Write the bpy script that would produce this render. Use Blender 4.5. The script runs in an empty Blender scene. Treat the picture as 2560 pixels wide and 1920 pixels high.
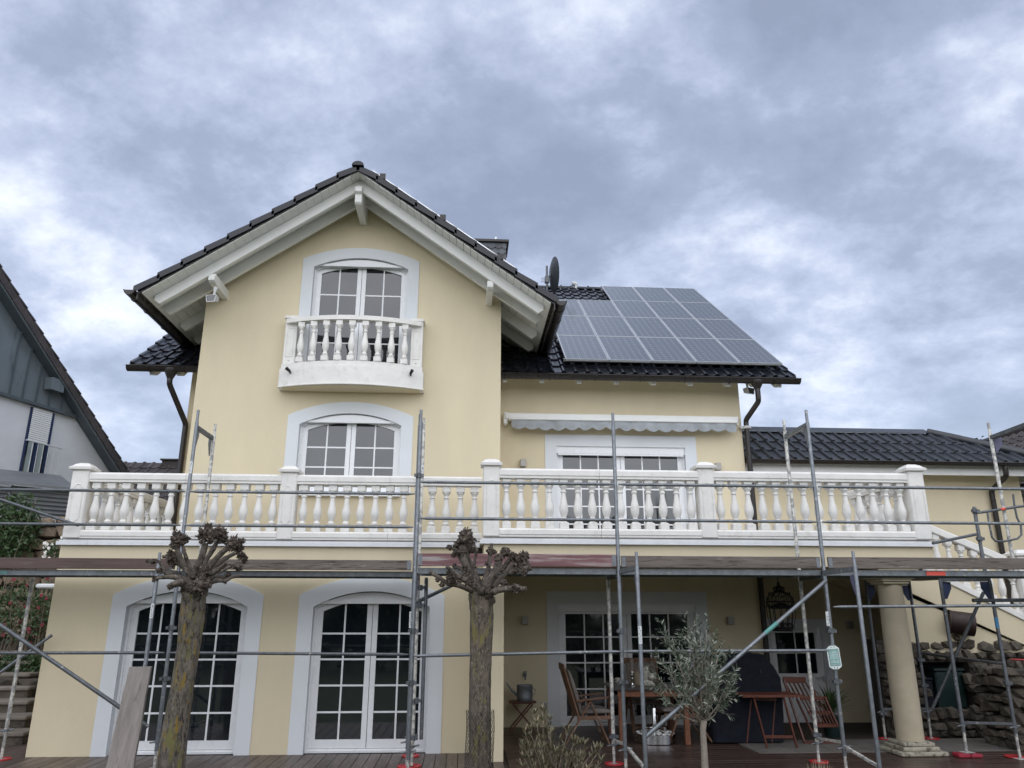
import bpy, bmesh, math, random
from mathutils import Vector, Matrix, noise
random.seed(7)
PI = math.pi
sc = bpy.context.scene
COL = sc.collection

# ------------------------------------------------------------------ camera
FPX, PITCH, YAW, ROLL, EYE = 1900.0, math.radians(16.63), math.radians(3.55), math.radians(0.10), 1.83
cF = Vector((math.sin(YAW)*math.cos(PITCH), math.cos(YAW)*math.cos(PITCH), math.sin(PITCH)))
cR0 = Vector((math.cos(YAW), -math.sin(YAW), 0)); cU0 = cR0.cross(cF)
cR = cR0*math.cos(ROLL) + cU0*math.sin(ROLL); cU = -cR0*math.sin(ROLL) + cU0*math.cos(ROLL)
CAM = Vector((0, 0, EYE))
cd = bpy.data.cameras.new('camera'); cam = bpy.data.objects.new('camera', cd); COL.objects.link(cam)
cd.sensor_width = 36; cd.lens = FPX/2560*36; cd.clip_end = 600; cd.clip_start = 0.05
m = Matrix((cR, cU, -cF)).transposed().to_4x4(); m.translation = CAM; cam.matrix_world = m
sc.camera = cam

# ------------------------------------------------------------------ exposure, sun, sky
sc.view_settings.view_transform = 'Standard'; sc.view_settings.look = 'None'
sc.view_settings.gamma = 1; sc.view_settings.use_curve_mapping = False
sc.view_settings.exposure = 1.08
SUN_EL, SUN_AZ = math.radians(36), math.radians(182)     # azimuth measured clockwise from +Y (the view direction)
sd = bpy.data.lights.new('sun', 'SUN'); sun = bpy.data.objects.new('sun', sd); COL.objects.link(sun)
sd.energy = 1.3; sd.angle = math.radians(110); sd.color = (1.0, 0.99, 0.98)
sdir = Vector((math.sin(SUN_AZ)*math.cos(SUN_EL), math.cos(SUN_AZ)*math.cos(SUN_EL), math.sin(SUN_EL)))
sun.rotation_euler = sdir.to_track_quat('Z', 'Y').to_euler(); sun.location = (0, -5, 20)

SKYOFF = (2.42, 6.65, 3.61)
w = bpy.data.worlds.new('World'); sc.world = w; w.use_nodes = True
nt = w.node_tree; N = nt.nodes; L = nt.links; N.clear()
def nd(t, **k):
    n = N.new(t)
    for a, b in k.items(): setattr(n, a, b)
    return n
out = nd('ShaderNodeOutputWorld'); bg = nd('ShaderNodeBackground'); L.new(bg.outputs[0], out.inputs[0])
sky = nd('ShaderNodeTexSky', sky_type='NISHITA', sun_disc=False, sun_elevation=SUN_EL, sun_rotation=SUN_AZ)
tc = nd('ShaderNodeTexCoord'); sx = nd('ShaderNodeSeparateXYZ'); L.new(tc.outputs['Generated'], sx.inputs[0])
def mt(op, a, b=None, clamp=False):
    n = nd('ShaderNodeMath', operation=op, use_clamp=clamp)
    for i, v in enumerate((a, b)):
        if v is None: continue
        if isinstance(v, (int, float)): n.inputs[i].default_value = v
        else: L.new(v, n.inputs[i])
    return n.outputs[0]
zc = mt('ADD', mt('MAXIMUM', sx.outputs[2], 0.0), 0.42)
cx = nd('ShaderNodeCombineXYZ'); L.new(mt('DIVIDE', sx.outputs[0], zc), cx.inputs[0]); L.new(mt('DIVIDE', sx.outputs[1], zc), cx.inputs[1])
mp = nd('ShaderNodeMapping'); L.new(cx.outputs[0], mp.inputs[0]); mp.inputs[1].default_value = SKYOFF; mp.inputs[2].default_value = (0, 0, 0.5); mp.inputs[3].default_value = (0.95, 1.05, 1)
def nz(scale, detail, rough, dist, off=0.0):
    n = nd('ShaderNodeTexNoise'); n.inputs['Scale'].default_value = scale; n.inputs['Detail'].default_value = detail
    n.inputs['Roughness'].default_value = rough; n.inputs['Distortion'].default_value = dist
    if off:
        m2 = nd('ShaderNodeMapping'); m2.inputs[1].default_value = (off, off*.7, off*.3); L.new(mp.outputs[0], m2.inputs[0]); L.new(m2.outputs[0], n.inputs[0])
    else: L.new(mp.outputs[0], n.inputs[0])
    return n.outputs[0]
big = nz(1.5, 2, 0.5, 0.15); mid = nz(3.6, 10, 0.60, 0.05, 5.3); fine = nz(8.5, 9, 0.64, 0.0, 9.1)
dens = mt('ADD', mt('ADD', mt('MULTIPLY', big, 0.46), mt('MULTIPLY', mid, 0.42)), mt('MULTIPLY', fine, 0.13))
rp = nd('ShaderNodeValToRGB'); L.new(dens, rp.inputs[0]); cr = rp.color_ramp
cr.elements[0].position = 0.415; cr.elements[0].color = (0.185, 0.215, 0.292, 1)
cr.elements[1].position = 0.612; cr.elements[1].color = (0.61, 0.64, 0.70, 1)
e = cr.elements.new(0.478); e.color = (0.230, 0.266, 0.360, 1)
e = cr.elements.new(0.53); e.color = (0.335, 0.375, 0.48, 1)
# brighter band of thinner cloud close to the horizon
hz = mt('SUBTRACT', 1.0, mt('MULTIPLY', mt('MAXIMUM', sx.outputs[2], 0.0), 3.2), True)
mxh = nd('ShaderNodeMix', data_type='RGBA'); L.new(mt('MULTIPLY', hz, 0.55), mxh.inputs[0]); L.new(rp.outputs[0], mxh.inputs[6]); mxh.inputs[7].default_value = (0.44, 0.50, 0.60, 1)
# blue of the real sky shining through
sk = nd('ShaderNodeMix', data_type='RGBA'); sk.inputs[0].default_value = 0.10; L.new(mxh.outputs[2], sk.inputs[6])
sks = nd('ShaderNodeVectorMath', operation='SCALE'); L.new(sky.outputs[0], sks.inputs[0]); sks.inputs[3].default_value = 0.10; L.new(sks.outputs[0], sk.inputs[7])
L.new(sk.outputs[2], bg.inputs[0]); bg.inputs[1].default_value = 0.88

# ------------------------------------------------------------------ helpers
def ray(u, v): return cF*FPX + cR*(u-1280) + cU*(960-v)
def at(u, v, X=None, Y=None, Z=None):
    d = ray(u, v)
    if Y is not None: t = (Y-CAM.y)/d.y
    elif Z is not None: t = (Z-CAM.z)/d.z
    else: t = (X-CAM.x)/d.x
    return CAM + d*t
def atp(u, v, p0, n):
    d = ray(u, v); return CAM + d*((Vector(p0)-CAM).dot(n)/d.dot(n))
K = 2560/2212.0
def dat(u, v, **k): return at(u*K, v*K, **k)

WL = {}
def wloc(o): return WL.get(o.name, Vector((0, 0, 0))) if o else Vector((0, 0, 0))
def props(o, label=None, cat=None, group=None, kind=None):
    if label: o['label'] = label
    if cat: o['category'] = cat
    if group: o['group'] = group
    if kind: o['kind'] = kind
    return o
def thing(name, loc, label, cat, group=None, rz=0):
    o = bpy.data.objects.new(name, None); COL.objects.link(o); o.location = loc; o.rotation_euler = (0, 0, rz)
    o.empty_display_size = 0.1; WL[o.name] = Vector(loc)
    return props(o, label, cat, group)

class MB:
    def __init__(s): s.v = []; s.f = []; s.mi = []; s.cur = 0
    def add(s, vs, fs):
        b = len(s.v); s.v += [Vector(q) for q in vs]; s.f += [tuple(b+i for i in f) for f in fs]; s.mi += [s.cur]*len(fs); return s
    def box(s, x0, x1, y0, y1, z0, z1):
        return s.add([(x0,y0,z0),(x1,y0,z0),(x1,y1,z0),(x0,y1,z0),(x0,y0,z1),(x1,y0,z1),(x1,y1,z1),(x0,y1,z1)],
                     [(0,3,2,1),(4,5,6,7),(0,1,5,4),(1,2,6,5),(2,3,7,6),(3,0,4,7)])
    def cbox(s, x0, x1, y0, y1, z0, z1, b=0.006):       # box with chamfered vertical and horizontal edges
        b = min(b, (x1-x0)*.3, (y1-y0)*.3, (z1-z0)*.3); vs = []
        for z, i in ((z0, b), (z0+b, 0), (z1-b, 0), (z1, b)):
            a0, a1, c0, c1 = x0+i, x1-i, y0+i, y1-i
            vs += [(a0+b,c0,z),(a1-b,c0,z),(a1,c0+b,z),(a1,c1-b,z),(a1-b,c1,z),(a0+b,c1,z),(a0,c1-b,z),(a0,c0+b,z)]
        fs = [tuple(range(7,-1,-1)), tuple(range(24,32))]
        for r in range(3):
            for i in range(8): j = (i+1) % 8; fs.append((r*8+i, r*8+j, r*8+8+j, r*8+8+i))
        return s.add(vs, fs)
    def beam(s, a, b, w, h, up=(0,0,1)):                # box along a->b, width w (sideways), height h (towards up)
        a = Vector(a); b = Vector(b); d = (b-a).normalized(); up = Vector(up)
        sd_ = d.cross(up)
        if sd_.length < 1e-4: sd_ = d.cross(Vector((0,1,0)))
        sd_.normalize(); u2 = sd_.cross(d)
        vs = [p + sd_*i*w/2 + u2*j*h/2 for p in (a, b) for i, j in ((-1,-1),(1,-1),(1,1),(-1,1))]
        return s.add(vs, [(0,1,2,3),(7,6,5,4),(0,4,5,1),(1,5,6,2),(2,6,7,3),(3,7,4,0)])
    def tube(s, pts, r, n=10, cap=True, squash=1.0):
        pts = [Vector(p) for p in pts]; k = len(pts)
        rs = list(r) if isinstance(r, (list, tuple)) else [r]*k
        d0 = (pts[1]-pts[0]).normalized(); ref = Vector((0,0,1)) if abs(d0.z) < .9 else Vector((0,1,0))
        vs = []
        for i, p in enumerate(pts):
            d = (pts[min(i+1,k-1)]-pts[max(i-1,0)]).normalized()
            a = d.cross(ref); 
            if a.length < 1e-5: a = d.cross(Vector((1,0,0)))
            a.normalize(); c = a.cross(d)
            vs += [p + (a*math.cos(2*PI*j/n) + c*math.sin(2*PI*j/n)*squash)*rs[i] for j in range(n)]
        fs = [(i*n+j, i*n+(j+1)%n, (i+1)*n+(j+1)%n, (i+1)*n+j) for i in range(k-1) for j in range(n)]
        if cap: fs += [tuple(range(n-1,-1,-1)), tuple(range((k-1)*n, k*n))]
        return s.add(vs, fs)
    def lathe(s, prof, c=(0,0,0), n=16, cap=True):      # prof: (r, z)
        c = Vector(c); vs = [c+Vector((r*math.cos(2*PI*j/n), r*math.sin(2*PI*j/n), z)) for r, z in prof for j in range(n)]
        k = len(prof); fs = [(i*n+j, i*n+(j+1)%n, (i+1)*n+(j+1)%n, (i+1)*n+j) for i in range(k-1) for j in range(n)]
        if cap: fs += [tuple(range(n-1,-1,-1)), tuple(range((k-1)*n, k*n))]
        return s.add(vs, fs)
    def prism(s, poly, d):                               # 3D polygon swept by vector d
        d = Vector(d); k = len(poly); p = [Vector(q) for q in poly]
        fs = [tuple(range(k)), tuple(range(2*k-1, k-1, -1))] + [(i, (i+1)%k, (i+1)%k+k, i+k) for i in range(k)]
        return s.add(p+[q+d for q in p], fs)
    def quad(s, a, b, c, d): return s.add([a,b,c,d], [(0,1,2,3)])
    def strip(s, A, B):                                  # quads between two polylines
        k = len(A); return s.add(list(A)+list(B), [(i, i+1, k+i+1, k+i) for i in range(k-1)])
    def blob(s, c, r, sub=1, jit=.25, sc_=(1,1,1), seed=0):
        bm = bmesh.new(); bmesh.ops.create_icosphere(bm, subdivisions=sub, radius=1.0)
        b = len(s.v); c = Vector(c)
        for v in bm.verts:
            q = v.co; k = 1 + jit*noise.noise(q*1.9 + Vector((seed*3.7, seed*1.3, seed)))*2
            s.v.append(c + Vector((q.x*sc_[0], q.y*sc_[1], q.z*sc_[2]))*r*k)
        for f in bm.faces: s.f.append(tuple(b+v.index for v in f.verts)); s.mi.append(s.cur)
        bm.free(); return s
    def mesh(s, name, mats, origin=Vector((0,0,0)), smooth=False, bevel=0, recalc=True):
        me = bpy.data.meshes.new(name); me.from_pydata([v-origin for v in s.v], [], s.f)
        for q in (mats if isinstance(mats, (list, tuple)) else [mats]): me.materials.append(q)
        if any(s.mi):
            me.polygons.foreach_set('material_index', s.mi)
        if recalc:
            bm = bmesh.new(); bm.from_mesh(me); bmesh.ops.recalc_face_normals(bm, faces=bm.faces)
            if bevel: bmesh.ops.bevel(bm, geom=[e for e in bm.edges if len(e.link_faces) == 2 and e.calc_face_angle(0) > .6], offset=bevel, segments=1, affect='EDGES')
            bm.to_mesh(me); bm.free()
        if smooth: me.shade_smooth() if smooth is True else me.shade_auto_smooth(smooth) if hasattr(me, 'shade_auto_smooth') else me.shade_smooth()
        me.update(); return me
    def build(s, name, mats, parent=None, smooth=False, bevel=0, recalc=True):
        xs = [v.x for v in s.v]; ys = [v.y for v in s.v]; zs = [v.z for v in s.v]
        c = Vector(((min(xs)+max(xs))/2, (min(ys)+max(ys))/2, min(zs)))
        o = bpy.data.objects.new(name, s.mesh(name, mats, c, False, bevel, recalc)); COL.objects.link(o)
        if smooth: sharp(o, smooth)
        WL[o.name] = c; o.parent = parent; o.location = c - wloc(parent)
        return o
def sharp(o, ang):
    me = o.data; me.shade_smooth()
    if ang is True: return
    bm = bmesh.new(); bm.from_mesh(me)
    for e in bm.edges:
        if len(e.link_faces) == 2 and e.calc_face_angle(0) > ang: e.smooth = False
    bm.to_mesh(me); bm.free()
def inst(src, parent, loc, name=None, scale=None, rot=None, mat4=None):   # linked-mesh copy at a world position
    o = src.copy(); 
    if name: o.name = name
    COL.objects.link(o); o.parent = parent
    for k in ('label',):
        if k in o and not name: pass
    WL[o.name] = Vector(loc)
    if mat4 is not None:
        m4 = mat4.copy(); m4.translation = Vector(loc) - wloc(parent); o.matrix_local = m4
    else:
        o.location = Vector(loc) - wloc(parent)
        if rot is not None: o.rotation_euler = rot
        if scale is not None: o.scale = scale
    return o
def mobj(name, me, parent, loc, mat4=None, scale=None, rot=None):
    o = bpy.data.objects.new(name, me); COL.objects.link(o); o.parent = parent; WL[o.name] = Vector(loc)
    if mat4 is not None:
        m4 = mat4.copy(); m4.translation = Vector(loc) - wloc(parent); o.matrix_local = m4
        if scale is not None: o.scale = scale
    else:
        o.location = Vector(loc) - wloc(parent)
        if rot is not None: o.rotation_euler = rot
        if scale is not None: o.scale = scale
    return o
def copy_tree(o, parent=None):
    c = o.copy(); COL.objects.link(c); c.parent = parent
    for ch in list(o.children): copy_tree(ch, c)
    return c

# ------------------------------------------------------------------ materials
def M(name, col, rough=0.6, metal=0.0, var=0.12, vscale=3.0, bump=0.0, bscale=60.0, col2=None, c2=(0.55, 0.7), s2=6.0, ior=1.5, stretch=None, detail=6, spec=None, coat=0.0, extra=None, random_obj=0.0):
    mm = bpy.data.materials.new(name); mm.use_nodes = True; n = mm.node_tree.nodes; l = mm.node_tree.links
    b = n['Principled BSDF']; b.inputs['Roughness'].default_value = rough; b.inputs['Metallic'].default_value = metal; b.inputs['IOR'].default_value = ior
    if coat: b.inputs['Coat Weight'].default_value = coat; b.inputs['Coat Roughness'].default_value = .08
    g = n.new('ShaderNodeNewGeometry'); src = g.outputs['Position']
    if stretch:
        mpn = n.new('ShaderNodeMapping'); mpn.inputs[3].default_value = stretch; l.new(src, mpn.inputs[0]); src = mpn.outputs[0]
    def noi(s, d=detail, r=.6):
        t = n.new('ShaderNodeTexNoise'); t.inputs['Scale'].default_value = s; t.inputs['Detail'].default_value = d; t.inputs['Roughness'].default_value = r; l.new(src, t.inputs[0]); return t.outputs[0]
    def mr(x, a, b_, c, d):
        t = n.new('ShaderNodeMapRange'); l.new(x, t.inputs[0]); t.inputs[1].default_value = a; t.inputs[2].default_value = b_; t.inputs[3].default_value = c; t.inputs[4].default_value = d; return t.outputs[0]
    hs = n.new('ShaderNodeHueSaturation'); hs.inputs['Color'].default_value = (*col, 1)
    val = mr(noi(vscale), .3, .7, 1-var, 1+var)
    if random_obj:
        oi = n.new('ShaderNodeObjectInfo'); q = mr(oi.outputs['Random'], 0, 1, 1-random_obj, 1+random_obj)
        mu = n.new('ShaderNodeMath'); mu.operation = 'MULTIPLY'; l.new(val, mu.inputs[0]); l.new(q, mu.inputs[1]); val = mu.outputs[0]
    l.new(val, hs.inputs['Value']); c = hs.outputs[0]
    if col2:
        for q in (col2 if isinstance(col2[0], (tuple, list)) else [(col2, c2, s2)]):
            mx = n.new('ShaderNodeMix'); mx.data_type = 'RGBA'; l.new(mr(noi(q[2], 8, .65), q[1][0], q[1][1], 0, 1), mx.inputs[0]); l.new(c, mx.inputs[6]); mx.inputs[7].default_value = (*q[0], 1); c = mx.outputs[2]
    l.new(c, b.inputs['Base Color'])
    l.new(mr(noi(vscale*2.3, 4), .3, .7, max(rough-.08, .0), min(rough+.08, 1)), b.inputs['Roughness'])
    if bump:
        bp = n.new('ShaderNodeBump'); bp.inputs['Strength'].default_value = 1; bp.inputs['Distance'].default_value = bump; l.new(noi(bscale, 5), bp.inputs['Height']); l.new(bp.outputs[0], b.inputs['Normal'])
    return mm
def Mu(n_, col, k, rough=.6, **q): return M(n_, col, rough, **q)
cream = M('cream_render', (0.675, 0.59, 0.415), .9, var=.05, vscale=1.5, bump=.003, bscale=95, stretch=(1, 1, .3), col2=(0.60, 0.515, 0.345), c2=(.62, .95), s2=2.6)
creamd = M('cream_render_soffit', (0.62, 0.56, 0.42), .9, var=.03, vscale=1.1, bump=.001, bscale=200)
trim = M('white_surround_paint', (0.685, 0.71, 0.73), .75, var=.03, vscale=1.5, bump=.0008, bscale=180)
whitew = M('white_timber_paint', (0.76, 0.76, 0.73), .45, var=.04, vscale=2, bump=.0006, bscale=60)
pvc = M('white_pvc', (0.78, 0.79, 0.80), .28, var=.015, vscale=2)
stonew = M('white_cast_stone', (0.77, 0.75, 0.71), .6, var=.06, vscale=5, bump=.0015, bscale=90, col2=[((0.64,0.62,0.57),(.54,.74),8.0),((0.52,0.50,0.45),(.66,.78),21.0)])
stones = M('cast_stone_joint', (0.45, 0.44, 0.42), .8)
flash = M('white_metal_flashing', (0.72, 0.73, 0.74), .35, var=.06, vscale=6, col2=(0.5, 0.5, 0.5), c2=(.62, .75), s2=14)
glass = M('window_glass', (0.008, 0.011, 0.014), .012, var=.1, vscale=.8, ior=1.85)
tilem = M('black_glazed_tile', (0.010, 0.011, 0.016), .22, var=.25, vscale=7, ior=1.48, bump=.0006, bscale=30, random_obj=.25)
tileg = M('charcoal_matt_tile', (0.03, 0.033, 0.038), .33, var=.2, vscale=6, bump=.0006, bscale=40, random_obj=.15)
guttm = M('dark_brown_metal', (0.022, 0.018, 0.016), .33, var=.2, vscale=4)
galv = M('galvanised_steel', (0.19, 0.205, 0.22), .42, metal=.55, var=.22, vscale=14, bump=.0008, bscale=70, col2=[((0.42,0.41,0.38),(.61,.67),16.0),((0.06,0.055,0.05),(.62,.72),23.0)])
galvd = M('weathered_steel', (0.125, 0.135, 0.145), .5, metal=.5, var=.25, vscale=12, bump=.0008, bscale=70, col2=[((0.42,0.40,0.36),(.62,.67),18.0)])
paintspl = M('mortar_splashed_steel', (0.32, 0.32, 0.31), .6, metal=.25, var=.25, vscale=14, bump=.0012, bscale=60, col2=[((0.62,0.60,0.54),(.47,.53),17.0),((0.12,0.09,0.07),(.62,.68),25.0)])
plankg = M('grey_weathered_board', (0.145, 0.12, 0.105), .85, var=.3, vscale=3, bump=.002, bscale=22, stretch=(.35, 3, 5), col2=[((0.06, 0.045, 0.036),(.54,.64),9.0),((0.30,0.28,0.26),(.60,.72),14.0)])
plankv = M('grey_leaning_board', (0.23, 0.205, 0.185), .85, var=.25, vscale=3, bump=.003, bscale=22, stretch=(6, 3, .35), col2=(0.13, 0.11, 0.10), c2=(.6, .7), s2=4)
plankr = M('faded_red_board', (0.20, 0.10, 0.105), .8, var=.3, vscale=4, bump=.0015, bscale=22, stretch=(.3, 3, 5), col2=[((0.36,0.33,0.32),(.50,.66),4.0),((0.10,0.035,0.045),(.60,.70),7.0)])
deckm = M('oiled_deck_board', (0.060, 0.037, 0.029), .34, var=.25, vscale=2, bump=.001, bscale=60, stretch=(.6, 6, 2), random_obj=.25)
deckl = M('greyed_deck_board', (0.10, 0.075, 0.063), .45, var=.25, vscale=2, bump=.001, bscale=60, stretch=(6, .6, 2), random_obj=.25)
bark = M('pollard_bark', (0.115, 0.098, 0.078), .95, var=.5, vscale=12, bump=.022, bscale=20, stretch=(1.8, 1.8, .6), col2=[((0.03,0.024,0.02),(.54,.60),17.0),((0.22,0.20,0.17),(.57,.66),33.0),((0.20,0.135,0.03),(.56,.63),9.0),((0.145,0.135,0.05),(.54,.64),4.6)])
bark2 = M('old_bark_with_moss', (0.118, 0.095, 0.072), .95, var=.5, vscale=12, bump=.022, bscale=20, stretch=(1.8, 1.8, .6), col2=[((0.04,0.03,0.025),(.54,.60),17.0),((0.30,0.26,0.22),(.57,.66),36.0),((0.17,0.15,0.05),(.56,.65),7.0)])
burr = M('burr_bark', (0.09, 0.07, 0.056), .95, var=.6, vscale=16, bump=.012, bscale=45, col2=[((0.03,0.022,0.018),(.52,.58),21.0),((0.25,0.20,0.16),(.55,.68),17.0),((0.09,0.05,0.035),(.62,.72),18.0)])
limb = M('limb_bark', (0.105, 0.086, 0.07), .95, var=.5, vscale=12, bump=.012, bscale=32, col2=[((0.035,0.027,0.022),(.53,.60),15.0),((0.26,0.23,0.195),(.56,.68),20.0),((0.13,0.12,0.04),(.62,.72),8.0)])
olivebark = M('olive_bark', (0.27, 0.235, 0.19), .9, var=.2, vscale=12, bump=.003, bscale=50)
olivel = M('olive_leaf', (0.06, 0.085, 0.05), .5, var=.5, vscale=30)
olived = M('olive_leaf_underside', (0.27, 0.29, 0.23), .6, var=.3, vscale=30)
oleal = M('oleander_leaf', (0.11, 0.105, 0.055), .5, var=.6, vscale=22, col2=(0.27, 0.205, 0.125), c2=(.50, .62), s2=16)
oleas = M('oleander_stem', (0.20, 0.165, 0.12), .8, var=.3, vscale=20)
greenl = M('shrub_leaf', (0.045, 0.085, 0.028), .5, var=.5, vscale=12)
greend = M('dark_hedge_leaf', (0.022, 0.045, 0.018), .6, var=.5, vscale=3)
redfl = M('red_petal', (0.16, 0.008, 0.02), .6, var=.4, vscale=20)
whitefl = M('white_petal', (0.75, 0.73, 0.68), .6, var=.1, vscale=20)
teak = M('teak', (0.19, 0.075, 0.037), .5, var=.25, vscale=5, bump=.0008, bscale=60, stretch=(3, 3, 3))
teakd = M('worn_teak', (0.16, 0.085, 0.05), .65, var=.3, vscale=6, bump=.0015, bscale=60, col2=(0.28,0.2,0.14), c2=(.56,.7), s2=9)
teakr = M('dark_red_stained_wood', (0.115, 0.035, 0.02), .4, var=.25, vscale=5)
tabletop = M('dark_table_top', (0.06, 0.05, 0.05), .3, var=.2, vscale=4)
cushion = M('grey_cushion', (0.20, 0.175, 0.16), .95, var=.1, vscale=6, bump=.002, bscale=200)
navy = M('navy_cover_cloth', (0.003, 0.005, 0.012), .95, var=.3, vscale=5, bump=.004, bscale=9)
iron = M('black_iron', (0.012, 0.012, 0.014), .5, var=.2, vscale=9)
chrome = M('polished_steel', (0.6, 0.6, 0.6), .13, metal=1, var=.05, vscale=9)
zincm = M('old_zinc', (0.20, 0.22, 0.235), .5, metal=.5, var=.2, vscale=8, bump=.001, bscale=30)
zincp = M('zinc_cladding', (0.15, 0.18, 0.20), .42, metal=.2, var=.16, vscale=1.1, stretch=(1.5, 1.5, .5), col2=(0.065, 0.085, 0.10), c2=(.58, .74), s2=1.6)
zincd = M('zinc_seam', (0.085, 0.105, 0.12), .45, metal=.2)
nwall = M('blue_white_render', (0.60, 0.62, 0.66), .95, var=.06, vscale=1.2, bump=.006, bscale=16, stretch=(1, 1, 2))
ntile = M('dark_brown_tile', (0.045, 0.036, 0.034), .6, var=.3, vscale=6, random_obj=.25)
bluef = M('blue_window_frame', (0.012, 0.026, 0.08), .35, var=.08)
shutt = M('white_roller_shutter', (0.74, 0.76, 0.78), .4, var=.03)
blindm = M('pale_green_blind', (0.30, 0.36, 0.36), .6, var=.1)
corrm = M('grey_corrugated_sheet', (0.17, 0.18, 0.19), .5, metal=.3, var=.15, vscale=2)
slate = M('slate', (0.055, 0.062, 0.072), .45, var=.25, vscale=8, random_obj=.3)
alu = M('aluminium_frame', (0.66, 0.68, 0.70), .35, metal=.5, var=.05)
awnc = M('grey_awning_cloth', (0.33, 0.35, 0.365), .9, var=.12, vscale=6, bump=.002, bscale=20)
dishm = M('anthracite_dish', (0.035, 0.038, 0.043), .45, var=.1)
plas = M('grey_white_plastic', (0.55, 0.56, 0.55), .5, var=.08, vscale=9)
lampm = M('brushed_metal_lamp', (0.34, 0.325, 0.30), .4, metal=.4, var=.06)
colm = M('sand_coloured_column', (0.46, 0.40, 0.29), .85, var=.09, vscale=4, bump=.0012, bscale=60, col2=(0.30, 0.255, 0.175), c2=(.60, .74), s2=2.2)
colb = M('mossy_stone_base', (0.36, 0.33, 0.26), .9, var=.2, vscale=10, bump=.003, bscale=50, col2=(0.10, 0.095, 0.07), c2=(.5, .62), s2=14)
rock = M('rubble_stone', (0.095, 0.08, 0.062), .95, var=.3, vscale=6, bump=.012, bscale=18, col2=(0.04, 0.036, 0.03), c2=(.52, .66), s2=7, random_obj=.3)
rockb = M('warm_rubble_stone', (0.26, 0.20, 0.145), .95, var=.3, vscale=5, bump=.012, bscale=16, col2=(0.12, 0.09, 0.065), c2=(.52, .68), s2=6, random_obj=.3)
mortar = M('dark_mortar', (0.055, 0.048, 0.04), 1.0, var=.3, vscale=8, bump=.01, bscale=20)
stepm = M('sandstone_step', (0.19, 0.165, 0.135), .9, var=.2, vscale=5, bump=.004, bscale=30)
pave = M('grey_paving', (0.16, 0.145, 0.13), .8, var=.2, vscale=3, bump=.002, bscale=50)
grassm = M('lawn', (0.10, 0.115, 0.06), .9, var=.4, vscale=4, bump=.02, bscale=60)
floorp = M('pale_bounce_floor', (0.55, 0.53, 0.49), .8)  # unseen balcony floor, made pale to bounce light onto gable wall and soffits
gravelm = M('pale_gravel', (0.40, 0.38, 0.34), .95, var=.2, vscale=9, bump=.01, bscale=90)
soil = M('soil', (0.06, 0.045, 0.035), 1, var=.3, vscale=5, bump=.02, bscale=30)
redp = M('red_plastic', (0.45, 0.03, 0.035), .45, var=.08)
redd = M('dull_red_plastic', (0.30, 0.02, 0.04), .55, var=.1)
tapered = M('red_tape', (0.75, 0.09, 0.06), .5, var=.08)
tealt = M('teal_tape', (0.09, 0.27, 0.24), .5, var=.15, vscale=20)
purp = M('violet_painted_gusset', (0.12, 0.115, 0.19), .6, var=.25, vscale=12)
bluep = M('blue_painted_gusset', (0.05, 0.065, 0.15), .6, var=.25, vscale=12)
sticker = M('white_label', (0.68, 0.70, 0.70), .5, var=.12, vscale=30)
ink = M('label_print', (0.06, 0.07, 0.07), .6)
signw = M('sign_white', (0.68, 0.76, 0.74), .5, var=.06, vscale=9)
signg = M('sign_green_print', (0.20, 0.38, 0.32), .5, var=.3, vscale=14)
signl = M('sign_pale_print', (0.38, 0.50, 0.50), .5, var=.25, vscale=24)
signd = M('sign_dark_frame', (0.03, 0.12, 0.10), .5)
brownmt = M('rusty_brown_metal', (0.030, 0.014, 0.012), .6, var=.25, vscale=6)
darkg = M('dark_green_plastic', (0.012, 0.028, 0.027), .4, var=.2)
pebble = M('white_pebble', (0.62, 0.62, 0.60), .6, var=.1)
ceram = M('glazed_ceramic', (0.52, 0.49, 0.44), .35, var=.1, vscale=12)
waxm = M('grey_candle', (0.16, 0.13, 0.11), .6)
# photovoltaic face: cell grid, printed flat on each panel
def pvmat():
    mm = bpy.data.materials.new('photovoltaic_cells'); mm.use_nodes = True; n = mm.node_tree.nodes; l = mm.node_tree.links
    b = n['Principled BSDF']; t = n.new('ShaderNodeTexCoord'); s = n.new('ShaderNodeSeparateXYZ'); l.new(t.outputs['Object'], s.inputs[0])
    def m_(op, a, b_=None):
        q = n.new('ShaderNodeMath'); q.operation = op
        for i, v in enumerate((a, b_)):
            if v is None: continue
            if isinstance(v, (int, float)): q.inputs[i].default_value = v
            else: l.new(v, q.inputs[i])
        return q.outputs[0]
    def line(src, per, wd, off=0.0):
        f = m_('FRACT', m_('ADD', m_('DIVIDE', src, per), off)); return m_('MULTIPLY', m_('GREATER_THAN', f, .5-wd/2/per), m_('LESS_THAN', f, .5+wd/2/per))
    x, y = s.outputs[0], s.outputs[1]
    gapx = line(x, .128, .005, .5); gapy = line(y, .1235, .004, .5)
    bus = m_('MAXIMUM', line(x, .128, .0035, .25), line(x, .128, .0035, .75))
    cross = m_('MULTIPLY', line(x, .128, .020, .5), line(y, .1235, .020, .5))
    g = m_('MAXIMUM', m_('MULTIPLY', gapx, .35), m_('MULTIPLY', gapy, .30)); g = m_('MAXIMUM', g, m_('MULTIPLY', bus, .28)); g = m_('MAXIMUM', g, m_('MULTIPLY', cross, .9))
    mx = n.new('ShaderNodeMix'); mx.data_type = 'RGBA'; l.new(g, mx.inputs[0]); mx.inputs[6].default_value = (0.075, 0.088, 0.105, 1); mx.inputs[7].default_value = (0.40, 0.42, 0.44, 1)
    l.new(mx.outputs[2], b.inputs['Base Color']); b.inputs['Roughness'].default_value = .2; b.inputs['IOR'].default_value = 2.4
    return mm
pvm = pvmat()
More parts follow.
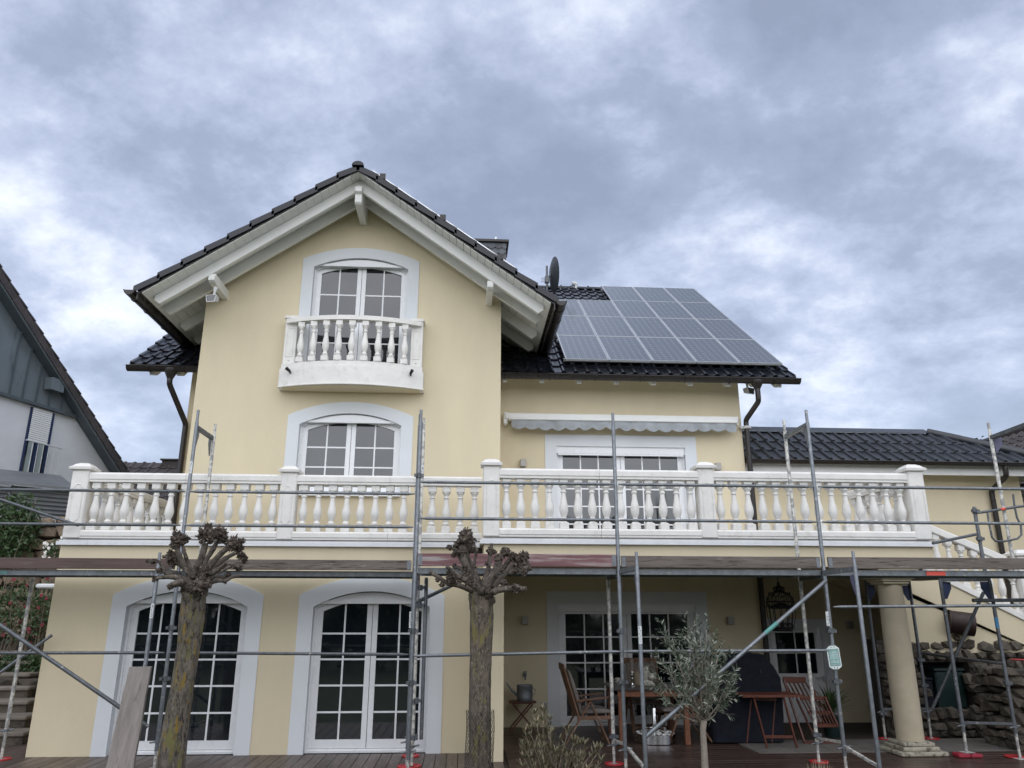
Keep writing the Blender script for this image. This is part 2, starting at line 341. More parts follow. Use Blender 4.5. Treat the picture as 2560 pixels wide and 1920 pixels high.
# ================================================================== ground and setting
YG, YP, YU, YR = 11.215, 10.59, 12.30, 13.56
def struct(mb, name, mat, **k): return props(mb.build(name, mat, **k), kind='structure')
mb = MB(); mb.quad((-260,-260,-.32), (260,-260,-.32), (260,260,-.32), (-260,260,-.32)); struct(mb, 'ground', grassm)
mb = MB(); mb.box(-9.5, 8.6, 8.4, 15.4, -.31, -.045); deck = struct(mb, 'deck', soil)
me_l = []
def board(x0, x1, y0, y1, mat):
    b = MB(); b.cbox(x0, x1, y0, y1, -.035+random.uniform(-.001,.001), random.uniform(-.0025, .0), .004); return b.build('deck_board', mat, deck)
x = -9.3
while x < .5:
    cut = random.choice((9.6, 10.1, 10.5)); y1 = 11.24 if x > -5.7 else 12.7
    board(x, x+.138, 8.5, cut-.004, deckl); board(x, x+.138, cut, y1, deckl); x += .145
y = 8.5
while y < 13.5:
    c1 = random.uniform(2.4, 3.6); c2 = random.uniform(5.2, 6.6)
    x0 = .62; x1 = 8.4
    board(x0, c1-.003, y, y+.138, deckm)
    if y > 11.0:                                          # stone paving begins to the right of the dining table
        board(c1, 4.0, y, y+.138, deckm)
        if y > 11.6: y += .145; continue
        y += .145; continue
    board(c1, c2-.003, y, y+.138, deckm); board(c2, x1, y, y+.138, deckm); y += .145
mb = MB(); mb.box(4.02, 8.4, 10.98, 12.05, -.045, -.002); pv = struct(mb, 'terrace_paving', pave)
for i in range(8):
    for j in range(2):
        b = MB(); b.cbox(4.03+i*.54, 4.56+i*.54, 10.99+j*.53, 11.51+j*.53, -.002, .004, .004); b.build('paving_slab', pave, pv)
# garden behind the photographer: lawn, hedge and trees that the panes reflect
def leaf_cloud(mb, c, rad, n, size, mats=1, sph=True, seed=1):
    rnd = random.Random(seed); c = Vector(c)
    for i in range(n):
        while True:
            p = Vector((rnd.uniform(-1,1), rnd.uniform(-1,1), rnd.uniform(-1,1)))
            if p.length < 1: break
        p = p*(.55+.45*rnd.random())/max(p.length, .3)*p.length**.6
        q = c + Vector((p.x*rad[0], p.y*rad[1], p.z*rad[2]))
        a = Vector((rnd.gauss(0,1), rnd.gauss(0,1), rnd.gauss(0,1))).normalized(); b = a.cross(Vector((rnd.gauss(0,1), rnd.gauss(0,1), rnd.gauss(0,1)))).normalized()
        s_ = size*rnd.uniform(.6, 1.4); mb.cur = rnd.randrange(mats)
        mb.add([q-a*s_, q+b*s_*.45, q+a*s_, q-b*s_*.45], [(0,1,2,3)])
    mb.cur = 0
def bg_tree(x, y, h, r, seed, label):
    t = thing('garden_tree', (x, y, -.3), label, 'tree', 'trees behind the lawn')
    b = MB(); b.tube([(x,y,-.3),(x+.1,y,h*.35),(x-.1,y+.1,h*.75)], [.22,.16,.06], 8); b.build('trunk', limb, t)
    b = MB(); rnd = random.Random(seed)
    for k in range(7): leaf_cloud(b, (x+rnd.uniform(-r,r)*.6, y+rnd.uniform(-r,r)*.6, h*.55+rnd.uniform(-.38,.34)*h*.7), (r*.62, r*.62, r*.7), 420, .34, seed=seed*10+k)
    b.build('crown', greend, t, recalc=False)
ORD = ['first','second','third','fourth','fifth','sixth','seventh','eighth','ninth','tenth','eleventh','twelfth','thirteenth']
look = ['tall dense dark tree', 'broad round tree', 'slightly lower bushy tree']
for i in range(13):
    x = -27+i*4.6; bg_tree(x, -13-(i % 3)*2, 5.6+(i*7 % 5)*.3, 2.9, i+3, '%s beyond the lawn behind the photographer, %s from the left' % (look[i % 3], ORD[i]))
b = MB()
for i in range(26): leaf_cloud(b, (-16+i*1.3, -8.2+random.uniform(-.3,.3), 1.4), (1.1,.8,2.0+random.uniform(-.3,.5)), 330, .20, seed=50+i)
props(b.build('hedge', greend, recalc=False), 'long dark clipped hedge on the far side of the lawn', 'hedge')

# ================================================================== tiles
PR = [(0.0,.010),(0.018,.036),(0.045,.044),(0.070,.034),(0.086,.007),(0.130,.003),(0.185,.004),(0.215,.010)]
def tile_geo(w=.215, ln=.40, k=1.0, th=.022):
    s_ = w/.215; vs = []; n = len(PR)
    for yy, dz in ((-.012, .030), (0.0, .034), (ln, .004)):
        vs += [(px_*s_, yy, pz*k+dz) for px_, pz in PR]
    vs += [(px_*s_, -.012, pz*k+.030-th) for px_, pz in PR]
    fs = [(i, i+1, n+i+1, n+i) for i in range(n-1)] + [(n+i, n+i+1, 2*n+i+1, 2*n+i) for i in range(n-1)] + [(3*n+i, 3*n+i+1, i+1, i) for i in range(n-1)]
    return vs, fs
def tile_mesh(name, mat, **k):
    b = MB(); vs, fs = tile_geo(**k); b.add(vs, fs); return b.mesh(name, mat, smooth=False, recalc=False)
def frame_m(ux, uy):                                     # columns: along eave, up-slope, normal
    uz = ux.cross(uy); mm = Matrix((ux, uy, uz)).transposed(); return mm.to_4x4()
def tile_field(parent, origin, ux, uy, cols, rows, w, gauge, mat, skip=None, cover=None, maxparts=300, k=1.0, name='roof_tile'):
    ux = Vector(ux).normalized(); uy = Vector(uy).normalized(); mm = frame_m(ux, uy); uz = ux.cross(uy)
    me = tile_mesh(name, mat, w=w, ln=gauge+.03, k=k)
    for p in me.polygons: p.use_smooth = False
    lst = []
    for r in range(rows):
        for c in range(cols):
            p = Vector(origin) + ux*(c*w) + uy*(r*gauge)
            q = p + ux*w/2 + uy*gauge/2
            if skip and skip(q): continue
            lst.append((bool(cover and cover(q)), (q-CAM).length, p))
    lst.sort(key=lambda a: (a[0], a[1]))
    rest = MB(); vs, fs = tile_geo(w, gauge+.03, k)
    for i, (cv, d, p) in enumerate(lst):
        jit = Vector((0,0,random.uniform(-.002,.003)))
        if i < maxparts and not cv: mobj(name, me, parent, p+jit, mm)
        else: rest.add([p + ux*a[0] + uy*a[1] + uz*a[2] for a in vs], fs)
    if rest.v:
        o = rest.build('roof_tiles', mat, parent, recalc=False); o['kind'] = 'stuff'
    return me

# ================================================================== the house
house = thing('house', (0, 13.0, 0), 'cream rendered two storey house with white trim, black tiled roofs and a projecting front gable', 'house')
XL, XRP, XPL = at(63,1892,Y=YG).x, at(1258,1904,Y=YP).x, at(1209,1400,Y=YP).x
zdrip = at(860,1363.3,Y=YG).z; ztop = at(860,1353,Y=YG).z
print('XL', XL, XRP, XPL, zdrip, ztop)
def arc(xl, xr, zs, zc, n=14):                            # segmental arch from left to right
    hw = (xr-xl)/2; s_ = max(zc-zs, 1e-4); R_ = (hw*hw+s_*s_)/(2*s_); cx_ = (xl+xr)/2; cz_ = zc-R_
    a0 = math.asin(min(1, hw/R_)); return [Vector((cx_+R_*math.sin(-a0+2*a0*i/n), 0, cz_+R_*math.cos(-a0+2*a0*i/n))) for i in range(n+1)]
def opening(xl, xr, zb, zs, zc): return [Vector((xl,0,zb))] + arc(xl,xr,zs,zc) + [Vector((xr,0,zb))]
def wall_with_holes(outer, holes, y, thick, name, mat, parent):
    # outer: 2-D loop (x,z); each hole a loop; triangulated and given depth
    b = bmesh.new(); loops = []
    for lp in [outer]+holes:
        vs = [b.verts.new((p[0], y, p[1])) for p in lp]; loops.append([b.edges.new((vs[i], vs[(i+1)%len(vs)])) for i in range(len(vs))])
    bmesh.ops.triangle_fill(b, edges=b.edges[:], use_beauty=True, use_dissolve=False)
    ext = bmesh.ops.extrude_face_region(b, geom=b.faces[:])
    for v in [g for g in ext['geom'] if isinstance(g, bmesh.types.BMVert)]: v.co.y += thick
    bmesh.ops.recalc_face_normals(b, faces=b.faces)
    xs = [p[0] for p in outer]; zs = [p[1] for p in outer]; c = Vector(((min(xs)+max(xs))/2, y+thick/2, min(zs)))
    for v in b.verts: v.co -= c
    me = bpy.data.meshes.new(name); b.to_mesh(me); b.free(); me.materials.append(mat)
    o = bpy.data.objects.new(name, me); COL.objects.link(o); o.parent = parent; WL[o.name] = c; o.location = c - wloc(parent); return o
def loop2(pts): return [(p.x, p.z) for p in pts]
def window(parent, y, xl, xr, zb, zs, zc, sw, cols, rows, leaves=2, depth=.13, arched=True, sill=None, name='window', shade=None, w1=.028, fw=.018, lw=.072, door=False, sb=True, surround=True, botrail=.07, box=True):
    """outer opening xl..xr (inner edge of the painted surround); sw = width of the surround"""
    W_ = thing(name, ((xl+xr)/2, y, zb), None, None); W_.parent = parent; W_.location = Vector(((xl+xr)/2, y, zb)) - wloc(parent)
    del_ = []
    inner = opening(xl, xr, zb, zs, zc) if arched else [Vector((xl,0,zb)),Vector((xl,0,zc)),Vector((xr,0,zc)),Vector((xr,0,zb))]
    if surround:
        if arched:
            oc = zc+sw*1.0; os_ = zs+sw*.80; o_ = opening(xl-sw, xr+sw, zb-(0 if door else .0), os_, oc)
        else: o_ = [Vector((xl-sw,0,zb)),Vector((xl-sw,0,zc+sw)),Vector((xr+sw,0,zc+sw)),Vector((xr+sw,0,zb))]
        b = MB(); A = [p+Vector((0,y-.014,0)) for p in o_]; B = [p+Vector((0,y-.014,0)) for p in inner]
        b.strip(A, B); b.strip(A, [p+Vector((0,.0145,0)) for p in A]); R_in = opening(xl+.003, xr-.003, zb, zs-.001, zc-.003) if arched else [Vector((xl+.003,0,zb)),Vector((xl+.003,0,zc-.003)),Vector((xr-.003,0,zc-.003)),Vector((xr-.003,0,zb))]
        b.strip(B, [p+Vector((0,y-.0135,0)) for p in R_in]); b.strip([p+Vector((0,y-.0135,0)) for p in R_in], [p+Vector((0,y+depth,0)) for p in R_in])
        b.build('surround', trim, W_)
    yf = y+depth
    # fixed frame (two steps)
    def ring(off, wd, y0, y1, nm, zb_=None, mat=pvc):
        zb0 = zb if zb_ is None else zb_
        if arched: a = opening(xl+off, xr-off, zb0, zs-off*.35, zc-off); c = opening(xl+off+wd, xr-off-wd, zb0+wd, zs-(off+wd)*.35, zc-off-wd)
        else: a = [Vector((xl+off,0,zb0)),Vector((xl+off,0,zc-off)),Vector((xr-off,0,zc-off)),Vector((xr-off,0,zb0))]; c = [Vector((xl+off+wd,0,zb0+wd)),Vector((xl+off+wd,0,zc-off-wd)),Vector((xr-off-wd,0,zc-off-wd)),Vector((xr-off-wd,0,zb0+wd))]
        A = [p+Vector((0,y0,0)) for p in a]; B = [p+Vector((0,y0,0)) for p in c]; A.append(A[0]); B.append(B[0])
        m_ = MB(); m_.strip(A, B); m_.strip(A, [p+Vector((0,y1-y0,0)) for p in A]); m_.strip(B, [p+Vector((0,y1-y0,0)) for p in B]); return m_.build(nm, mat, W_)
    ring(0.004, w1, yf-.035, yf+.05, 'frame')
    ring(w1+.004, fw, yf-.008, yf+.05, 'inner_frame', zb+w1)
    o0 = w1+.004+fw
    # leaves
    gx0, gx1 = xl+o0, xr-o0; zg0 = zb+o0; ztopc = zc-o0; ztops = zs-o0*.35
    hw = (gx1-gx0)/2; s_ = max(ztopc-ztops, 1e-4); R_ = (hw*hw+s_*s_)/(2*s_); cx_ = (gx0+gx1)/2; cz_ = ztopc-R_
    def ztop_at(x, off=0.0):
        if not arched: return ztopc-off
        return cz_ + math.sqrt(max(R_*R_-(x-cx_)**2, 0)) - off
    lwid = (gx1-gx0)/leaves
    for k in range(leaves):
        a, c = gx0+k*lwid+(.004 if k else 0), gx0+(k+1)*lwid-(.004 if k < leaves-1 else 0)
        n = 8
        def loop_(x0, x1, z0, off): return [Vector((x0,0,z0))]+[Vector((x0+(x1-x0)*i/n,0,ztop_at(x0+(x1-x0)*i/n, off))) for i in range(n+1)]+[Vector((x1,0,z0))]
        o1 = loop_(a, c, zg0, .004); i1 = loop_(a+lw, c-lw, zg0+botrail, lw+.004)
        A = [p+Vector((0,yf+.0,0)) for p in o1]; B = [p+Vector((0,yf+.0,0)) for p in i1]; A.append(A[0]); B.append(B[0])
        m_ = MB(); m_.strip(A, B); m_.strip(B, [p+Vector((0,.035,0)) for p in B]); m_.strip(A, [p+Vector((0,.03,0)) for p in A]); m_.build('leaf_frame', pvc, W_)
        # glazing bars and panes
        x0, x1, z0 = a+lw, c-lw, zg0+botrail
        zr = ztop_at((x0+x1)/2, lw+.004) if not arched else ztop_at(x0 if k == 0 else x1, lw+.004)
        if arched: rh = (zr - z0)/(rows-.12); zl_ = [z0+rh*i for i in range(rows)]
        else: rh = (zr-z0)/rows; zl_ = [z0+rh*i for i in range(rows)]
        bw = .024
        m_ = MB()
        for i in range(1, rows): m_.box(x0, x1, yf+.018, yf+.033, zl_[i]-bw/2, zl_[i]+bw/2)
        for j in range(1, cols):
            xx = x0+(x1-x0)*j/cols; m_.box(xx-bw/2, xx+bw/2, yf+.0165, yf+.0345, z0, ztop_at(xx, lw+.004))
        m_.build('glazing_bars', pvc, W_)
        for i in range(rows):
            for j in range(cols):
                xa, xb = x0+(x1-x0)*j/cols, x0+(x1-x0)*(j+1)/cols
                za = zl_[i]; m_ = MB(); dy = random.uniform(-.0012, .0012); dz = random.uniform(-.0008,.0008)
                if i < rows-1: m_.box(xa, xb, yf+.024+dy, yf+.029+dy, za, zl_[i+1])
                else:
                    top = [Vector((xa+(xb-xa)*q/4, yf+.024+dy, ztop_at(xa+(xb-xa)*q/4, lw-.004))) for q in range(5)]
                    m_.prism([Vector((xa,yf+.024+dy,za))]+top+[Vector((xb,yf+.024+dy,za))], (0,.005,0))
                m_.build('pane', glass, W_)
    # roller shutter box in the head of the arch
    if arched:
        h_ = zs+(zc-zs)*.20
        m_ = MB(); 
        lo = [p for p in arc(xl+.02, xr-.02, zs, zc-.02)]
        m_.prism([Vector((p.x, y+.03, p.z)) for p in lo if p.z > h_], (0,.09,0)) if sb else None
        if m_.v: m_.build('shutter_box', pvc, W_)
        if sb:
            m_ = MB(); m_.box(xl+.10, xr-.10, y+.022, y+.04, h_+.0, h_+.045); m_.build('shutter_bottom_rail', pvc, W_)
    elif box:
        m_ = MB(); m_.box(xl+.004, xr-.004, y+.02, y+depth-.036, zc-.13, zc-.003); m_.build('shutter_box', pvc, W_)
        m_ = MB(); m_.box(xl+.03, xr-.03, y+.012, y+.03, zc-.165, zc-.135); m_.build('shutter_bottom_rail', pvc, W_)
    if sill:
        m_ = MB(); m_.cbox(xl-.03, xr+.03, y-.07, y+depth-.03, zb-.05, zb+.002, .006); m_.build('sill', pvc, W_)
    return W_, inner

# openings, read off at their real wall planes
def box_of(y, L_, R_, bot, spring, crown): return at(*L_,Y=y).x, at(*R_,Y=y).x, at(*bot,Y=y).z, at(*spring,Y=y).z, at(*crown,Y=y).z
SW = .20
d1L, d1R = at(224.8,1889,Y=YG).x+SW, at(622.9,1888,Y=YG).x-SW
d2L, d2R = at(718,1887,Y=YG).x+SW, at(1101.4,1882,Y=YG).x-SW
zsp = at(311,1516,Y=YG).z; zcr = at(955,1478,Y=YG).z
print('ground doors', d1L, d1R, d2L, d2R, zsp, zcr)
o1 = opening(d1L, d1R, .0, zsp, zcr); o2 = opening(d2L, d2R, .0, zsp, zcr)
window(house, YG, d1L, d1R, .0, zsp, zcr, SW, 2, 5, name='french_door', door=True, botrail=.11)
window(house, YG, d2L, d2R, .0, zsp, zcr, SW, 2, 5, name='french_door', door=True, botrail=.11)
ztw = zdrip-.005
# arched openings cut in walls: door openings reach the floor, so they are part of the outline
def outline_with_doors(x0, x1, z0, z1, doors):
    pts = [(x0, z1), (x0, z0)]
    for d in doors: pts += loop2(d)
    return pts + [(x1, z0), (x1, z1)]
wall_with_holes(outline_with_doors(XL, XPL, 0, ztw, [o1, o2]), [], YG, .30, 'ground_floor_wall', cream, house)
m_ = MB(); m_.box(XL, XL+.3, YG+.30, 15.3, -.3, ztw); m_.build('side_wall', cream, house)
m_ = MB(); m_.box(XPL, XRP, YP, YR-.002, -.04, at(1300,1356,Y=YP).z-.006); m_.build('wing_wall', cream, house)
# black sheet standing in for the unlit rooms behind the ground floor doors
m_ = MB(); m_.box(XL+.31, XPL-.01, YG+.5, YG+.52, 0, ztw-.02); m_.build('dark_room_sheet', iron, house)

# recessed wall with the two sliding doors, upper storey right and terrace
XR = at(1855,1080,Y=YR).x; XLm = at(465,1060,Y=YR).x
XLm = at(450,1179,Y=YR).x
sl_u = (at(1362,1086,Y=YR).x, at(1738,1092,Y=YR).x, at(1362,1086,Y=YR).z)
sl_l = (at(1366,1478,Y=YR).x, at(1765,1480,Y=YR).x, at(1366,1478,Y=YR).z)
print('sliders', sl_u, sl_l, 'XR', XR, XLm)
SW2 = .21; zfl = 2.86
AX = at(2544,1183,Y=YR+.0).x
lowL, lowR = sl_l[0]+SW2, sl_l[1]-SW2; upL, upR = sl_u[0]+SW2, sl_u[1]-SW2
ad = dict(L=at(2010,1560,Y=YR).x, R=at(2062,1560,Y=YR).x, top=at(1987,1563,Y=YR).z)
adL, adR, adT = at(1932,1580,Y=YR).x, at(2050,1570,Y=YR).x, at(1987,1562,Y=YR).z
print('annex door', adL, adR, adT, 'annex right', AX)
def rect(a,b,c,d): return [(a,c),(a,d),(b,d),(b,c)]
wall_with_holes(outline_with_doors(XRP+.002, XR+.002, -.3, zfl-.28, [[Vector((lowL,0,0)),Vector((lowL,0,sl_l[2]-SW2)),Vector((lowR,0,sl_l[2]-SW2)),Vector((lowR,0,0))]]), [], YR, .3, 'terrace_wall', cream, house)
wall_with_holes([(XLm,6.35),(XLm,2.6),(XR,2.6),(XR,6.35)], [rect(upL,upR,zfl,sl_u[2]-SW2)], YR+.0, .3, 'upper_wall', cream, house)
window(house, YR, upL, upR, zfl, 0, sl_u[2]-SW2, SW2, 3, 5, name='sliding_door', arched=False, door=True, depth=.11, lw=.075, botrail=.1)
window(house, YR, lowL, lowR, 0, 0, sl_l[2]-SW2, SW2, 3, 4, name='sliding_door', arched=False, door=True, depth=.11, lw=.075, botrail=.1)
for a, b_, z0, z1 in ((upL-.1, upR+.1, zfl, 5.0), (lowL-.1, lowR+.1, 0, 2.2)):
    m_ = MB(); m_.box(a, b_, YR+.34, YR+.36, z0, z1); m_.build('dark_room_sheet', iron, house)  # black sheets in place of the rooms' darkness behind the sliding doors
m_ = MB(); m_.box(XR-.3, XR-.002, YR+.30, 22, 0, 6.35); m_.box(XLm+.002, XLm+.3, YR+.3, 22, 0, 6.35); m_.build('end_wall', cream, house)

# gable block
gl = at(515.1,764.4,Y=YU).x; gr = at(1252.8,761.8,Y=YU).x; GX = -1.89
ZE, ZAP, YF, YB = 6.645, 9.02, 11.30, 17.6                 # eave height, top of tiles at the ridge, verge plane, back
GH = 3.33; SL = (ZAP-ZE)/GH; GP = math.atan(SL)
def groof(x, off=0.0): return ZAP - SL*abs(x-GX) - off
gw = dict(L=at(742,1118,Y=YU).x, R=at(1003,1118,Y=YU).x)
bwL, bwR = at(741,1150,Y=YU).x, at(1000,1150,Y=YU).x
bz0, bzs, bzc = at(900,1234,Y=YU).z, at(748,1060,Y=YU).z, at(880,1033,Y=YU).z
twL, twR = at(779,740,Y=YU).x, at(1018,740,Y=YU).x
tz0, tzs, tzc = 5.66, at(785,667,Y=YU).z, at(892,645,Y=YU).z
print('gable', gl, gr, 'bw', bwL, bwR, bz0, bzs, bzc, 'tw', twL, twR, tz0, tzs, tzc)
n_ = lambda lp: [(p.x, p.z) for p in lp]
off = .13
outer = [(gl, 2.6), (gl, groof(gl, off)), (GX, groof(GX, off)), (gr, groof(gr, off)), (gr, 2.6)]
wall_with_holes(outer, [n_(opening(bwL,bwR,bz0,bzs,bzc)), n_(opening(twL,twR,tz0,tzs,tzc))], YU, .28, 'gable_wall', cream, house)
window(house, YU, bwL, bwR, bz0, bzs, bzc, .19, 2, 3, sill=True)
window(house, YU, twL, twR, tz0, tzs, tzc, .19, 2, 4, name='balcony_door', door=True)
m_ = MB(); m_.box(gl, gl+.28, YU+.28, YR+.3, 2.6, 6.55); m_.box(gr-.28, gr, YU+.28, YR-.002, 2.6, 6.55); m_.build('gable_side_walls', cream, house)
m_ = MB(); m_.box(bwL-.2, bwR+.2, YU+.5, YU+.52, 3, 5); m_.box(twL-.2, twR+.2, YU+.5, YU+.52, 5.6, 8); m_.build('dark_room_sheet', iron, house)  # interior darkness of the gable rooms as two black sheets

# balcony slab: left part, right part, soffit, flashing
zR0 = at(1300,1356,Y=YP).z; zR1 = at(1300,1347,Y=YP).z; zL1 = at(700,1352,Y=YG).z
XBR = at(2338,1362,Y=YP).x - .04
m_ = MB(); m_.box(XL+.301, XPL-.002, YG+.301, YR-.002, zdrip-.22, zdrip-.006); m_.box(XPL+.0, XBR, YP+.002, YP+.25, 2.43, zR0-.006); m_.build('balcony_edge_beam', cream, house)
m_ = MB(); m_.box(XRP+.002, XBR-.002, YP+.252, YR-.002, 2.43, zR0-.008); m_.build('terrace_soffit', creamd, house); m_ = MB(); m_.box(XR+.002, XBR-.002, YR-.001, 14.14, 2.432, zR0-.009); m_.build('terrace_soffit', creamd, house)
m_ = MB(); m_.box(XL-.04, XPL-.06, YG-.05, YR+1.8, zdrip-.004, zdrip+.012); m_.box(XPL-.05, XBR+.04, YP-.05, YR-.002, zR0-.004, zR0+.012); m_.build('drip_flashing', flash, house)
m_ = MB(); m_.box(XL-.045, XPL-.045, YG-.056, YG-.051, zdrip-.022, zdrip+.03); m_.box(XPL-.055, XBR+.045, YP-.056, YP-.051, zR0-.022, zR0+.03); m_.box(XL-.02, XPL-.06, YG-.03, YR+1.8, zdrip+.0121, zdrip+.05);m_.box(XPL-.03, XBR+.02, YP-.03, YR-.002, zR0+.0121, zR0+.05); m_.build('flashing_lip', flash, house)
m_ = MB(); m_.box(XL+.02, XPL-.08, YG+.0, YR+1.7, zdrip+.05, zdrip+.085); m_.box(XPL+.01, XBR-.02, YP+.0, YR-.002, zR0+.05, zR0+.085); m_.build('balcony_floor', floorp, house)
# elbow of the little drain beside the wing wall
m_ = MB(); m_.tube([(XPL-.02,YG-.01,zdrip-.07),(XPL-.18,YG-.06,zdrip-.075)], .045, 10); m_.tube([(XPL-.12,YG-.05,zdrip-.07),(XPL-.12,YG-.05,zdrip-.9)], .035, 10); m_.build('drain_pipe', guttm, house, smooth=.6)

# ------------------------------------------------------------------ gable roof
roof = thing('gable_roof', (GX, YF, ZE), None, None); roof.parent = house; roof.location = Vector((GX, YF, ZE)) - wloc(house)
c_, s_ = math.cos(GP), math.sin(GP)
def sheath(sgn, o0, o1, y0, y1, x_out=GH-.06):            # slab following the slope, o0/o1 = depth below tile plane
    X1 = GX + sgn*x_out
    return [Vector((GX, y0, ZAP-o0)), Vector((X1, y0, groof(X1, o0))), Vector((X1, y0, groof(X1, o1))), Vector((GX, y0, ZAP-o1))], Vector((0, y1-y0, 0))
for sgn in (-1, 1):
    b = MB(); b.prism(*sheath(sgn, .095, .102, YF+.03, YB)); b.build('batten_layer', guttm, roof)
    # tongue and groove boards of the verge soffit, one by one
    nb = 27; wb = (GH-.10)/nb
    for i in range(nb):
        xa, xb = GX+sgn*(i*wb+.0), GX+sgn*((i+1)*wb-.006)
        b = MB(); b.prism([Vector((xa,YF+.055,groof(xa,.104))), Vector((xb,YF+.055,groof(xb,.104))), Vector((xb,YF+.055,groof(xb,.125))), Vector((xa,YF+.055,groof(xa,.125)))], (0, 3.0, 0)); b.build('soffit_board', whitew, roof)
    # rafters with cut ends
    for i, yr in enumerate((11.60, 12.02, 12.78, 13.48)):
        X0 = GX + sgn*.0; X1 = GX + sgn*(GH-.20); h0, h1 = (.127, .325) if i == 0 else (.127, .335)
        if i >= 2: X0 = GX + sgn*1.9
        sw_ = .075
        pts = [Vector((X0,yr,groof(X0,h0))), Vector((X1,yr,groof(X1,h0))), Vector((X1,yr,groof(X1,h0+.08))), Vector((X1-sgn*.09,yr,groof(X1-sgn*.09,h1))), Vector((X0,yr,groof(X0,h1)))]
        b = MB(); b.prism(pts, (0, sw_, 0)); b.build('barge_board' if i == 0 else 'rafter', whitew, roof, bevel=.004)
    # verge tiles
    nt_ = 10; gt = GH/nt_/c_
    for i in range(nt_):
        xa = GX+sgn*(GH-i*GH/nt_+.015); xb = GX+sgn*(GH-(i+1)*GH/nt_-.03)
        b = MB(); lift = .050
        p = [Vector((xa,YF,groof(xa,-.012-lift))), Vector((xb,YF,groof(xb,-.012))), Vector((xb,YF,groof(xb,.098))), Vector((xa,YF,groof(xa,.098-lift*.8)))]
        b.prism(p, (0, .012, 0)); b.prism([q+Vector((0,.012,0)) for q in p[:2]]+[q+Vector((0,.012,-.02)) for q in p[1::-1]], (0, .26, 0)); b.build('verge_tile', tilem, roof, bevel=.004)
    ux = Vector((0, -sgn, 0)); uy = Vector((-sgn*c_, 0, s_))
    ex = GX+sgn*GH
    o0 = Vector((ex, YF+.25 if sgn < 0 else 17.4, ZE-.02)); 
    tile_field(roof, o0, ux, uy, int(7.1/.215) if sgn < 0 else int((17.4-YF-.25)/.215), 10, .215, gt, tilem, maxparts=0,
               skip=lambda q: q.y < YF+.26 or q.z < 5.95+.7536*(q.y-13.0))
    # gutter: half round, hung along the eave, with brackets
    gx = ex + sgn*.055; gz = ZE-.03; ye = 13.95
    b = MB(); A, B = [], []
    for k in range(9):
        a = PI*k/8; A.append(Vector((gx-math.cos(a)*.085, YF-.03, gz-math.sin(a)*.085))); B.append(Vector((A[-1].x, ye, A[-1].z)))
    b.strip(A, B); b.strip([v+Vector((0,0,.0)) for v in A], [Vector((gx-math.cos(PI*k/8)*.079, YF-.03, gz-math.sin(PI*k/8)*.079)) for k in range(9)])
    b.strip([Vector((gx-math.cos(PI*k/8)*.079, YF-.03, gz-math.sin(PI*k/8)*.079)) for k in range(9)], [Vector((gx-math.cos(PI*k/8)*.079, ye, gz-math.sin(PI*k/8)*.079)) for k in range(9)])
    b.add(A+[Vector((gx,YF-.03,gz))], [(i, i+1, 9) for i in range(8)]); b.tube([Vector((gx+sgn*.085,YF-.03,gz)), Vector((gx+sgn*.085,ye,gz))], .010, 6)
    b.build('gutter', guttm, roof, smooth=.7)
    for yy in (11.55, 12.05, 12.8, 13.5):
        b = MB(); b.tube([Vector((gx-math.cos(PI*k/8)*.09, yy, gz-math.sin(PI*k/8)*.09)) for k in range(9)], .008, 6); b.build('gutter_bracket', guttm, roof)
    b = MB(); b.prism(*sheath(sgn, .03, .12, YF+.02, ye, GH-.02)); 
    b = MB(); xa = ex-sgn*.06; b.box(min(xa,xa+sgn*.02), max(xa,xa+sgn*.02), YF+.03, ye, ZE-.16, ZE-.03); b.build('eave_fascia', guttm, roof)
# ridge caps
for i in range(17):
    y0 = YF-.04+i*.36
    b = MB(); n = 8
    A = [Vector((GX-math.cos(PI*k/n)*.10, y0, ZAP-.05+math.sin(PI*k/n)*.078)) for k in range(n+1)]; B = [Vector((GX-math.cos(PI*k/n)*.092, y0+.38, ZAP-.056+math.sin(PI*k/n)*.072)) for k in range(n+1)]
    b.strip(A, B); b.add(A, [tuple(range(n+1))]); b.build('ridge_tile', tilem, roof, smooth=.8)
# purlins with moulded heads
for px_, top in ((GX, .30), (at(1545,0,Y=11.4).x if False else .355, .30), (-4.15, .30)):
    zt = groof(px_, .335) + (0 if px_ != GX else .05); hh = .30 if px_ == GX else .13
    y0, y1 = (11.52 if px_ == GX else 11.60), YU+.01; wd = .115 if px_ == GX else .10
    pr = [(y0,zt),(y0,zt-.04),(y0-.035,zt-.05),(y0-.05,zt-.09),(y0-.045,zt-.13),(y0+.01,zt-.16),(y0+.02,zt-hh),(y0+.05,zt-hh-.03),(y1,zt-hh-.03),(y1,zt)]
    b = MB(); b.prism([Vector((px_-wd/2, a, c)) for a, c in pr], (wd,0,0)); b.build('purlin_head', whitew, roof, bevel=.004)

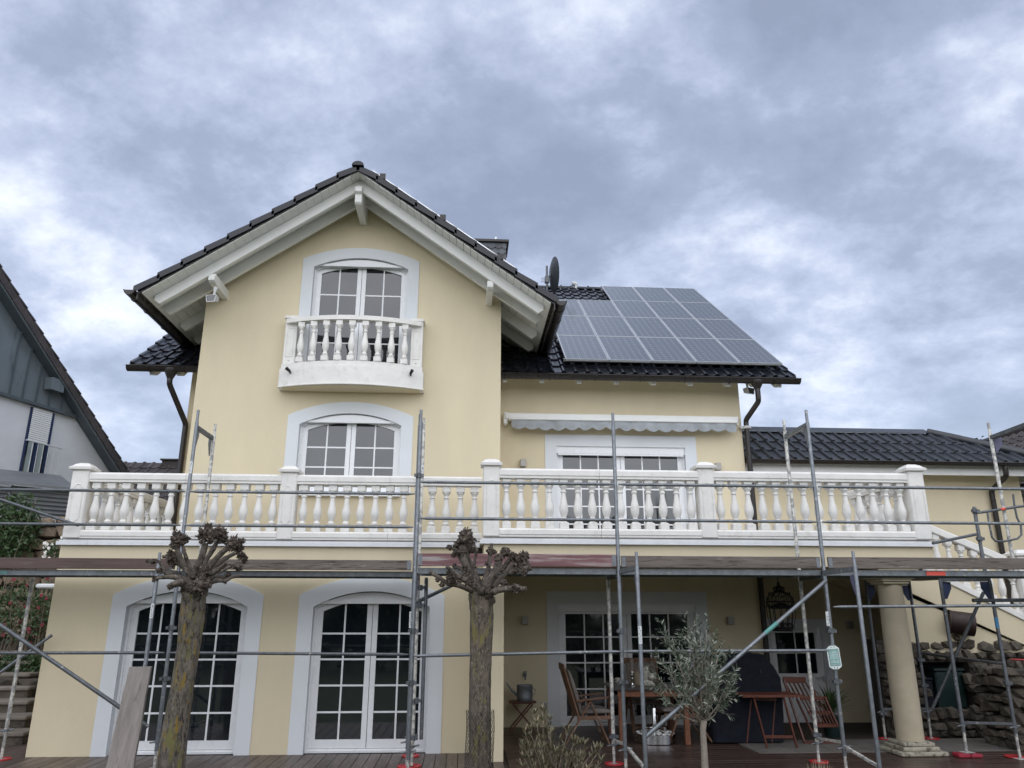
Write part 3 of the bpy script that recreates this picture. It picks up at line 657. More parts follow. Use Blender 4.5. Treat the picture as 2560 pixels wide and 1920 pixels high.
# ------------------------------------------------------------------ main roof
MS, MY0, MZ0 = .7536, 13.0, 5.95; MP = math.atan(MS); cm, sm = math.cos(MP), math.sin(MP); RY = 18.35
def mroof(y, off=0.0): return MZ0 + MS*(y-MY0) - off
mx0, mx1 = -5.86, 6.02
mr = thing('main_roof', (0, MY0, MZ0), None, None); mr.parent = house; mr.location = Vector((0, MY0, MZ0)) - wloc(house)
for xa, xb in ((mx0+.03, -4.7), (.45, mx1-.03)):
    b = MB(); b.prism([Vector((xa,MY0+.03,mroof(MY0+.03,.06))), Vector((xa,RY,mroof(RY,.06))), Vector((xa,RY,mroof(RY,.09))), Vector((xa,MY0+.03,mroof(MY0+.03,.09)))], (xb-xa,0,0)); b.build('roof_sheathing', whitew, mr)
b = MB(); b.prism([Vector((-4.7,14.5,mroof(14.5,.06))), Vector((-4.7,RY,mroof(RY,.06))), Vector((-4.7,RY,mroof(RY,.09))), Vector((-4.7,14.5,mroof(14.5,.09)))], (5.16,0,0)); b.build('roof_sheathing', whitew, mr)
b = MB(); b.prism([Vector((mx0+.03,RY,mroof(RY,.06))), Vector((mx0+.03,RY+5,mroof(RY,.06)-5*MS)), Vector((mx0+.03,RY+5,mroof(RY,.09)-5*MS)), Vector((mx0+.03,RY,mroof(RY,.09)))], (mx1-mx0-.06,0,0)); b.build('roof_sheathing', tilem, mr)
PX0, PX1, PY0 = 1.80, 5.90, 13.27
def skip_m(q):
    if abs(q.x-GX) < 2.30 and q.z < groof(q.x)+.1: return True
    if abs(q.x-GX) < GH and groof(q.x)-.35 < q.z < groof(q.x)+.02 and q.y > 14.2: return True
    return False
def cover_m(q):
    s__ = (q.y-PY0)/cm
    return q.x > PX0+.1 and q.x < PX1 and s__ > .15 and (s__ < 4.5 or q.x > 3.45)
cols = int((mx1-mx0)/.215); gm = .372; rows = int((RY-MY0)/cm/gm)
tile_field(mr, (mx0, MY0-.02, mroof(MY0-.02)-.015), (1,0,0), (0,cm,sm), cols, rows, (mx1-mx0)/cols, (RY-MY0)/cm/rows, tilem, skip=skip_m, cover=cover_m, maxparts=296)
for xx in (mx0-.012, mx1-.01):                             # verge tiles of the main roof
    for i in range(rows):
        s0, s1 = i*(RY-MY0)/rows, (i+1)*(RY-MY0)/rows
        p = [Vector((xx,MY0+s0-.015,mroof(MY0+s0)+.05)), Vector((xx,MY0+s1,mroof(MY0+s1)+.02)), Vector((xx,MY0+s1,mroof(MY0+s1)-.09)), Vector((xx,MY0+s0-.015,mroof(MY0+s0)-.06))]
        b = MB(); b.prism(p, (.02,0,0)); b.build('verge_tile', tilem, mr)
for i in range(33):
    x0 = mx0+i*.36; n = 6
    if x0 > mx1-.3: break
    A = [Vector((x0, RY-math.cos(PI*k/n)*.11, mroof(RY)-.03+math.sin(PI*k/n)*.085)) for k in range(n+1)]; B = [v+Vector((.37,0,-.006)) for v in A]
    b = MB(); b.strip(A, B); b.add(A, [tuple(range(n+1))]); b.box(x0-.01, x0+.03, RY-.02, RY+.02, mroof(RY)+.04, mroof(RY)+.085); b.build('ridge_tile', tilem, mr, smooth=.8)
def eave_gutter(parent, x0, x1, y, z, r=.085, mat=guttm):
    A = [Vector((x0, y-math.cos(PI*k/8)*r, z-math.sin(PI*k/8)*r)) for k in range(9)]; B = [Vector((x1, v.y, v.z)) for v in A]
    b = MB(); b.strip(A, B); b.add(A, [tuple(range(9))]); b.add(B, [tuple(range(9))]); b.tube([Vector((x0,y-r,z)), Vector((x1,y-r,z))], .011, 6)
    b.box(x0, x1, y-r+.005, y+r-.005, z-.02, z-.015); return b.build('gutter', mat, parent, smooth=.7)
gy, gz = MY0-.03, MZ0-.055
eave_gutter(mr, mx0-.03, gl-.01, gy, gz); eave_gutter(mr, gr+.005, mx1+.06, gy, gz)
for xx in [mx0+.35, mx0+.95] + [gr+.1+i*.82 for i in range(7)]:
    b = MB(); b.tube([Vector((xx, gy-math.cos(PI*k/8)*.092, gz-math.sin(PI*k/8)*.092)) for k in range(9)], .008, 6); b.build('gutter_bracket', guttm, mr)
# rafter tails under the main eave (positions read at Y = 13.25)
tails = [at(1200+.3978*x, 560+.3978*1015, Y=13.2).x for x in (140, 372, 604, 838, 1068, 1300, 1535, 1700, 1850)] + [at(320+x/4.609, 600+1590/4.609, Y=13.2).x for x in (275, 585)]
for xx in tails:
    p = [Vector((xx,13.06,mroof(13.06,.092))), Vector((xx,YR+.02,mroof(YR+.02,.092))), Vector((xx,YR+.02,mroof(YR+.02,.31))), Vector((xx,13.22,mroof(13.22,.30))), Vector((xx,13.09,mroof(13.09,.24)))]
    b = MB(); b.prism(p, (.085,0,0)); b.build('rafter_tail', whitew, mr, bevel=.004)
# downpipes
def pipe(parent, pts, r=.045, name='downpipe', mat=guttm, n=12):
    b = MB(); q = []
    for i, p in enumerate(pts):
        p = Vector(p)
        if 0 < i < len(pts)-1:
            a = (Vector(pts[i-1])-p).normalized(); c = (Vector(pts[i+1])-p).normalized(); q += [p+a*.06, p+(a+c)*.012, p+c*.06]
        else: q.append(p)
    b.tube(q, r, n); return b.build(name, mat, parent, smooth=.9)
xr_ = XR+.07
p0 = at(1894,975,Y=gy).x
dp = pipe(mr, [(p0,gy,gz-.02),(p0,gy,gz-.42),(xr_,YR-.06,at(1860,1052,Y=YR).z),(xr_,YR-.06,-.05)], .048)
b = MB(); b.lathe([(.11,0),(.105,-.06),(.05,-.16)], (p0,gy,gz-.03), 12); b.build('outlet', guttm, mr, smooth=.8)
b = MB(); b.lathe([(.058,0),(.085,.01),(.085,.05),(.058,.06)], (xr_,YR-.06,at(1868,1071,Y=YR).z-.03), 12); b.box(xr_-.12,xr_,YR-.08,YR-.002,at(1868,1071,Y=YR).z-.02,at(1868,1071,Y=YR).z+.02); b.build('pipe_bracket', plas, mr, smooth=.5)
p1 = at(425,945,Y=gy).x
pipe(mr, [(p1,gy,gz-.02),(p1,gy,gz-.30),(XLm-.0+.02,YR-.07,at(462,1062,Y=YR).z),(XLm+.02,YR-.07,3.0)], .048)
b = MB(); b.lathe([(.11,0),(.105,-.06),(.05,-.18)], (p1,gy,gz-.03), 12); b.build('outlet', guttm, mr, smooth=.8)

# chimney clad in slate
ch = thing('chimney', (.5, 17.1, 8.9), None, None); ch.parent = house; ch.location = Vector((.5,17.1,8.9))-wloc(house)
cz = 10.62
b = MB(); b.box(.10, .90, 17.0, 17.75, 8.2, cz-.06); b.build('chimney_core', slate, ch)
b = MB(); b.box(.03, .97, 16.93, 17.82, cz-.06, cz); b.build('chimney_cap', guttm, ch)
for r in range(6):
    for i in range(5):
        x0 = .09+(i*.18)-(.09 if r % 2 else 0); z1 = cz-.07-r*.15
        xa, xb = max(x0,.09), min(x0+.175,.91)
        if xb-xa < .04: continue
        pts = [Vector((xa,16.985,z1)), Vector((xb,16.985,z1)), Vector((xb,16.97,z1-.12)), Vector(((xa+xb)/2+.03,16.966,z1-.17)), Vector(((xa+xb)/2-.03,16.966,z1-.17)), Vector((xa,16.97,z1-.12))]
        b = MB(); b.prism(pts, (0,.008,0)); b.build('slate', slate, ch)
b = MB(); b.tube([(.66,17.3,cz),(.66,17.3,cz+.24)], .035, 10); b.build('flue', alu, ch, smooth=.6)
# ================================================================== balustrades
BP = [(.036,.12),(.050,.135),(.052,.15),(.040,.17),(.033,.185),(.036,.20),(.050,.235),(.060,.28),(.063,.32),(.060,.36),(.050,.42),(.040,.48),(.034,.54),(.031,.575),(.040,.585),(.043,.597),(.040,.61),(.032,.62),(.036,.64),(.050,.665),(.055,.675)]
def baluster_mesh(h):
    b = MB(); k = h/.80; w_ = .064
    b.cbox(-w_, w_, -w_, w_, 0, .105*k, .010)
    b.lathe([(w_*.98,.105*k)]+[(r, z*k) for r, z in BP], n=16, cap=False)
    b.cbox(-.060, .060, -.060, .060, .690*k, .80*k, .008)
    b.lathe([(.058,.675*k),(.058,.692*k)], n=16)
    me = b.mesh('baluster', stonew)
    bm = bmesh.new(); bm.from_mesh(me)
    for f in bm.faces: f.smooth = len(f.verts) == 4 and abs(f.normal.z) < .9 and f.calc_area() < .002
    for e in bm.edges:
        if len(e.link_faces) == 2 and e.calc_face_angle(0) > .7: e.smooth = False
    bm.to_mesh(me); bm.free(); return me
def rail(b, a, c, w, h, zc):                              # a,c on plan, moulded section
    a = Vector((a[0], a[1], 0)); c = Vector((c[0], c[1], 0)); d = (c-a).normalized(); n = Vector((-d.y, d.x, 0))
    pr = [(-w/2+.012, 0), (-w/2+.012, h*.22), (-w/2, h*.30), (-w/2, h*.80), (-w/2+.018, h), (w/2-.018, h), (w/2, h*.80), (w/2, h*.30), (w/2-.012, h*.22), (w/2-.012, 0)]
    b.prism([a+n*q[0]+Vector((0,0,zc+q[1])) for q in pr], c-a)
def pillar(parent, x, y, w, z0, z1, deco=True):
    b = MB(); b.cbox(x-w/2, x+w/2, y-w/2, y+w/2, z0, z1-.11, .012); p = b.build('pillar', stonew, parent)
    b = MB(); c = w/2
    rings = [(c+.004, z1-.108),(c+.035, z1-.10),(c+.04, z1-.065),(c+.01,z1-.05),(c-.02, z1-.018),(c-.05, z1-.006),(c-.05, z1)]
    vs = [(x+sx_*r, y+sy_*r, z) for r, z in rings for sx_, sy_ in ((-1,-1),(1,-1),(1,1),(-1,1))]
    fs = [(i*4+j, i*4+(j+1)%4, i*4+4+(j+1)%4, i*4+4+j) for i in range(len(rings)-1) for j in range(4)] + [(3,2,1,0), tuple(range(len(vs)-4, len(vs)))]
    b.add(vs, fs); b.build('pillar_cap', stonew, p)
    if deco:                                              # raised moulded panel on the front, notched at both ends
        b = MB(); yy = y-w/2-.006; a = w*.30; zt, zb_ = z1-.33, z0+.22
        top = [(-a,zt-.03),(-a*.72,zt-.03),(-a*.55,zt-.012),(-a*.35,zt+.018),(a*.35,zt+.018),(a*.55,zt-.012),(a*.72,zt-.03),(a,zt-.03)]
        bot = [(a,zb_+.03),(a*.72,zb_+.045),(a*.5,zb_+.02),(a*.2,zb_),(-a*.2,zb_),(-a*.5,zb_+.02),(-a*.72,zb_+.045),(-a,zb_+.03)]
        lp = [Vector((x+q[0], yy+.003, q[1])) for q in top+bot]; lp.append(lp[0])
        b.tube(lp, .005, 5, cap=False); b.build('panel_moulding', stonew, p)
    return p
def balustrade(label, pill, n_list, z0, zr, name='balustrade', pw=.225, y=None, axis='x', fixed=None):
    """pill: list of (x, y) pillar centres (None: no pillar, end point)"""
    t = thing(name, (pill[0][0], pill[0][1], z0), label, 'balustrade', 'white stone balustrades round the balcony')
    rb, rt = .115, .135
    me = baluster_mesh(zr-rt-(z0+rb))
    for (a, c), n in zip(zip(pill, pill[1:]), n_list):
        A, C = Vector((a[0],a[1],0)), Vector((c[0],c[1],0)); d = (C-A).normalized(); L_ = (C-A).length
        e0 = pw/2 if a[2] else 0; e1 = pw/2 if c[2] else 0
        A2, C2 = A+d*(e0-.0), C-d*(e1-.0)
        half = (A2+C2)/2
        for s_, q_ in ((A2, half-d*.002), (half+d*.002, C2)):
            b = MB(); rail(b, s_, q_, .215, rb, z0); b.build('bottom_rail', stonew, t)
            b = MB(); rail(b, s_, q_, .20, rt, zr-rt); b.build('top_rail', stonew, t)
        for i in range(n):
            p = A2 + (C2-A2)*((i+.5)/n) if not fixed else A2+(C2-A2)*fixed[i]
            mobj('baluster', me, t, (p.x, p.y, z0+rb), rot=(0, 0, math.atan2(d.y, d.x)))
    return t
yb_l, yb_r = YG+.06, YP+.06                               # front faces of the rails sit just behind the drip edge
zl0, zlr = at(700,1349.5,Y=YG).z+.0, at(700,1186.2,Y=YG-.03).z
zr0, zrr = at(1400,1343,Y=YP).z, at(1531,1173.8,Y=YP-.03).z
print('rails', zl0, zlr, zr0, zrr)
def pcx(u, v, y): return at(u, v, Y=y).x
xA = (pcx(182,1175,YG-.05)+pcx(222,1175,YG-.05))/2+.01; xB = (pcx(704.5,1175,YG-.05)+pcx(744,1175,YG-.05))/2; xC = (pcx(1211,1180,YP-.05)+pcx(1247,1180,YP-.05))/2
xD = (pcx(1748,1190,YP-.05)+pcx(1782,1190,YP-.05))/2; xE = (pcx(2271,1190,YP-.05)+pcx(2304,1190,YP-.05))/2+.005
print(xA, xB, xC, xD, xE)
bl = balustrade('long white balustrade on the left of the balcony, in front of the gable wall', [(xA,yb_l,1),(xB,yb_l,1),(xC-.12,yb_l,0)], [13,13], zl0, zlr)
pillar(bl, xA, yb_l, .235, zl0, zlr+.135); pillar(bl, xB, yb_l, .225, zl0, zlr+.135)
br = balustrade('long white balustrade on the right of the balcony, above the covered terrace', [(xC,yb_r,1),(xD,yb_r,1),(xE,yb_r,1)], [14,14], zr0, zrr)
pillar(br, xC, yb_r, .225, zr0, zrr+.135); pillar(br, xD, yb_r, .225, zr0, zrr+.135); pillar(br, xE, yb_r, .235, zr0, zrr+.135)
balustrade('white balustrade running back along the left edge of the balcony towards the neighbour', [(xA,yb_l+.12,0),(xA+.06,14.9,0)], [15], zl0, zlr)
sb_ = balustrade('short white balustrade running back along the right edge of the balcony to the stairs', [(xE,yb_r+.12,0),(xE-.05,12.35,0)], [7], zr0, zrr)

# curved little balcony of the gable
sbt = thing('gable_balcony', ((at(897,900,Y=YU).x), YU, 5.36), 'small bowed white balcony with nine turned balusters in front of the gable door', 'balcony')
cxb = (at(696,965,Y=12.15).x + at(1058,972,Y=12.15).x)/2; hwb = (at(1058,972,Y=12.1).x - at(696,965,Y=12.1).x)/2
zb0, zb1 = at(696,966,Y=12.1).z, at(700,922,Y=12.1).z
def bow(x, y_end, bulge): t_ = (x-cxb)/hwb; return y_end - bulge*(1-t_*t_)
def bowprism(name, hw_, z0, z1, yend, bulge, back, mat, lift=0.0, n=16, inner=None):
    b = MB(); xs = [cxb-hw_+2*hw_*i/n for i in range(n+1)]
    F_ = [(x, bow(x, yend, bulge)) for x in xs]; Bk = [(x, back if inner is None else bow(x, yend, bulge)+inner) for x in xs]
    vs = []; 
    for z in (z0, z1): vs += [(x,y,z) for x,y in F_]+[(x,y,z) for x,y in Bk]
    m_ = n+1; fs = []
    for i in range(n):
        fs += [(i,i+1,2*m_+i+1,2*m_+i), (m_+i+1,m_+i,3*m_+i,3*m_+i+1), (i+1,i,m_+i,m_+i+1), (2*m_+i,2*m_+i+1,3*m_+i+1,3*m_+i)]
    fs += [(0,m_,3*m_,2*m_), (m_+n,n,2*m_+n,3*m_+n)]
    b.add(vs, fs); return b.build(name, mat, sbt)
bowprism('slab', hwb, zb0, zb1, 12.10, .27, YU-.002, stonew)
bowprism('slab_lip', hwb+.012, zb0-.015, zb0-.0005, 12.09, .275, YU-.002, stonew)
bowprism('base_rail', hwb-.02, zb1+.002, zb1+.085, 12.115, .27, 0, stonew, inner=.13)
bowprism('soffit', hwb-.06, zb0-.022, zb0-.0155, 12.14, .27, YU-.003, cream)
zt_ = at(1120*.5184+300, 360+825*.5184, Y=11.83).z
bowprism('hand_rail', hwb-.06, zt_-.075, zt_, 12.09, .27, 0, stonew, inner=.15)
hmb = baluster_mesh(zt_-.075-(zb1+.087))
for i in range(9):
    x = cxb + (i-4)*.213
    mobj('baluster', hmb, sbt, (x, bow(x, 12.09, .27)+.075, zb1+.087), scale=(.92,.92,1))
for sg in (-1, 1):
    x = cxb+sg*(hwb-.13); b = MB(); b.cbox(x-.10, x+.10, 12.11, YU-.004, zb1+.088, zt_+.02, .008); pl_ = b.build('end_pillar', stonew, sbt)
    b = MB(); b.cbox(x-.125, x+.125, 12.085, YU-.004, zt_+.021, zt_+.055, .008); b.cbox(x-.105, x+.105, 12.10, YU-.004, zt_+.056, zt_+.075, .008); b.build('pillar_cap', stonew, pl_)
    b = MB(); q = [(x-.055,zb1+.22),(x+.055,zb1+.22),(x+.055,zt_-.16),(x-.055,zt_-.16)]; b.tube([Vector((a,12.108,c)) for a, c in q+[q[0]]], .006, 5, cap=False)
    for zz in (zb1+.15, zt_-.07): b.lathe([(.014,-.006),(.014,.006)], (x,12.105,zz), 8)
    b.build('panel_moulding', stonew, pl_)
    xs_ = cxb+sg*hwb*.83; yy = bow(xs_, 12.10, .27); b = MB(); b.tube([(xs_,yy+.01,zb1-.10),(xs_-sg*.0,yy-.05,zb1-.08),(xs_-.05*1,yy-.10,zb1-.04)] if sg < 0 else [(xs_,yy+.01,zb1-.10),(xs_,yy-.05,zb1-.08),(xs_+.03,yy-.10,zb1-.035)], [.012,.022,.030], 8); b.build('spout_light', iron, sbt, smooth=.8)

# ================================================================== annex with low tiled roof
AY = 14.15
AXR = at(2544,1183,Y=AY).x
zg_ = at(2200,1158,Y=13.62).z; AP = math.radians(35); AGY = 13.62
ax0 = XR+.02
ann = thing('annex', (8, AY, 0), 'low cream annex with a charcoal hipped tile roof at the right of the house', 'annex')
aw0 = at(1932,1590,Y=AY).x; 
dL, dR, dT, dB = at(1926,1572,Y=AY).x, at(2052,1572,Y=AY).x, at(1990,1566,Y=AY).z, -.26
print('annex door', dL, dR, dT)
wall_with_holes(outline_with_doors(XR-.2, AXR, -.30, zg_+.02, [[Vector((dL,0,dB)),Vector((dL,0,dT)),Vector((dR,0,dT)),Vector((dR,0,dB))]]), [], AY, .25, 'wall', cream, ann)
m_ = MB(); m_.box(AXR-.25, AXR-.002, AY+.25, AY+5, -.3, zg_+.02); m_.build('end_wall', cream, ann)
m_ = MB(); m_.box(dL-.1, dR+.1, AY+.3, AY+.32, -.3, 2.4); m_.build('dark_room_sheet', iron, ann)  # black sheet for the unlit inside of the annex
m_ = MB(); m_.box(dR+.16, AXR, AY-.012, AY-.002, -.30, at(2114,1836,Y=AY).z); m_.build('wall_foot_strip', iron, ann)  # dark strip along the foot of the annex wall, right of the door
m_ = MB(); m_.box(ax0, AXR+.28, AGY+.10, AGY+.125, zg_-.19, zg_+.03); m_.box(AXR+.255, AXR+.28, AGY+.13, AY+4, zg_-.19, zg_+.03); m_.build('fascia_board', whitew, ann)
m_ = MB(); m_.box(ax0, AXR+.25, AGY+.13, AY-.002, zg_-.05, zg_-.03); m_.build('eave_soffit', whitew, ann)
# door of the annex, glazed above, panelled below
DZ = .66; W_, _ = window(ann, AY, dL, dR, DZ, 0, dT, .13, 2, 2, leaves=1, depth=.07, arched=False, door=True, name='door', lw=.06, botrail=.06, w1=.02, fw=.02, box=False, surround=True)
m_ = MB(); m_.box(dL, dR, AY+.05, AY+.09, dB, DZ-.001); m_.build('door_leaf', pvc, W_)
m_ = MB(); m_.box(dL-.13, dL, AY-.014, AY+.0, dB, DZ-.001); m_.box(dR, dR+.13, AY-.014, AY+.0, dB, DZ-.001); m_.build('surround', trim, W_)
m_ = MB(); m_.cbox(dL+.16, (dL+dR)/2-.02, AY+.038, AY+.049, .05, .66); m_.cbox((dL+dR)/2+.02, dR-.16, AY+.038, AY+.049, .05, .66); m_.build('door_panel', pvc, W_, bevel=.004)
hz_ = at(2045,1695,Y=AY).z; m_ = MB(); m_.beam((dR-.04,AY+.0,hz_), (dR-.17,AY+.0,hz_), .018, .02); m_.box(dR-.05, dR-.02, AY+.0, AY+.05, hz_-.07, hz_+.03); m_.build('handle', alu, W_)
RR = 1.28; ca, sa = math.cos(AP), math.sin(AP)
def aroof(y, o=0): return zg_+.05+math.tan(AP)*(y-AGY)-o
ridgeY = AGY+RR*ca+.16; hipX0 = at(2318,1086,Y=ridgeY).x; hipX1 = AXR+.40
ar = thing('annex_roof', (8, AGY, zg_), None, None); ar.parent = ann; ar.location = Vector((8, AGY, zg_)) - wloc(ann)
def hipx(y): t_ = (y-AGY)/(ridgeY-AGY); return hipX1+(hipX0-hipX1)*t_
b = MB(); b.prism([Vector((ax0,AGY+.02,aroof(AGY+.02,.03))), Vector((hipX1,AGY+.02,aroof(AGY+.02,.03))), Vector((hipX0,ridgeY,aroof(ridgeY,.03))), Vector((ax0,ridgeY,aroof(ridgeY,.03)))], (0,0,-.04)); b.build('roof_sheathing', tileg, ar)
aw_ = .226; ncol = int((hipX1-ax0)/aw_); ga = (ridgeY-AGY)/ca/3.35
tile_field(ar, (ax0, AGY-.02, aroof(AGY-.02)-.02), (1,0,0), (0,ca,sa), ncol, 3, aw_, ga, tileg, skip=lambda q: q.x > hipx(q.y)-.05, maxparts=300, k=1.3, name='roof_tile')
b = MB(); b.prism([Vector((ax0,ridgeY-.02,aroof(ridgeY)-.02)), Vector((ax0,ridgeY-.13,aroof(ridgeY-.13)+.05)), Vector((ax0,ridgeY+.10,aroof(ridgeY)+.09)), Vector((ax0,ridgeY+.12,aroof(ridgeY)+.0))], (hipX0-ax0,0,0)); b.build('ridge_flashing', tileg, ar)
hp0, hp1 = Vector((hipX0,ridgeY,aroof(ridgeY)+.0)), Vector((hipX1+.0,AGY-.02,aroof(AGY)+.04))
for i in range(4):
    a = hp0.lerp(hp1, i/4); c = hp0.lerp(hp1, (i+1)/4+.02); b = MB(); b.tube([a+Vector((0,0,.012)), c+Vector((0,0,-.0))], [.075,.09], 10); b.build('hip_tile', tileg, ar, smooth=.9)
b = MB(); b.add([(hipX0,ridgeY,aroof(ridgeY)-.02),(hipX1,AGY,aroof(AGY)-.02),(hipX1,AGY+4,aroof(AGY)-.02),(hipX0,AGY+4,aroof(ridgeY)-.02)], [(0,1,2,3)]); b.build('hip_slope', tileg, ar)
eave_gutter(ar, ax0, hipX1+.06, AGY-.06, zg_+.02, .07)
px_ = at(2060+1620*.2773, 1000+640*.2773, Y=AGY).x
pipe(ann, [(px_,AGY-.05,zg_-.02),(px_,AGY-.05,zg_-.22),(px_+.02,AY-.07,zg_-.42),(px_+.02,AY-.07,.5)], .048)

# ================================================================== stairs from the balcony down to the right
st = thing('stairs', (7.5, 12.3, 0), 'cream masonry stairs with a sloping white balustrade descending right from the balcony', 'stairs')
SY = 12.35
s0 = at(2326,1311,Y=SY); s1 = at(2517.6,1391,Y=SY); sl_ = (s1.z-s0.z)/(s1.x-s0.x)
xst = XBR+.06; xen = s1.x
hz0 = s0.z+sl_*(xst-s0.x)
b0 = at(2401.8,1457.7,Y=SY); b1 = at(2558.6,1534.6,Y=SY); slb = (b1.z-b0.z)/(b1.x-b0.x)
def hz(x): return s0.z+sl_*(x-s0.x)
def bz(x): return b0.z+slb*(x-b0.x)
b = MB()
for k, (y0, w_) in enumerate(((SY, .17),)):
    p = [Vector((xst,y0,hz(xst)-.13)), Vector((xen,y0,hz(xen)-.13)), Vector((xen,y0,hz(xen))), Vector((xst,y0,hz(xst)))]; b.prism(p, (0,w_,0))
b.build('hand_rail', stonew, st, bevel=.015)
xe2 = xen+1.3
b = MB(); b.prism([Vector((xst,SY-.01,bz(xst))), Vector((xe2,SY-.01,bz(xe2))), Vector((xe2,SY-.01,bz(xe2)-.11)), Vector((xst,SY-.01,bz(xst)-.11))], (0,.2,0)); b.build('bottom_rail', stonew, st, bevel=.01)
mes = baluster_mesh(.74)
for i in range(13):
    x = xst+.12+i*.205
    if x > xen+1.2: break
    h_ = hz(x)-.13-bz(x) if x < xen else .62
    mobj('baluster', mes, st, (x, SY+.085, bz(x)-.02), scale=(.95,.95,min(1.05,(h_+.03)/.74)))
c1 = at(2275,1480,Y=SY); c2 = at(2507,1586,Y=SY); slc = (c2.z-c1.z)/(c2.x-c1.x)
def cz_(x): return c1.z+slc*(x-c1.x)
b = MB(); b.prism([Vector((xst,SY+.02,bz(xst)-.111)), Vector((xe2,SY+.02,bz(xe2)-.111)), Vector((xe2,SY+.02,cz_(xe2))), Vector((xst,SY+.02,cz_(xst)))], (0,1.77,0)); b.build('stringer_wall', cream, st)
pc = at(2548,1382,Y=SY); pillar(st, pc.x+.05, SY+.08, .27, bz(pc.x)-.05, at(2540,1374,Y=SY).z, deco=False)
b = MB(); b.box(pc.x-.02, 12.5, 12.9, 13.0, 1.0, bz(pc.x)+.2); b.build('landing_wall', cream, st)
b = MB(); b.prism([Vector((xst,SY+.07,cz_(xst)+.01)), Vector((xe2,SY+.07,cz_(xe2)+.01)), Vector((xe2,SY+.07,1.2)), Vector((xst+.35,SY+.07,1.2)), Vector((xst+.05,SY+.07,cz_(xst)-.1))], (0,.12,0)); b.build('wall_below', cream, st)
for i in range(9):
    x0 = xst+i*.27; b = MB(); zt__ = bz(x0)-.14; b.box(x0, x0+.272, SY+.05, SY+1.785, zt__-.20, zt__); b.build('step', stepm, st)
m_ = MB(); m_.box(XBR-.02, XBR+.045, YP+.30, SY, zR0-.42, zR0-.01); m_.build('white_end_trim', stonew, st)
wl_ = thing('soffit_downlight', at(2340,1500,Y=13.2), 'small white box light fixed to the cream wall beside the column top', 'lamp')
q = at(2325,1503,Y=13.5); b = MB(); b.cbox(q.x-.11, q.x+.13, AY-.13, AY-.002, q.z-.05, q.z+.06); b.build('housing', whitew, wl_); wl_.location = (q.x, AY, q.z); wl_.children[0].location = wl_.children[0].location  # placed on the wall
wl_.children[0].location = Vector((q.x+.01, AY-.066, q.z-.05)) - Vector(wl_.location)

# ================================================================== solar panels
def panel_mesh():
    b = MB(); w_, l_ = .403, .750
    b.add([(-w_+.012,-l_+.012,.036),(w_-.012,-l_+.012,.036),(w_-.012,l_-.012,.036),(-w_+.012,l_-.012,.036)], [(0,1,2,3)]); face = b.mesh('cell_face', pvm, recalc=False)
    f = MB()
    for a in ((-w_,w_,-l_,-l_+.014),(-w_,w_,l_-.014,l_),(-w_,-w_+.014,-l_+.0142,l_-.0142),(w_-.014,w_,-l_+.0142,l_-.0142)): f.box(a[0],a[1],a[2],a[3],0,.040)
    f.box(-w_+.02, w_-.02, -l_+.02, l_-.02, .004, .03)
    c = MB(); c.box(-w_-.02, w_+.02, -.62, -.58, -.06, -.005); c.box(-w_-.02, w_+.02, .58, .62, -.06, -.005)
    return face, f.mesh('frame', alu), c.mesh('mounting_rail', alu)
pf, pfr, prl = panel_mesh()
mrot = Matrix.Rotation(MP, 4, 'X')
pw_ = (PX1-PX0)/5; ph_ = (18.12-PY0)/cm/4
rown = ['bottom', 'second', 'third', 'top']; coln = ['first', 'second', 'third', 'fourth', 'fifth']
for r in range(4):
    for c in range(5):
        if r == 3 and c < 2: continue
        s__ = (r+.5)*ph_; p = Vector((PX0+(c+.5)*pw_, PY0+s__*cm, mroof(PY0)+s__*sm)) + Vector((0,-sm,cm))*.115
        t = thing('solar_panel', p, 'solar panel on the main roof, %s row from below, %s column from the left' % (rown[r], coln[c]), 'solar panel', 'solar panels on the main roof')
        t.rotation_euler = (MP, 0, 0)
        for nm, me in (('cell_face', pf), ('frame', pfr), ('mounting_rail', prl)):
            o = bpy.data.objects.new(nm, me); COL.objects.link(o); o.parent = t; WL[o.name] = p
# row of panels on the right slope of the gable, seen edge on
uxg = Vector((0,-1,0)); 
for i in range(4):
    yy = 12.01 + i*.86; 
    xa = GX+.30; Lr = 2.45
    t = thing('solar_panel', (GX+1.5, yy, groof(GX+1.5)+.12), 'solar panel lying on the right slope of the gable roof, %s back from the verge' % (['nearest','second','third','fourth'][i]), 'solar panel', 'solar panels on the gable roof')
    b = MB(); x0, x1 = GX+.20, GX+2.66
    for xq0, xq1 in ((x0, (x0+x1)/2-.006), ((x0+x1)/2+.006, x1)):
        b.prism([Vector((xq0,yy-.41,groof(xq0)+.20)), Vector((xq1,yy-.41,groof(xq1)+.20)), Vector((xq1,yy-.41,groof(xq1)+.222)), Vector((xq0,yy-.41,groof(xq0)+.222))], (0,.82,0))
    b.build('frame', alu, t)
    b = MB()
    for xq in (x0+.18, (x0+x1)/2-.0, x1-.25):
        b.box(xq-.05, xq+.05, yy-.435, yy-.412, groof(xq)+.17, groof(xq)+.27); b.box(xq-.02, xq+.02, yy-.43, yy+.3, groof(xq)+.0, groof(xq)+.135)
    b.build('clamp', guttm, t)['kind'] = 'stuff'

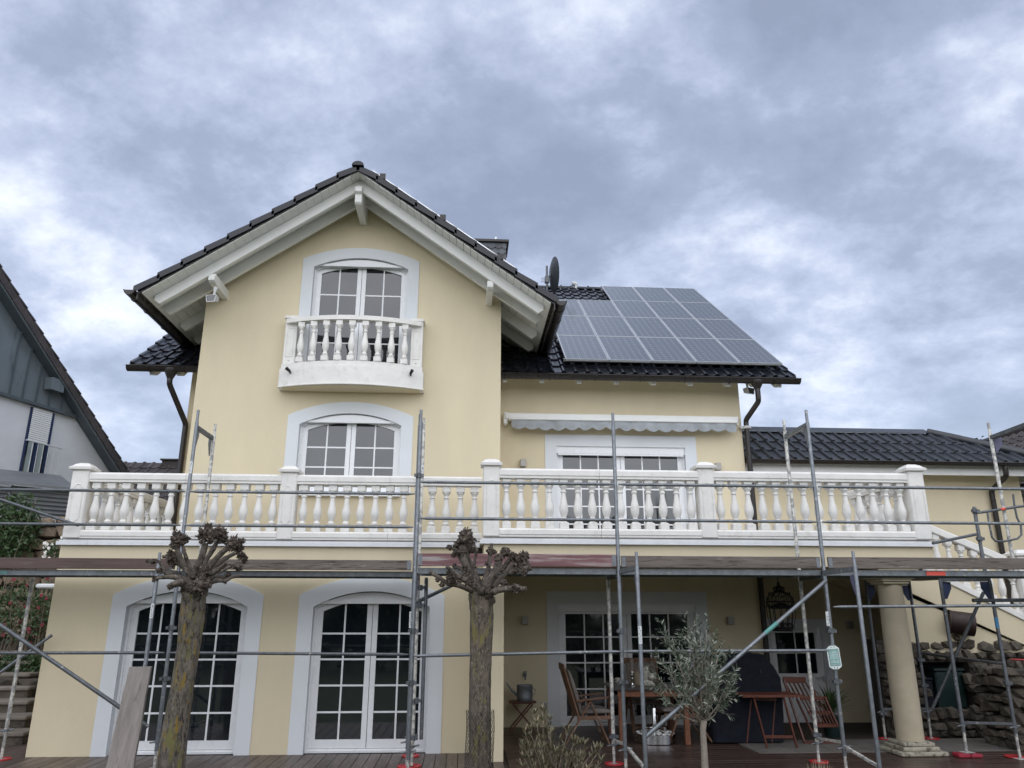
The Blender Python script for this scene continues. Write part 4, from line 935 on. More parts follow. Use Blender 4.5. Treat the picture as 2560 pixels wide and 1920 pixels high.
# ================================================================== satellite dish, awning, lamps
dc = at(780+2097*.2893, 380+1060*.2893, Y=17.0)
sd_t = thing('satellite_dish', (dc.x-.12, 17.0, mroof(17.0)), 'anthracite satellite dish seen edge on, on a mast near the ridge of the main roof', 'satellite dish')
mbx = at(780+2032*.2893, 380+1250*.2893, Y=17.0)
b = MB(); b.tube([(mbx.x,17,mroof(17)-.05),(mbx.x,17,at(1367,665,Y=17).z)], .026, 10); b.build('mast', galvd, sd_t, smooth=.8)
b = MB(); n = 24; nrm = Vector((.95,.15,.06)).normalized(); u_ = Vector((0,0,1)).cross(nrm).normalized(); v_ = nrm.cross(u_)
rings = []; 
for k in range(6): rr = k/5; rings.append((rr, -.10*(1-rr*rr)))
for off_ in (0, -.012):
    vs = [dc+nrm*(d_+off_)+(u_*math.cos(2*PI*j/n)*.40+v_*math.sin(2*PI*j/n)*.45)*max(r_, .001) for r_, d_ in rings for j in range(n)]
    b.add(vs, [(i*n+j, i*n+(j+1)%n, (i+1)*n+(j+1)%n, (i+1)*n+j) for i in range(5) for j in range(n)])
b.build('reflector', dishm, sd_t, smooth=True, recalc=False)
b = MB(); b.tube([dc-nrm*.1, Vector((mbx.x,17,dc.z-.12))], .03, 8); b.box(mbx.x-.05, mbx.x+.05, 16.94, 17.06, dc.z-.22, dc.z-.06)
for k in range(3): b.tube([(mbx.x-.03,17,dc.z-.20+k*.05),(mbx.x-.14,17,dc.z-.20+k*.05)], .007, 6)
b.build('bracket', galvd, sd_t)
lnb = at(1436,712,Y=16.6); ba = dc-v_*.45
b = MB(); b.tube([ba, ba.lerp(lnb,.5), lnb], .014, 8); b.tube([lnb+Vector((0,0,-.02)), lnb+Vector((.02,0,-.12)), ba.lerp(lnb,.55)+Vector((0,0,-.03))], .006, 6); b.build('feed_arm', galvd, sd_t, smooth=.8)
b = MB(); b.tube([lnb+Vector((-.06,0,.05)), lnb+Vector((.03,0,.035)), lnb+Vector((.06,0,.0))], [.045,.04,.04], 12); b.tube([lnb+Vector((.05,0,.02)), lnb+Vector((.03,0,-.09))], .03, 8); b.build('lnb', plas, sd_t, smooth=.8)

a0, a1 = at(1261.7,1034,Y=YR-.15), at(1842,1042.5,Y=YR-.15)
aw = thing('awning', ((a0.x+a1.x)/2, YR-.15, a0.z-.25), 'retracted white cassette awning with a grey scalloped valance above the upper sliding door', 'awning')
b = MB(); b.cbox(a0.x, a1.x, YR-.22, YR-.02, a0.z-.11, a0.z, .012); b.build('cassette', whitew, aw)
b = MB(); b.cbox(a0.x-.02, a0.x+.05, YR-.2, YR-.02, a0.z-.20, a0.z+.02, .01); b.build('end_cap', whitew, aw); b = MB(); b.cbox(a1.x-.03, a1.x+.01, YR-.2, YR-.02, a0.z-.16, a0.z+.01, .01); b.build('end_cap', whitew, aw)
b = MB(); b.cbox(a0.x+.06, a1.x-.04, YR-.27, YR-.22, a0.z-.135, a0.z-.09, .01); b.build('front_bar', whitew, aw)
n = 260; xs = [a0.x+.12+(a1.x-.06-a0.x-.12)*i/n for i in range(n+1)]; T_, Bm = [], []
for i, x in enumerate(xs):
    ph = (x-xs[0])/.245; wob = .012*math.sin(x*9.1)+.010*math.sin(x*23.7+1)
    T_.append(Vector((x, YR-.245+.004*math.sin(x*13), a0.z-.13))); Bm.append(Vector((x, YR-.25+wob*1.6, a0.z-.262-.05*abs(math.sin(ph*PI))+.012*math.sin(x*3.1))))
mid_ = [t_.lerp(q_, .5)+Vector((0,.008*math.sin(t_.x*17),0)) for t_, q_ in zip(T_, Bm)]
b = MB(); b.strip(T_, mid_); b.strip(mid_, Bm); b.strip([v+Vector((0,.004,0)) for v in T_], [v+Vector((0,.004,0)) for v in Bm]); b.build('valance', awnc, aw, smooth=True, recalc=False)
def wall_lamp(u, v, y, label, w_=.10, h_=.13, dp=.10):
    q = at(u, v, Y=y-dp); t = thing('wall_lamp', (q.x, y, q.z), label, 'wall lamp', 'square metal wall lamps')
    b = MB(); b.cbox(q.x-w_/2, q.x+w_/2, y-dp-.02, y-.02, q.z-h_/2, q.z+h_/2, .004); b.build('housing', lampm, t)
    b = MB(); b.box(q.x-w_*.35, q.x+w_*.35, y-.02, y-.001, q.z-h_*.35, q.z+h_*.35); b.build('wall_plate', lampm, t)
    b = MB(); b.box(q.x-w_*.42, q.x+w_*.42, y-dp-.012, y-.028, q.z-h_/2-.003, q.z-h_/2-.0005); b.build('diffuser', glass, t)
wall_lamp(1308, 1157, YR, 'square metal wall lamp left of the upper sliding door, under the awning')
wall_lamp(1796, 1166, YR, 'square metal wall lamp right of the upper sliding door, behind the balustrade pillar')
wall_lamp(1313, 1551, YR, 'square metal wall lamp left of the terrace sliding door, above the tap')
wall_lamp(1827, 1551, YR, 'square metal wall lamp right of the terrace sliding door, beside the iron lantern')
wall_lamp(2127, 1562, AY, 'square metal wall lamp right of the annex door, left of the column')
def floodlight(u, v, y, label, rot=0, top=None):
    q = at(u, v, Y=y); t = thing('floodlight', q, label, 'floodlight', 'white security floodlights')
    b = MB(); 
    fr = [(-.095,-.06,.075),(.095,-.06,.075),(.075,-.055,-.045),(-.075,-.055,-.045)]; bk = [(-.055,.09,.085),(.055,.09,.085),(.05,.08,0),(-.05,.08,0)]
    R_ = Matrix.Rotation(rot, 3, 'Z'); F_ = [q+R_@Vector(p) for p in fr]; Bq = [q+R_@Vector(p) for p in bk]
    b.add(F_+Bq, [(0,1,5,4),(1,2,6,5),(2,3,7,6),(3,0,4,7),(4,5,6,7)]); b.build('reflector_housing', plas, t, recalc=False)
    i_ = [F_[0].lerp(F_[2],.09), F_[1].lerp(F_[3],.09), F_[2].lerp(F_[0],.09), F_[3].lerp(F_[1],.09)]
    b = MB(); b.strip(F_+[F_[0]], i_+[i_[0]]); b.build('bezel', plas, t, recalc=False)
    b = MB(); b.add([p+R_@Vector((0,.006,0)) for p in i_], [(0,1,2,3)]); b.build('lens', glass, t, recalc=False)
    b = MB(); b.tube([q+R_@Vector((0,.02,.08)), q+R_@Vector((.0,.03,.17)), q+R_@Vector((0,.05,.23))], [.02,.022,.045], 10); b.build('bracket', plas, t, smooth=.9)
floodlight(320+975/4.609, 600+695/4.609, 11.60, 'white floodlight with square lens hanging under the left purlin of the gable', -.25)
floodlight(1200+1690*.3978, 560+1058*.3978, 13.35, 'white floodlight under the right end of the main eave beside the downpipe', .5)
# ================================================================== column, stone walls, drum
ct = thing('column', (6.03, 10.93, 0), 'round sand coloured stone column with square moulded capital standing on a mossy stepped base', 'column')
cxx = (at(2040+520*.30145,1464,Y=10.93).x + at(2040+700*.30145,1464,Y=10.93).x)/2; cr_ = (at(2250.8,1464,Y=10.93).x - at(2196.8,1464,Y=10.93).x)/2
b = MB(); b.lathe([(cr_*1.10,.16),(cr_*1.09,.19),(cr_*1.12,.9),(cr_*1.10,1.5),(cr_,2.22)], (cxx,10.93,0), 40); b.build('shaft', colm, ct, smooth=.8)
def sq_stack(lst, c):
    b = MB()
    for r, z0, z1 in lst: b.cbox(c[0]-r, c[0]+r, c[1]-r, c[1]+r, z0, z1, .012)
    return b
for r, z0, z1 in ((cr_+.03,2.205,2.24),(cr_+.06,2.2405,2.275),(cr_+.10,2.2755,2.32),(cr_+.14,2.3205,2.428)): sq_stack([(r,z0,z1)], (cxx,10.93)).build('capital_tier', colm, ct)
for r, z0, z1 in ((.325,0.002,.055),(.255,.0555,.105),(.215,.1055,.158)): sq_stack([(r,z0,z1)], (cxx,10.93)).build('base_tier', colb, ct)

STN = []
for k in range(8):
    b = MB(); b.blob((0,0,0), .52, 1, .42, (1,1,1), k+11)
    b.v = [Vector((max(-.47,min(.47,v.x*1.15)), max(-.5,min(.5,v.y)), max(-.46,min(.46,v.z*1.15)))) for v in b.v]
    STN.append(b)
SME = {}
def stone_mesh(k, mat):
    if (k, mat.name) not in SME: SME[(k, mat.name)] = STN[k].mesh('stone', mat, smooth=False)
    return SME[(k, mat.name)]
def rubble(parent, p0, dx, L_, z0, z1, mat, hmin=.10, hmax=.21, wmin=.13, wmax=.34, dep=.17, seed=1, uneven=.05):
    """courses of rough stones on a vertical face starting at p0, running along dx; face towards -n"""
    rnd = random.Random(seed); dx = Vector(dx).normalized(); ang = math.atan2(dx.y, dx.x); z = z0
    while z < z1-.08:
        h = min(rnd.uniform(hmin, hmax), z1-z+rnd.uniform(0, uneven)); s_ = -rnd.uniform(0, .15)
        while s_ < L_:
            w_ = rnd.uniform(wmin, wmax); zz = z + h/2 + rnd.uniform(-.02,.02)
            c = Vector(p0) + dx*(s_+w_/2); k = rnd.randrange(8)
            mobj('stone', stone_mesh(k, mat), parent, (c.x, c.y, zz), rot=(rnd.uniform(-.08,.08), rnd.choice((0,PI))+rnd.uniform(-.08,.08), ang), scale=(w_*1.03, dep*rnd.uniform(.85,1.15), h*1.04))
            s_ += w_*.97
        z += h*.95
sw = thing('stone_wall', (7.8, 12.3, 0), 'dark rubble stone garden wall with a shadowed niche under the stairs', 'stone wall', None)
b = MB(); b.box(6.62, 7.15, 12.45, 12.8, -.3, 1.40); b.box(7.15, 8.10, 12.85, 13.0, -.3, 1.40); b.box(7.15, 8.10, 12.45, 12.85, -.3, .34); b.box(7.15, 8.10, 12.45, 12.85, 1.06, 1.40); b.box(8.10, 11.5, 12.45, 12.8, -.3, 1.40); b.build('mortar_core', mortar, sw)
rubble(sw, (6.66,12.42,0), (1,0,0), .5, -.05, 1.42, rock, seed=3)
rubble(sw, (7.15,12.42,0), (1,0,0), .95, -.05, .36, rock, seed=4)
rubble(sw, (7.15,12.42,0), (1,0,0), .95, 1.08, 1.42, rock, seed=5)
rubble(sw, (8.10,12.42,0), (1,0,0), 2.4, -.05, 1.46, rock, seed=6)
rnd = random.Random(5)
for i in range(26):                                        # loose stones lying along the top
    x = 7.3+rnd.uniform(0,2.2); k = rnd.randrange(8); s_ = rnd.uniform(.05,.13)
    mobj('coping_stone', stone_mesh(k, rock), sw, (x, 12.50+rnd.uniform(-.1,.2), 1.40+s_*.2), rot=(0,0,rnd.uniform(0,3)), scale=(s_*1.4, s_*1.1, s_))
sw2 = thing('stone_wall', (8.2, 10.9, 0), 'nearer rubble stone wall end at the right edge of the terrace', 'stone wall', None)
wx = at(2518,1670,Y=10.95)
b = MB(); b.box(wx.x+.12, 10.5, 11.05, 11.6, -.3, wx.z-.05); b.build('mortar_core', mortar, sw2)
rubble(sw2, (wx.x+.02,11.0,0), (1,0,0), 1.6, -.05, wx.z, rock, seed=9, dep=.3); rubble(sw2, (wx.x+.06,11.6,0), (0,-1,0), .5, -.05, wx.z, rock, seed=10, dep=.3)
c = at(2040+1255*.30145, 1420+465*.30145, Y=12.3)
dr = thing('metal_drum', (c.x, 12.3, c.z-.22), 'rusty brown drum lying on its side on top of the dark stone wall', 'drum')
b = MB(); ax_ = Vector((.92,-.36,-.14)).normalized(); o_ = c-ax_*.07
b.tube([o_-ax_*.17, o_-ax_*.165, o_+ax_*.16, o_+ax_*.165], [.165,.18,.18,.165], 28); b.build('shell', brownmt, dr, smooth=.6)
b = MB(); b.tube([o_-ax_*.20, o_-ax_*.17], .188, 28); b.build('lid', brownmt, dr, smooth=.6)
bx = thing('storage_box', (7.75, 12.6, .36), 'dark green lidded plastic box standing in the stone niche', 'box')
b = MB(); b.cbox(7.55, 8.02, 12.5, 12.8, .36, .92, .02); b.build('body', darkg, bx); b = MB(); b.cbox(7.53, 8.04, 12.48, 12.82, .921, .965, .01); b.build('lid', darkg, bx)
bx = thing('storage_box', (7.3, 12.6, .36), 'navy plastic box left of the green one in the stone niche', 'box')
b = MB(); b.cbox(7.18, 7.50, 12.52, 12.8, .36, .78, .02); b.build('body', navy, bx); b = MB(); b.cbox(7.17, 7.51, 12.51, 12.81, .781, .82, .01); b.build('lid', navy, bx)

# ================================================================== scaffolding
PRAD = .0242
def sc_tube(b, a, c, r=PRAD, n=12): return b.tube([a, c], r, n)
def coupler(parent, p, r=.036):
    b = MB(); b.lathe([(r*.8,-.035),(r,-.03),(r,.03),(r*.8,.035)], p, 12); b.box(p[0]-.055, p[0]-.02, p[1]-.05, p[1]+.0, p[2]-.018, p[2]+.018); b.box(p[0]+.02, p[0]+.065, p[1]-.02, p[1]+.01, p[2]-.02, p[2]+.02); return b.build('coupler', galvd, parent, smooth=.7)
def guss(parent, x, y, z, dy, mat):
    b = MB(); b.prism([Vector((x-.004,y,z)), Vector((x-.004,y+dy*.11,z-.01)), Vector((x-.004,y+dy*.11,z-.07)), Vector((x-.004,y+dy*.03,z-.24)), Vector((x-.004,y,z-.24))], (.008,0,0)); return b.build('gusset', mat, parent)
def post(parent, x, y, z0, z1, mat=galv, r=PRAD, name='post', slim_top=.17):
    b = MB(); b.lathe([(r,z0),(r,z1-slim_top),(r*.78,z1-slim_top+.012),(r*.78,z1-.004),(r*.7,z1)], (x,y,0), 12); return b.build(name, mat, parent, smooth=.7)
def jack(parent, x, y, z=0.0, top=.32, pad=True, padmat=None):
    b = MB(); b.lathe([(.017,z+.006),(.017,top)], (x,y,0), 10)
    for k in range(int((top-z-.02)/.02)): b.lathe([(.017,z+.02+k*.02),(.0195,z+.028+k*.02),(.017,z+.036+k*.02)], (x,y,0), 8, cap=False)
    b.box(x-.07, x+.07, y-.07, y+.07, z+.001, z+.007); b.build('base_jack', paintspl, parent, smooth=.6)
    b = MB(); b.tube([(x-.085,y-.02,top-.025),(x+.085,y+.02,top-.005)], [.010,.012], 8); b.lathe([(.033,top-.03),(.033,top)], (x,y,0), 10); b.build('wing_nut', galv, parent, smooth=.8)
    if pad:
        b = MB(); b.lathe([(.105,-.001),(.115,.0),(.12,.010),(.115,.018),(.075,.018),(.075,.003)], (x,y,0), 26, cap=False); b.build('foot_ring', padmat or redp, parent, smooth=.6)
def label_on(parent, x, y, z, h=.19, r=PRAD, tilt=0):
    b = MB(); n = 7
    A = [Vector((x+math.sin(-.9+1.8*k/n)*(r+.0012), y-math.cos(-.9+1.8*k/n)*(r+.0012), z)) for k in range(n+1)]; b.strip(A, [v+Vector((0,0,h)) for v in A]); o = b.build('sticker', sticker, parent, recalc=False)
    b = MB(); rnd = random.Random(int(x*100)); zz = z+.02
    while zz < z+h-.03:
        hh = rnd.uniform(.006,.020); xx = x+rnd.uniform(-.012,.0); 
        b.box(xx, xx+rnd.uniform(.004,.014), y-r-.0025, y-r-.001, zz, zz+hh); zz += hh+rnd.uniform(.006,.014)
    b.build('sticker_print', ink, o)
def toe(parent, x0, x1, y, z0, z1, mat):
    b = MB(); b.cbox(x0, x1, y-.015, y+.015, z0, z1, .004); o = b.build('toe_board', mat, parent)
    for xa in (x0+.004, x1-.054):
        b = MB(); b.box(xa, xa+.05, y-.019, y-.0155, z0+.01, z1-.012); 
        for zz in (z0+.035, z1-.04): b.lathe([(.007,0),(.007,.003)], (0,0,0), 6) if False else None
        b.build('toe_board_clip', galv, o)
def deck_planks(parent, x0, x1, y0, y1, z1, mat=galv, n=2):
    w_ = (y1-y0)/n
    for i in range(n):
        a, c = y0+i*w_+.004, y0+(i+1)*w_-.004
        b = MB(); b.box(x0, x1, a, c, z1-.012, z1); b.box(x0, x1, a, a+.012, z1-.068, z1-.0121); b.box(x0, x1, c-.012, c, z1-.068, z1-.0121)
        for j in range(5): xx = x0+.1+(x1-x0-.2)*j/4; b.box(xx-.012, xx+.012, a+.0121, c-.0121, z1-.05, z1-.0121)
        b.build('deck_plank', mat, parent)
def rail_t(parent, a, c, name='guard_rail', mat=galv, r=.0195, hooks=True):
    b = MB(); a = Vector(a); c = Vector(c); d = (c-a).normalized()
    b.tube([a, a+d*.05, a+d*.09, c-d*.09, c-d*.05, c], [.010,.013,r,r,.013,.010], 10)
    b.build(name, mat, parent, smooth=.9)
def transom(parent, x, y0, y1, z, mat=galv):
    b = MB(); b.box(x-.022, x+.022, y0, y1, z-.03, z-.022); b.box(x-.024, x-.018, y0, y1, z-.022, z+.025); b.box(x+.018, x+.024, y0, y1, z-.022, z+.025); return b.build('transom', mat, parent)
def lower_frame(parent, x, yf_, yb_, ztop, mats=(galv, galv), foot=.10, names=True, gm=purp):
    for y, m_ in ((yf_, mats[0]), (yb_, mats[1])): post(parent, x, y, foot, ztop, m_)
    transom(parent, x, yf_+.02, yb_-.02, ztop-.24)
    guss(parent, x, yf_+.024, ztop-.27, 1, gm); guss(parent, x, yb_-.024, ztop-.27, -1, gm)
    b = MB(); b.beam((x,yf_,foot+.06), (x,yb_,foot+.06), .03, .03); b.build('foot_rail', paintspl, parent)

ZD, ZT0, ZT1 = 2.335, 2.35, 2.50
zr_top, zr_mid, zr_low = 3.383, 2.93, 1.366
# ---- right run
sr = thing('scaffold', (4.5, 9.6, 0), 'galvanised steel scaffold before the right half of the house, with wooden toe boards', 'scaffold')
X1_, X2_, X0_ = 1.925, 4.545, -.585
YM, YI, YFr = 9.60, 10.33, 8.90
for x, first in ((X0_+.0, 1), (X1_, 0), (X2_, 0)):
    # mid row standing through both lifts, inner row
    post(sr, x, YM, .20, at(1742*K,886*K,Y=YM).z if x > 4 else 4.33, galv)
    if x != X1_: post(sr, x, YI, .22, 4.46 if x > 4 else 4.40, paintspl)
    else: post(sr, x, YI, .22, 2.25, paintspl, slim_top=.02)
    jack(sr, x, YI, 0, .24); jack(sr, x, YM, 0, .30, pad=True)
    transom(sr, x, YM+.02, YI-.02, 2.255)
    b = MB(); b.beam((x,YM,.34), (x,YI,.28), .03, .028); b.build('foot_rail', paintspl, sr)
    coupler(sr, (x, YM, 1.60)); coupler(sr, (x, YM, 1.02)); coupler(sr, (x, YI, .32))
    guss(sr, x+.03, YM+.024, 2.23, 1, purp)
for x, zt in ((2.0, 2.49), (4.59, 2.515)):
    post(sr, x, YFr, .16, zt, galv); jack(sr, x, YFr, 0, .18, pad=False)
    b = MB(); b.beam((x-.05,YM-.02,2.30), (x,YFr+.02,2.31), .045, .055); b.build('transom', galv, sr)
    guss(sr, x, YFr+.024, 2.25, 1, purp)
    b = MB(); b.beam((x-.04,YM,.30), (x,YFr,.20), .03, .028); b.build('foot_rail', paintspl, sr)
label_on(sr, 2.0, YFr, 1.48); label_on(sr, X2_-.03, YM+.0, 1.66, .17)
label_on(sr, X0_, YI, 3.62, .12)
transom(sr, X2_, YM+.02, YI-.02, 4.22); guss(sr, X2_, YM+.024, 4.19, 1, galv)
coupler(sr, (X0_, YM, 3.47))
for za, zb_ in ((zr_top, zr_top), (zr_mid, zr_mid)):
    for xa, xb in ((X0_, X1_), (X1_, X2_), (X2_, 7.35)):
        rail_t(sr, (xa+.03, YM-.035, za), (xb-.03 if xb < 7 else 9.6, YM-.035 if xb < 7 else YM-.035, za-.0))
rail_t(sr, (.02+X0_, YM-.04, 1.32), (X1_-.02, YM-.04, 1.366)); rail_t(sr, (X1_+.02, YM-.04, 1.366), (X2_-.03, YM-.04, 1.375))
rail_t(sr, (X2_+.05, YM-.04, 1.885), (9.0, YM-.04, 1.925))
for xa, xb, mm_ in ((X0_+.03, X1_-.03, plankr), (X1_+.03, X2_-.05, plankg), (X2_+.05, 9.4, plankg)):
    toe(sr, xa, xb, YM-.02, ZT0+(.004 if mm_ is plankr else 0), ZT1+(.006 if mm_ is plankr else -.008), mm_)
for xa, xb in ((X0_+.03, X1_-.03), (X1_+.03, X2_-.03), (X2_+.03, 9.4)): deck_planks(sr, xa, xb, YM+.02, YI-.02, ZD, galv if xa > -1 else galvd)
b = MB(); b.tube([dat(1340,1612,Y=YFr+.0) if False else Vector((2.02,YFr+.03,.52)), Vector((X2_-.03,YM-.09,2.20))], PRAD, 12); b.build('diagonal_brace', galv, sr, smooth=.8)
q0, q1 = Vector((2.02,YFr+.03,.52)), Vector((X2_-.03,YM-.09,2.20)); 
b = MB(); b.tube([q0.lerp(q1,.63), q0.lerp(q1,.70)], PRAD+.0012, 12); b.build('teal_tape', tealt, sr, smooth=.8)
b = MB(); xt = at(2040+1000*.30145,1430,Y=YM).x; b.box(xt-.125, xt+.125, YM+.017, YM+.0195, ZD-.062, ZD-.012); b.build('red_tape', tapered, sr)
# information plate
pq = dat(1802,1420,Y=YM-.05)
sg = thing('scaffold_sign', pq, 'small pale green information plate tied to the scaffold post in front of the annex door', 'sign')
w_, h_ = .078, .135
b = MB(); oct_ = [(-w_,-h_*.78),(-w_*.45,-h_),(w_*.45,-h_),(w_,-h_*.78),(w_,h_*.78),(w_*.45,h_),(-w_*.45,h_),(-w_,h_*.78)]
Rz = Matrix.Rotation(-.06, 3, 'Y'); P3 = lambda a, c, dy=0: pq+Rz@Vector((a, dy, c))
b.prism([P3(a,c) for a, c in oct_], (0,.004,0)); b.build('plate', signw, sg)
b = MB(); b.prism([P3(a,c,-.0022) for a, c in ((-w_*.82,-h_*.72),(w_*.82,-h_*.72),(w_*.82,h_*.72),(-w_*.82,h_*.72))], (0,.002,0)); b.build('frame', signd, sg)
b = MB(); b.prism([P3(a,c,-.0036) for a, c in ((-w_*.74,-h_*.68),(w_*.74,-h_*.68),(w_*.74,h_*.68),(-w_*.74,h_*.68))], (0,.0013,0)); b.build('paper', signl, sg)
b = MB()
for c0, c1, a1 in ((.50,.64,.7),(.30,.34,.6),(.10,.14,.66),(-.02,.02,.5),(-.22,-.12,.7),(-.36,-.33,.55),(-.60,-.46,.68)): b.prism([P3(-w_*.7,h_*c0,-.0048), P3(w_*a1,h_*c0,-.0048), P3(w_*a1,h_*c1,-.0048), P3(-w_*.7,h_*c1,-.0048)], (0,.0010,0))
b.build('printed_lines', signg, sg)
for a in (-.2,.2):
    for c in (-.88,.88):
        b = MB(); b.tube([P3(w_*a*1.2,h_*c,-.003), P3(w_*a*1.2,h_*c,-.0005)], .006, 8); b.build('eyelet', iron, sg)

# ---- left run
sl = thing('scaffold', (-3.6, 10.3, 0), 'galvanised steel scaffold before the left half of the house, partly behind the left tree', 'scaffold')
XL0, XL1, XLf = -.64, -3.66, -6.25
post(sl, XL0, 10.30, .2, 4.45, galv); post(sl, XL0+.015, 11.0, .2, 4.42, galv); transom(sl, XL0, 10.32, 10.98, 2.25)
post(sl, XL0+.16, 10.36, .3, 2.25, galvd, slim_top=.02)
for x in (XL0,): jack(sl, x, 11.02, 0, .26); jack(sl, x, 10.3, 0, .30)
coupler(sl, (XL0+.08, 10.33, .75)); coupler(sl, (XL0+.08, 10.33, 1.9)); coupler(sl, (XL0+.08, 10.33, 2.12))
label_on(sl, XL0-.02, 10.30-.0, 1.62, .20)
post(sl, XL1, 10.32, .2, 4.46, galv); post(sl, XL1+.02, 11.02, 2.3, 4.43, paintspl); post(sl, XL1-.03, 11.05, .2, 2.25, paintspl, slim_top=.02)
transom(sl, XL1, 10.34, 11.0, 4.22, galvd); transom(sl, XL1, 10.34, 11.0, 2.25); guss(sl, XL1, 10.345, 4.19, 1, galv); guss(sl, XL1+.0, 10.98, 4.19, -1, galv)
jack(sl, XL1, 10.32, 0, .32, pad=False); jack(sl, XL1-.03, 11.05, 0, .30, pad=False)
b = MB(); b.beam((XL1,10.32,.30), (XL1-.03,11.05,.30), .03, .028); b.build('foot_rail', paintspl, sl)
coupler(sl, (XL1, 10.32, 1.62)); coupler(sl, (XL1, 10.32, 1.02))
label_on(sl, XL1, 10.32, 3.58, .16)
xf = at(345*K,1200*K,Y=9.75).x; post(sl, xf, 9.75, .16, 2.51, galv); label_on(sl, xf, 9.75, 1.74, .17)
b = MB(); b.beam((xf,9.77,2.30), (XL1,10.3,2.29), .045, .05); b.build('transom', galv, sl)
p = dat(70,1250,Y=10.9); post(sl, at(20,1800,Y=11.05).x, 11.05, .3, 2.25, paintspl, slim_top=.02) ; jack(sl, at(20,1800,Y=11.05).x, 11.05, 0, .36)
for za in (3.335, 2.895):
    for xa, xb in ((-9.3, XL1), (XL1, XL0)):
        rail_t(sl, (xa+.03, 10.27, za), (xb-.03, 10.27, za), mat=galvd if xa < -4 else galv)
rail_t(sl, (-9.3, 10.27, 1.325), (XL1-.03, 10.27, 1.325), mat=galvd); rail_t(sl, (XL1+.03, 10.27, 1.325), (XL0-.03, 10.27, 1.30), mat=galvd)
toe(sl, -9.4, XL1-.04, 10.285, 2.335, 2.47, M('dark_wet_board', (0.10,0.068,0.06), .8, var=.35, vscale=3, bump=.0015, bscale=20, stretch=(.3,3,5), col2=(0.22,0.19,0.18), c2=(.58,.72), s2=5)); toe(sl, XL1+.04, XL0-.04, 10.285, 2.335, 2.465, plankg)
deck_planks(sl, -9.4, XL1-.03, 10.33, 10.99, 2.325, galv); deck_planks(sl, XL1+.03, XL0-.03, 10.33, 10.99, 2.325, galvd)
# diagonal braces
qa, qb = dat(0,1350,Y=9.95), dat(320,1570,Y=10.2)
b = MB(); b.tube([qa+(qa-qb)*.6, qb], PRAD, 12); b.build('diagonal_brace', galvd, sl, smooth=.8)
b = MB(); b.tube([at(-20,1590,Y=11.0), at(118,1563,Y=11.1)] if False else [dat(-30,1475,Y=11.02), dat(112,1372,Y=11.08)], .02, 10); b.build('diagonal_brace', galv, sl, smooth=.8)
b = MB(); b.tube([dat(-25,1070,Y=10.9), dat(100,1112,Y=11.0), dat(170,1135,Y=11.05)], .02, 10); b.build('diagonal_brace', galvd, sl, smooth=.8)
b = MB(); b.tube([(XL0+.03,10.31,1.93), (XL0+.75,10.62,2.28)], PRAD, 12); b.build('knee_brace', galvd, sl, smooth=.8)
gt_ = MB(); gx_ = at(10,1345+0,Y=10.27).x; gt_.box(gx_, gx_+.09, 10.326, 10.3285, 2.275, 2.30); gt_.build('green_tape', tealt, sl)

# ---- cross scaffold behind the column
sx_ = thing('scaffold', (6.9, 11.0, 0), 'darker steel scaffold standing crosswise between the column and the stone wall', 'scaffold')
E_ = at(2417,1880,Z=.06); G_ = Vector((6.35,12.03,0)); H_ = Vector((7.06,12.03,0)); F_ = Vector((7.27,10.42,0))
for P_, zt, pad in ((G_,2.42,True),(H_,2.36,True),(E_,2.30,False),(F_,2.30,True)):
    post(sx_, P_.x, P_.y, .30, zt, galvd, slim_top=.06); jack(sx_, P_.x, P_.y, .055 if P_ is E_ else 0, .40, pad=pad and P_ is not F_)
for a, c in ((G_,H_),(E_,F_)):
    b = MB(); b.beam((a.x,a.y,2.26), (c.x,c.y,2.26), .045, .05); b.build('transom', galvd, sx_)
    b = MB(); b.beam((a.x,a.y,.42), (c.x,c.y,.42), .025, .03); b.build('foot_rail', galvd, sx_)
    for P_, s_ in ((a,1),(c,-1)):
        b = MB(); b.prism([Vector((P_.x+s_*.024,P_.y-.004,2.23)), Vector((P_.x+s_*.14,P_.y-.004,2.23)), Vector((P_.x+s_*.14,P_.y-.004,2.14)), Vector((P_.x+s_*.06,P_.y-.004,2.0)), Vector((P_.x+s_*.024,P_.y-.004,2.0))], (0,.008,0)); b.build('gusset', bluep, sx_)
b = MB()
for i in range(2): b.box(E_.x+.04+i*.32, E_.x+.34+i*.32, E_.y-.05, G_.y+.05, 2.30, 2.345); 
b.v = b.v; 
for i in range(2):
    b = MB(); b.box(E_.x-.02+i*.34, E_.x+.30+i*.34, E_.y-.05, G_.y+.05, 2.30, 2.345); b.build('deck_plank', plankg, sx_)
rail_t(sx_, (H_.x+.02,H_.y,1.22), (F_.x-.02,F_.y,1.16), mat=galvd); coupler(sx_, (H_.x, H_.y, 1.12)); coupler(sx_, (H_.x, H_.y, .75)); coupler(sx_, (F_.x, F_.y, .92)); coupler(sx_, (G_.x, G_.y, .36))
b = MB(); b.tube([at(2040+965*.30145,1420+1165*.30145,Y=11.6), at(2040+1390*.30145,1420+200*.30145,Y=11.2)], PRAD, 12); b.build('diagonal_brace', galvd, sx_, smooth=.8)
b = MB(); b.tube([at(2432,1501,Y=10.3), at(2600,1500,Y=10.3)], PRAD, 12); b.build('ledger', galvd, sx_, smooth=.8)
bt = MB(); bt.tube([Vector((F_.x,F_.y,1.62)), Vector((F_.x,F_.y,1.76))], PRAD+.001, 12); bt.build('blue_tape', M('blue_tape', (0.08,0.28,0.5), .5), sx_, smooth=.8)
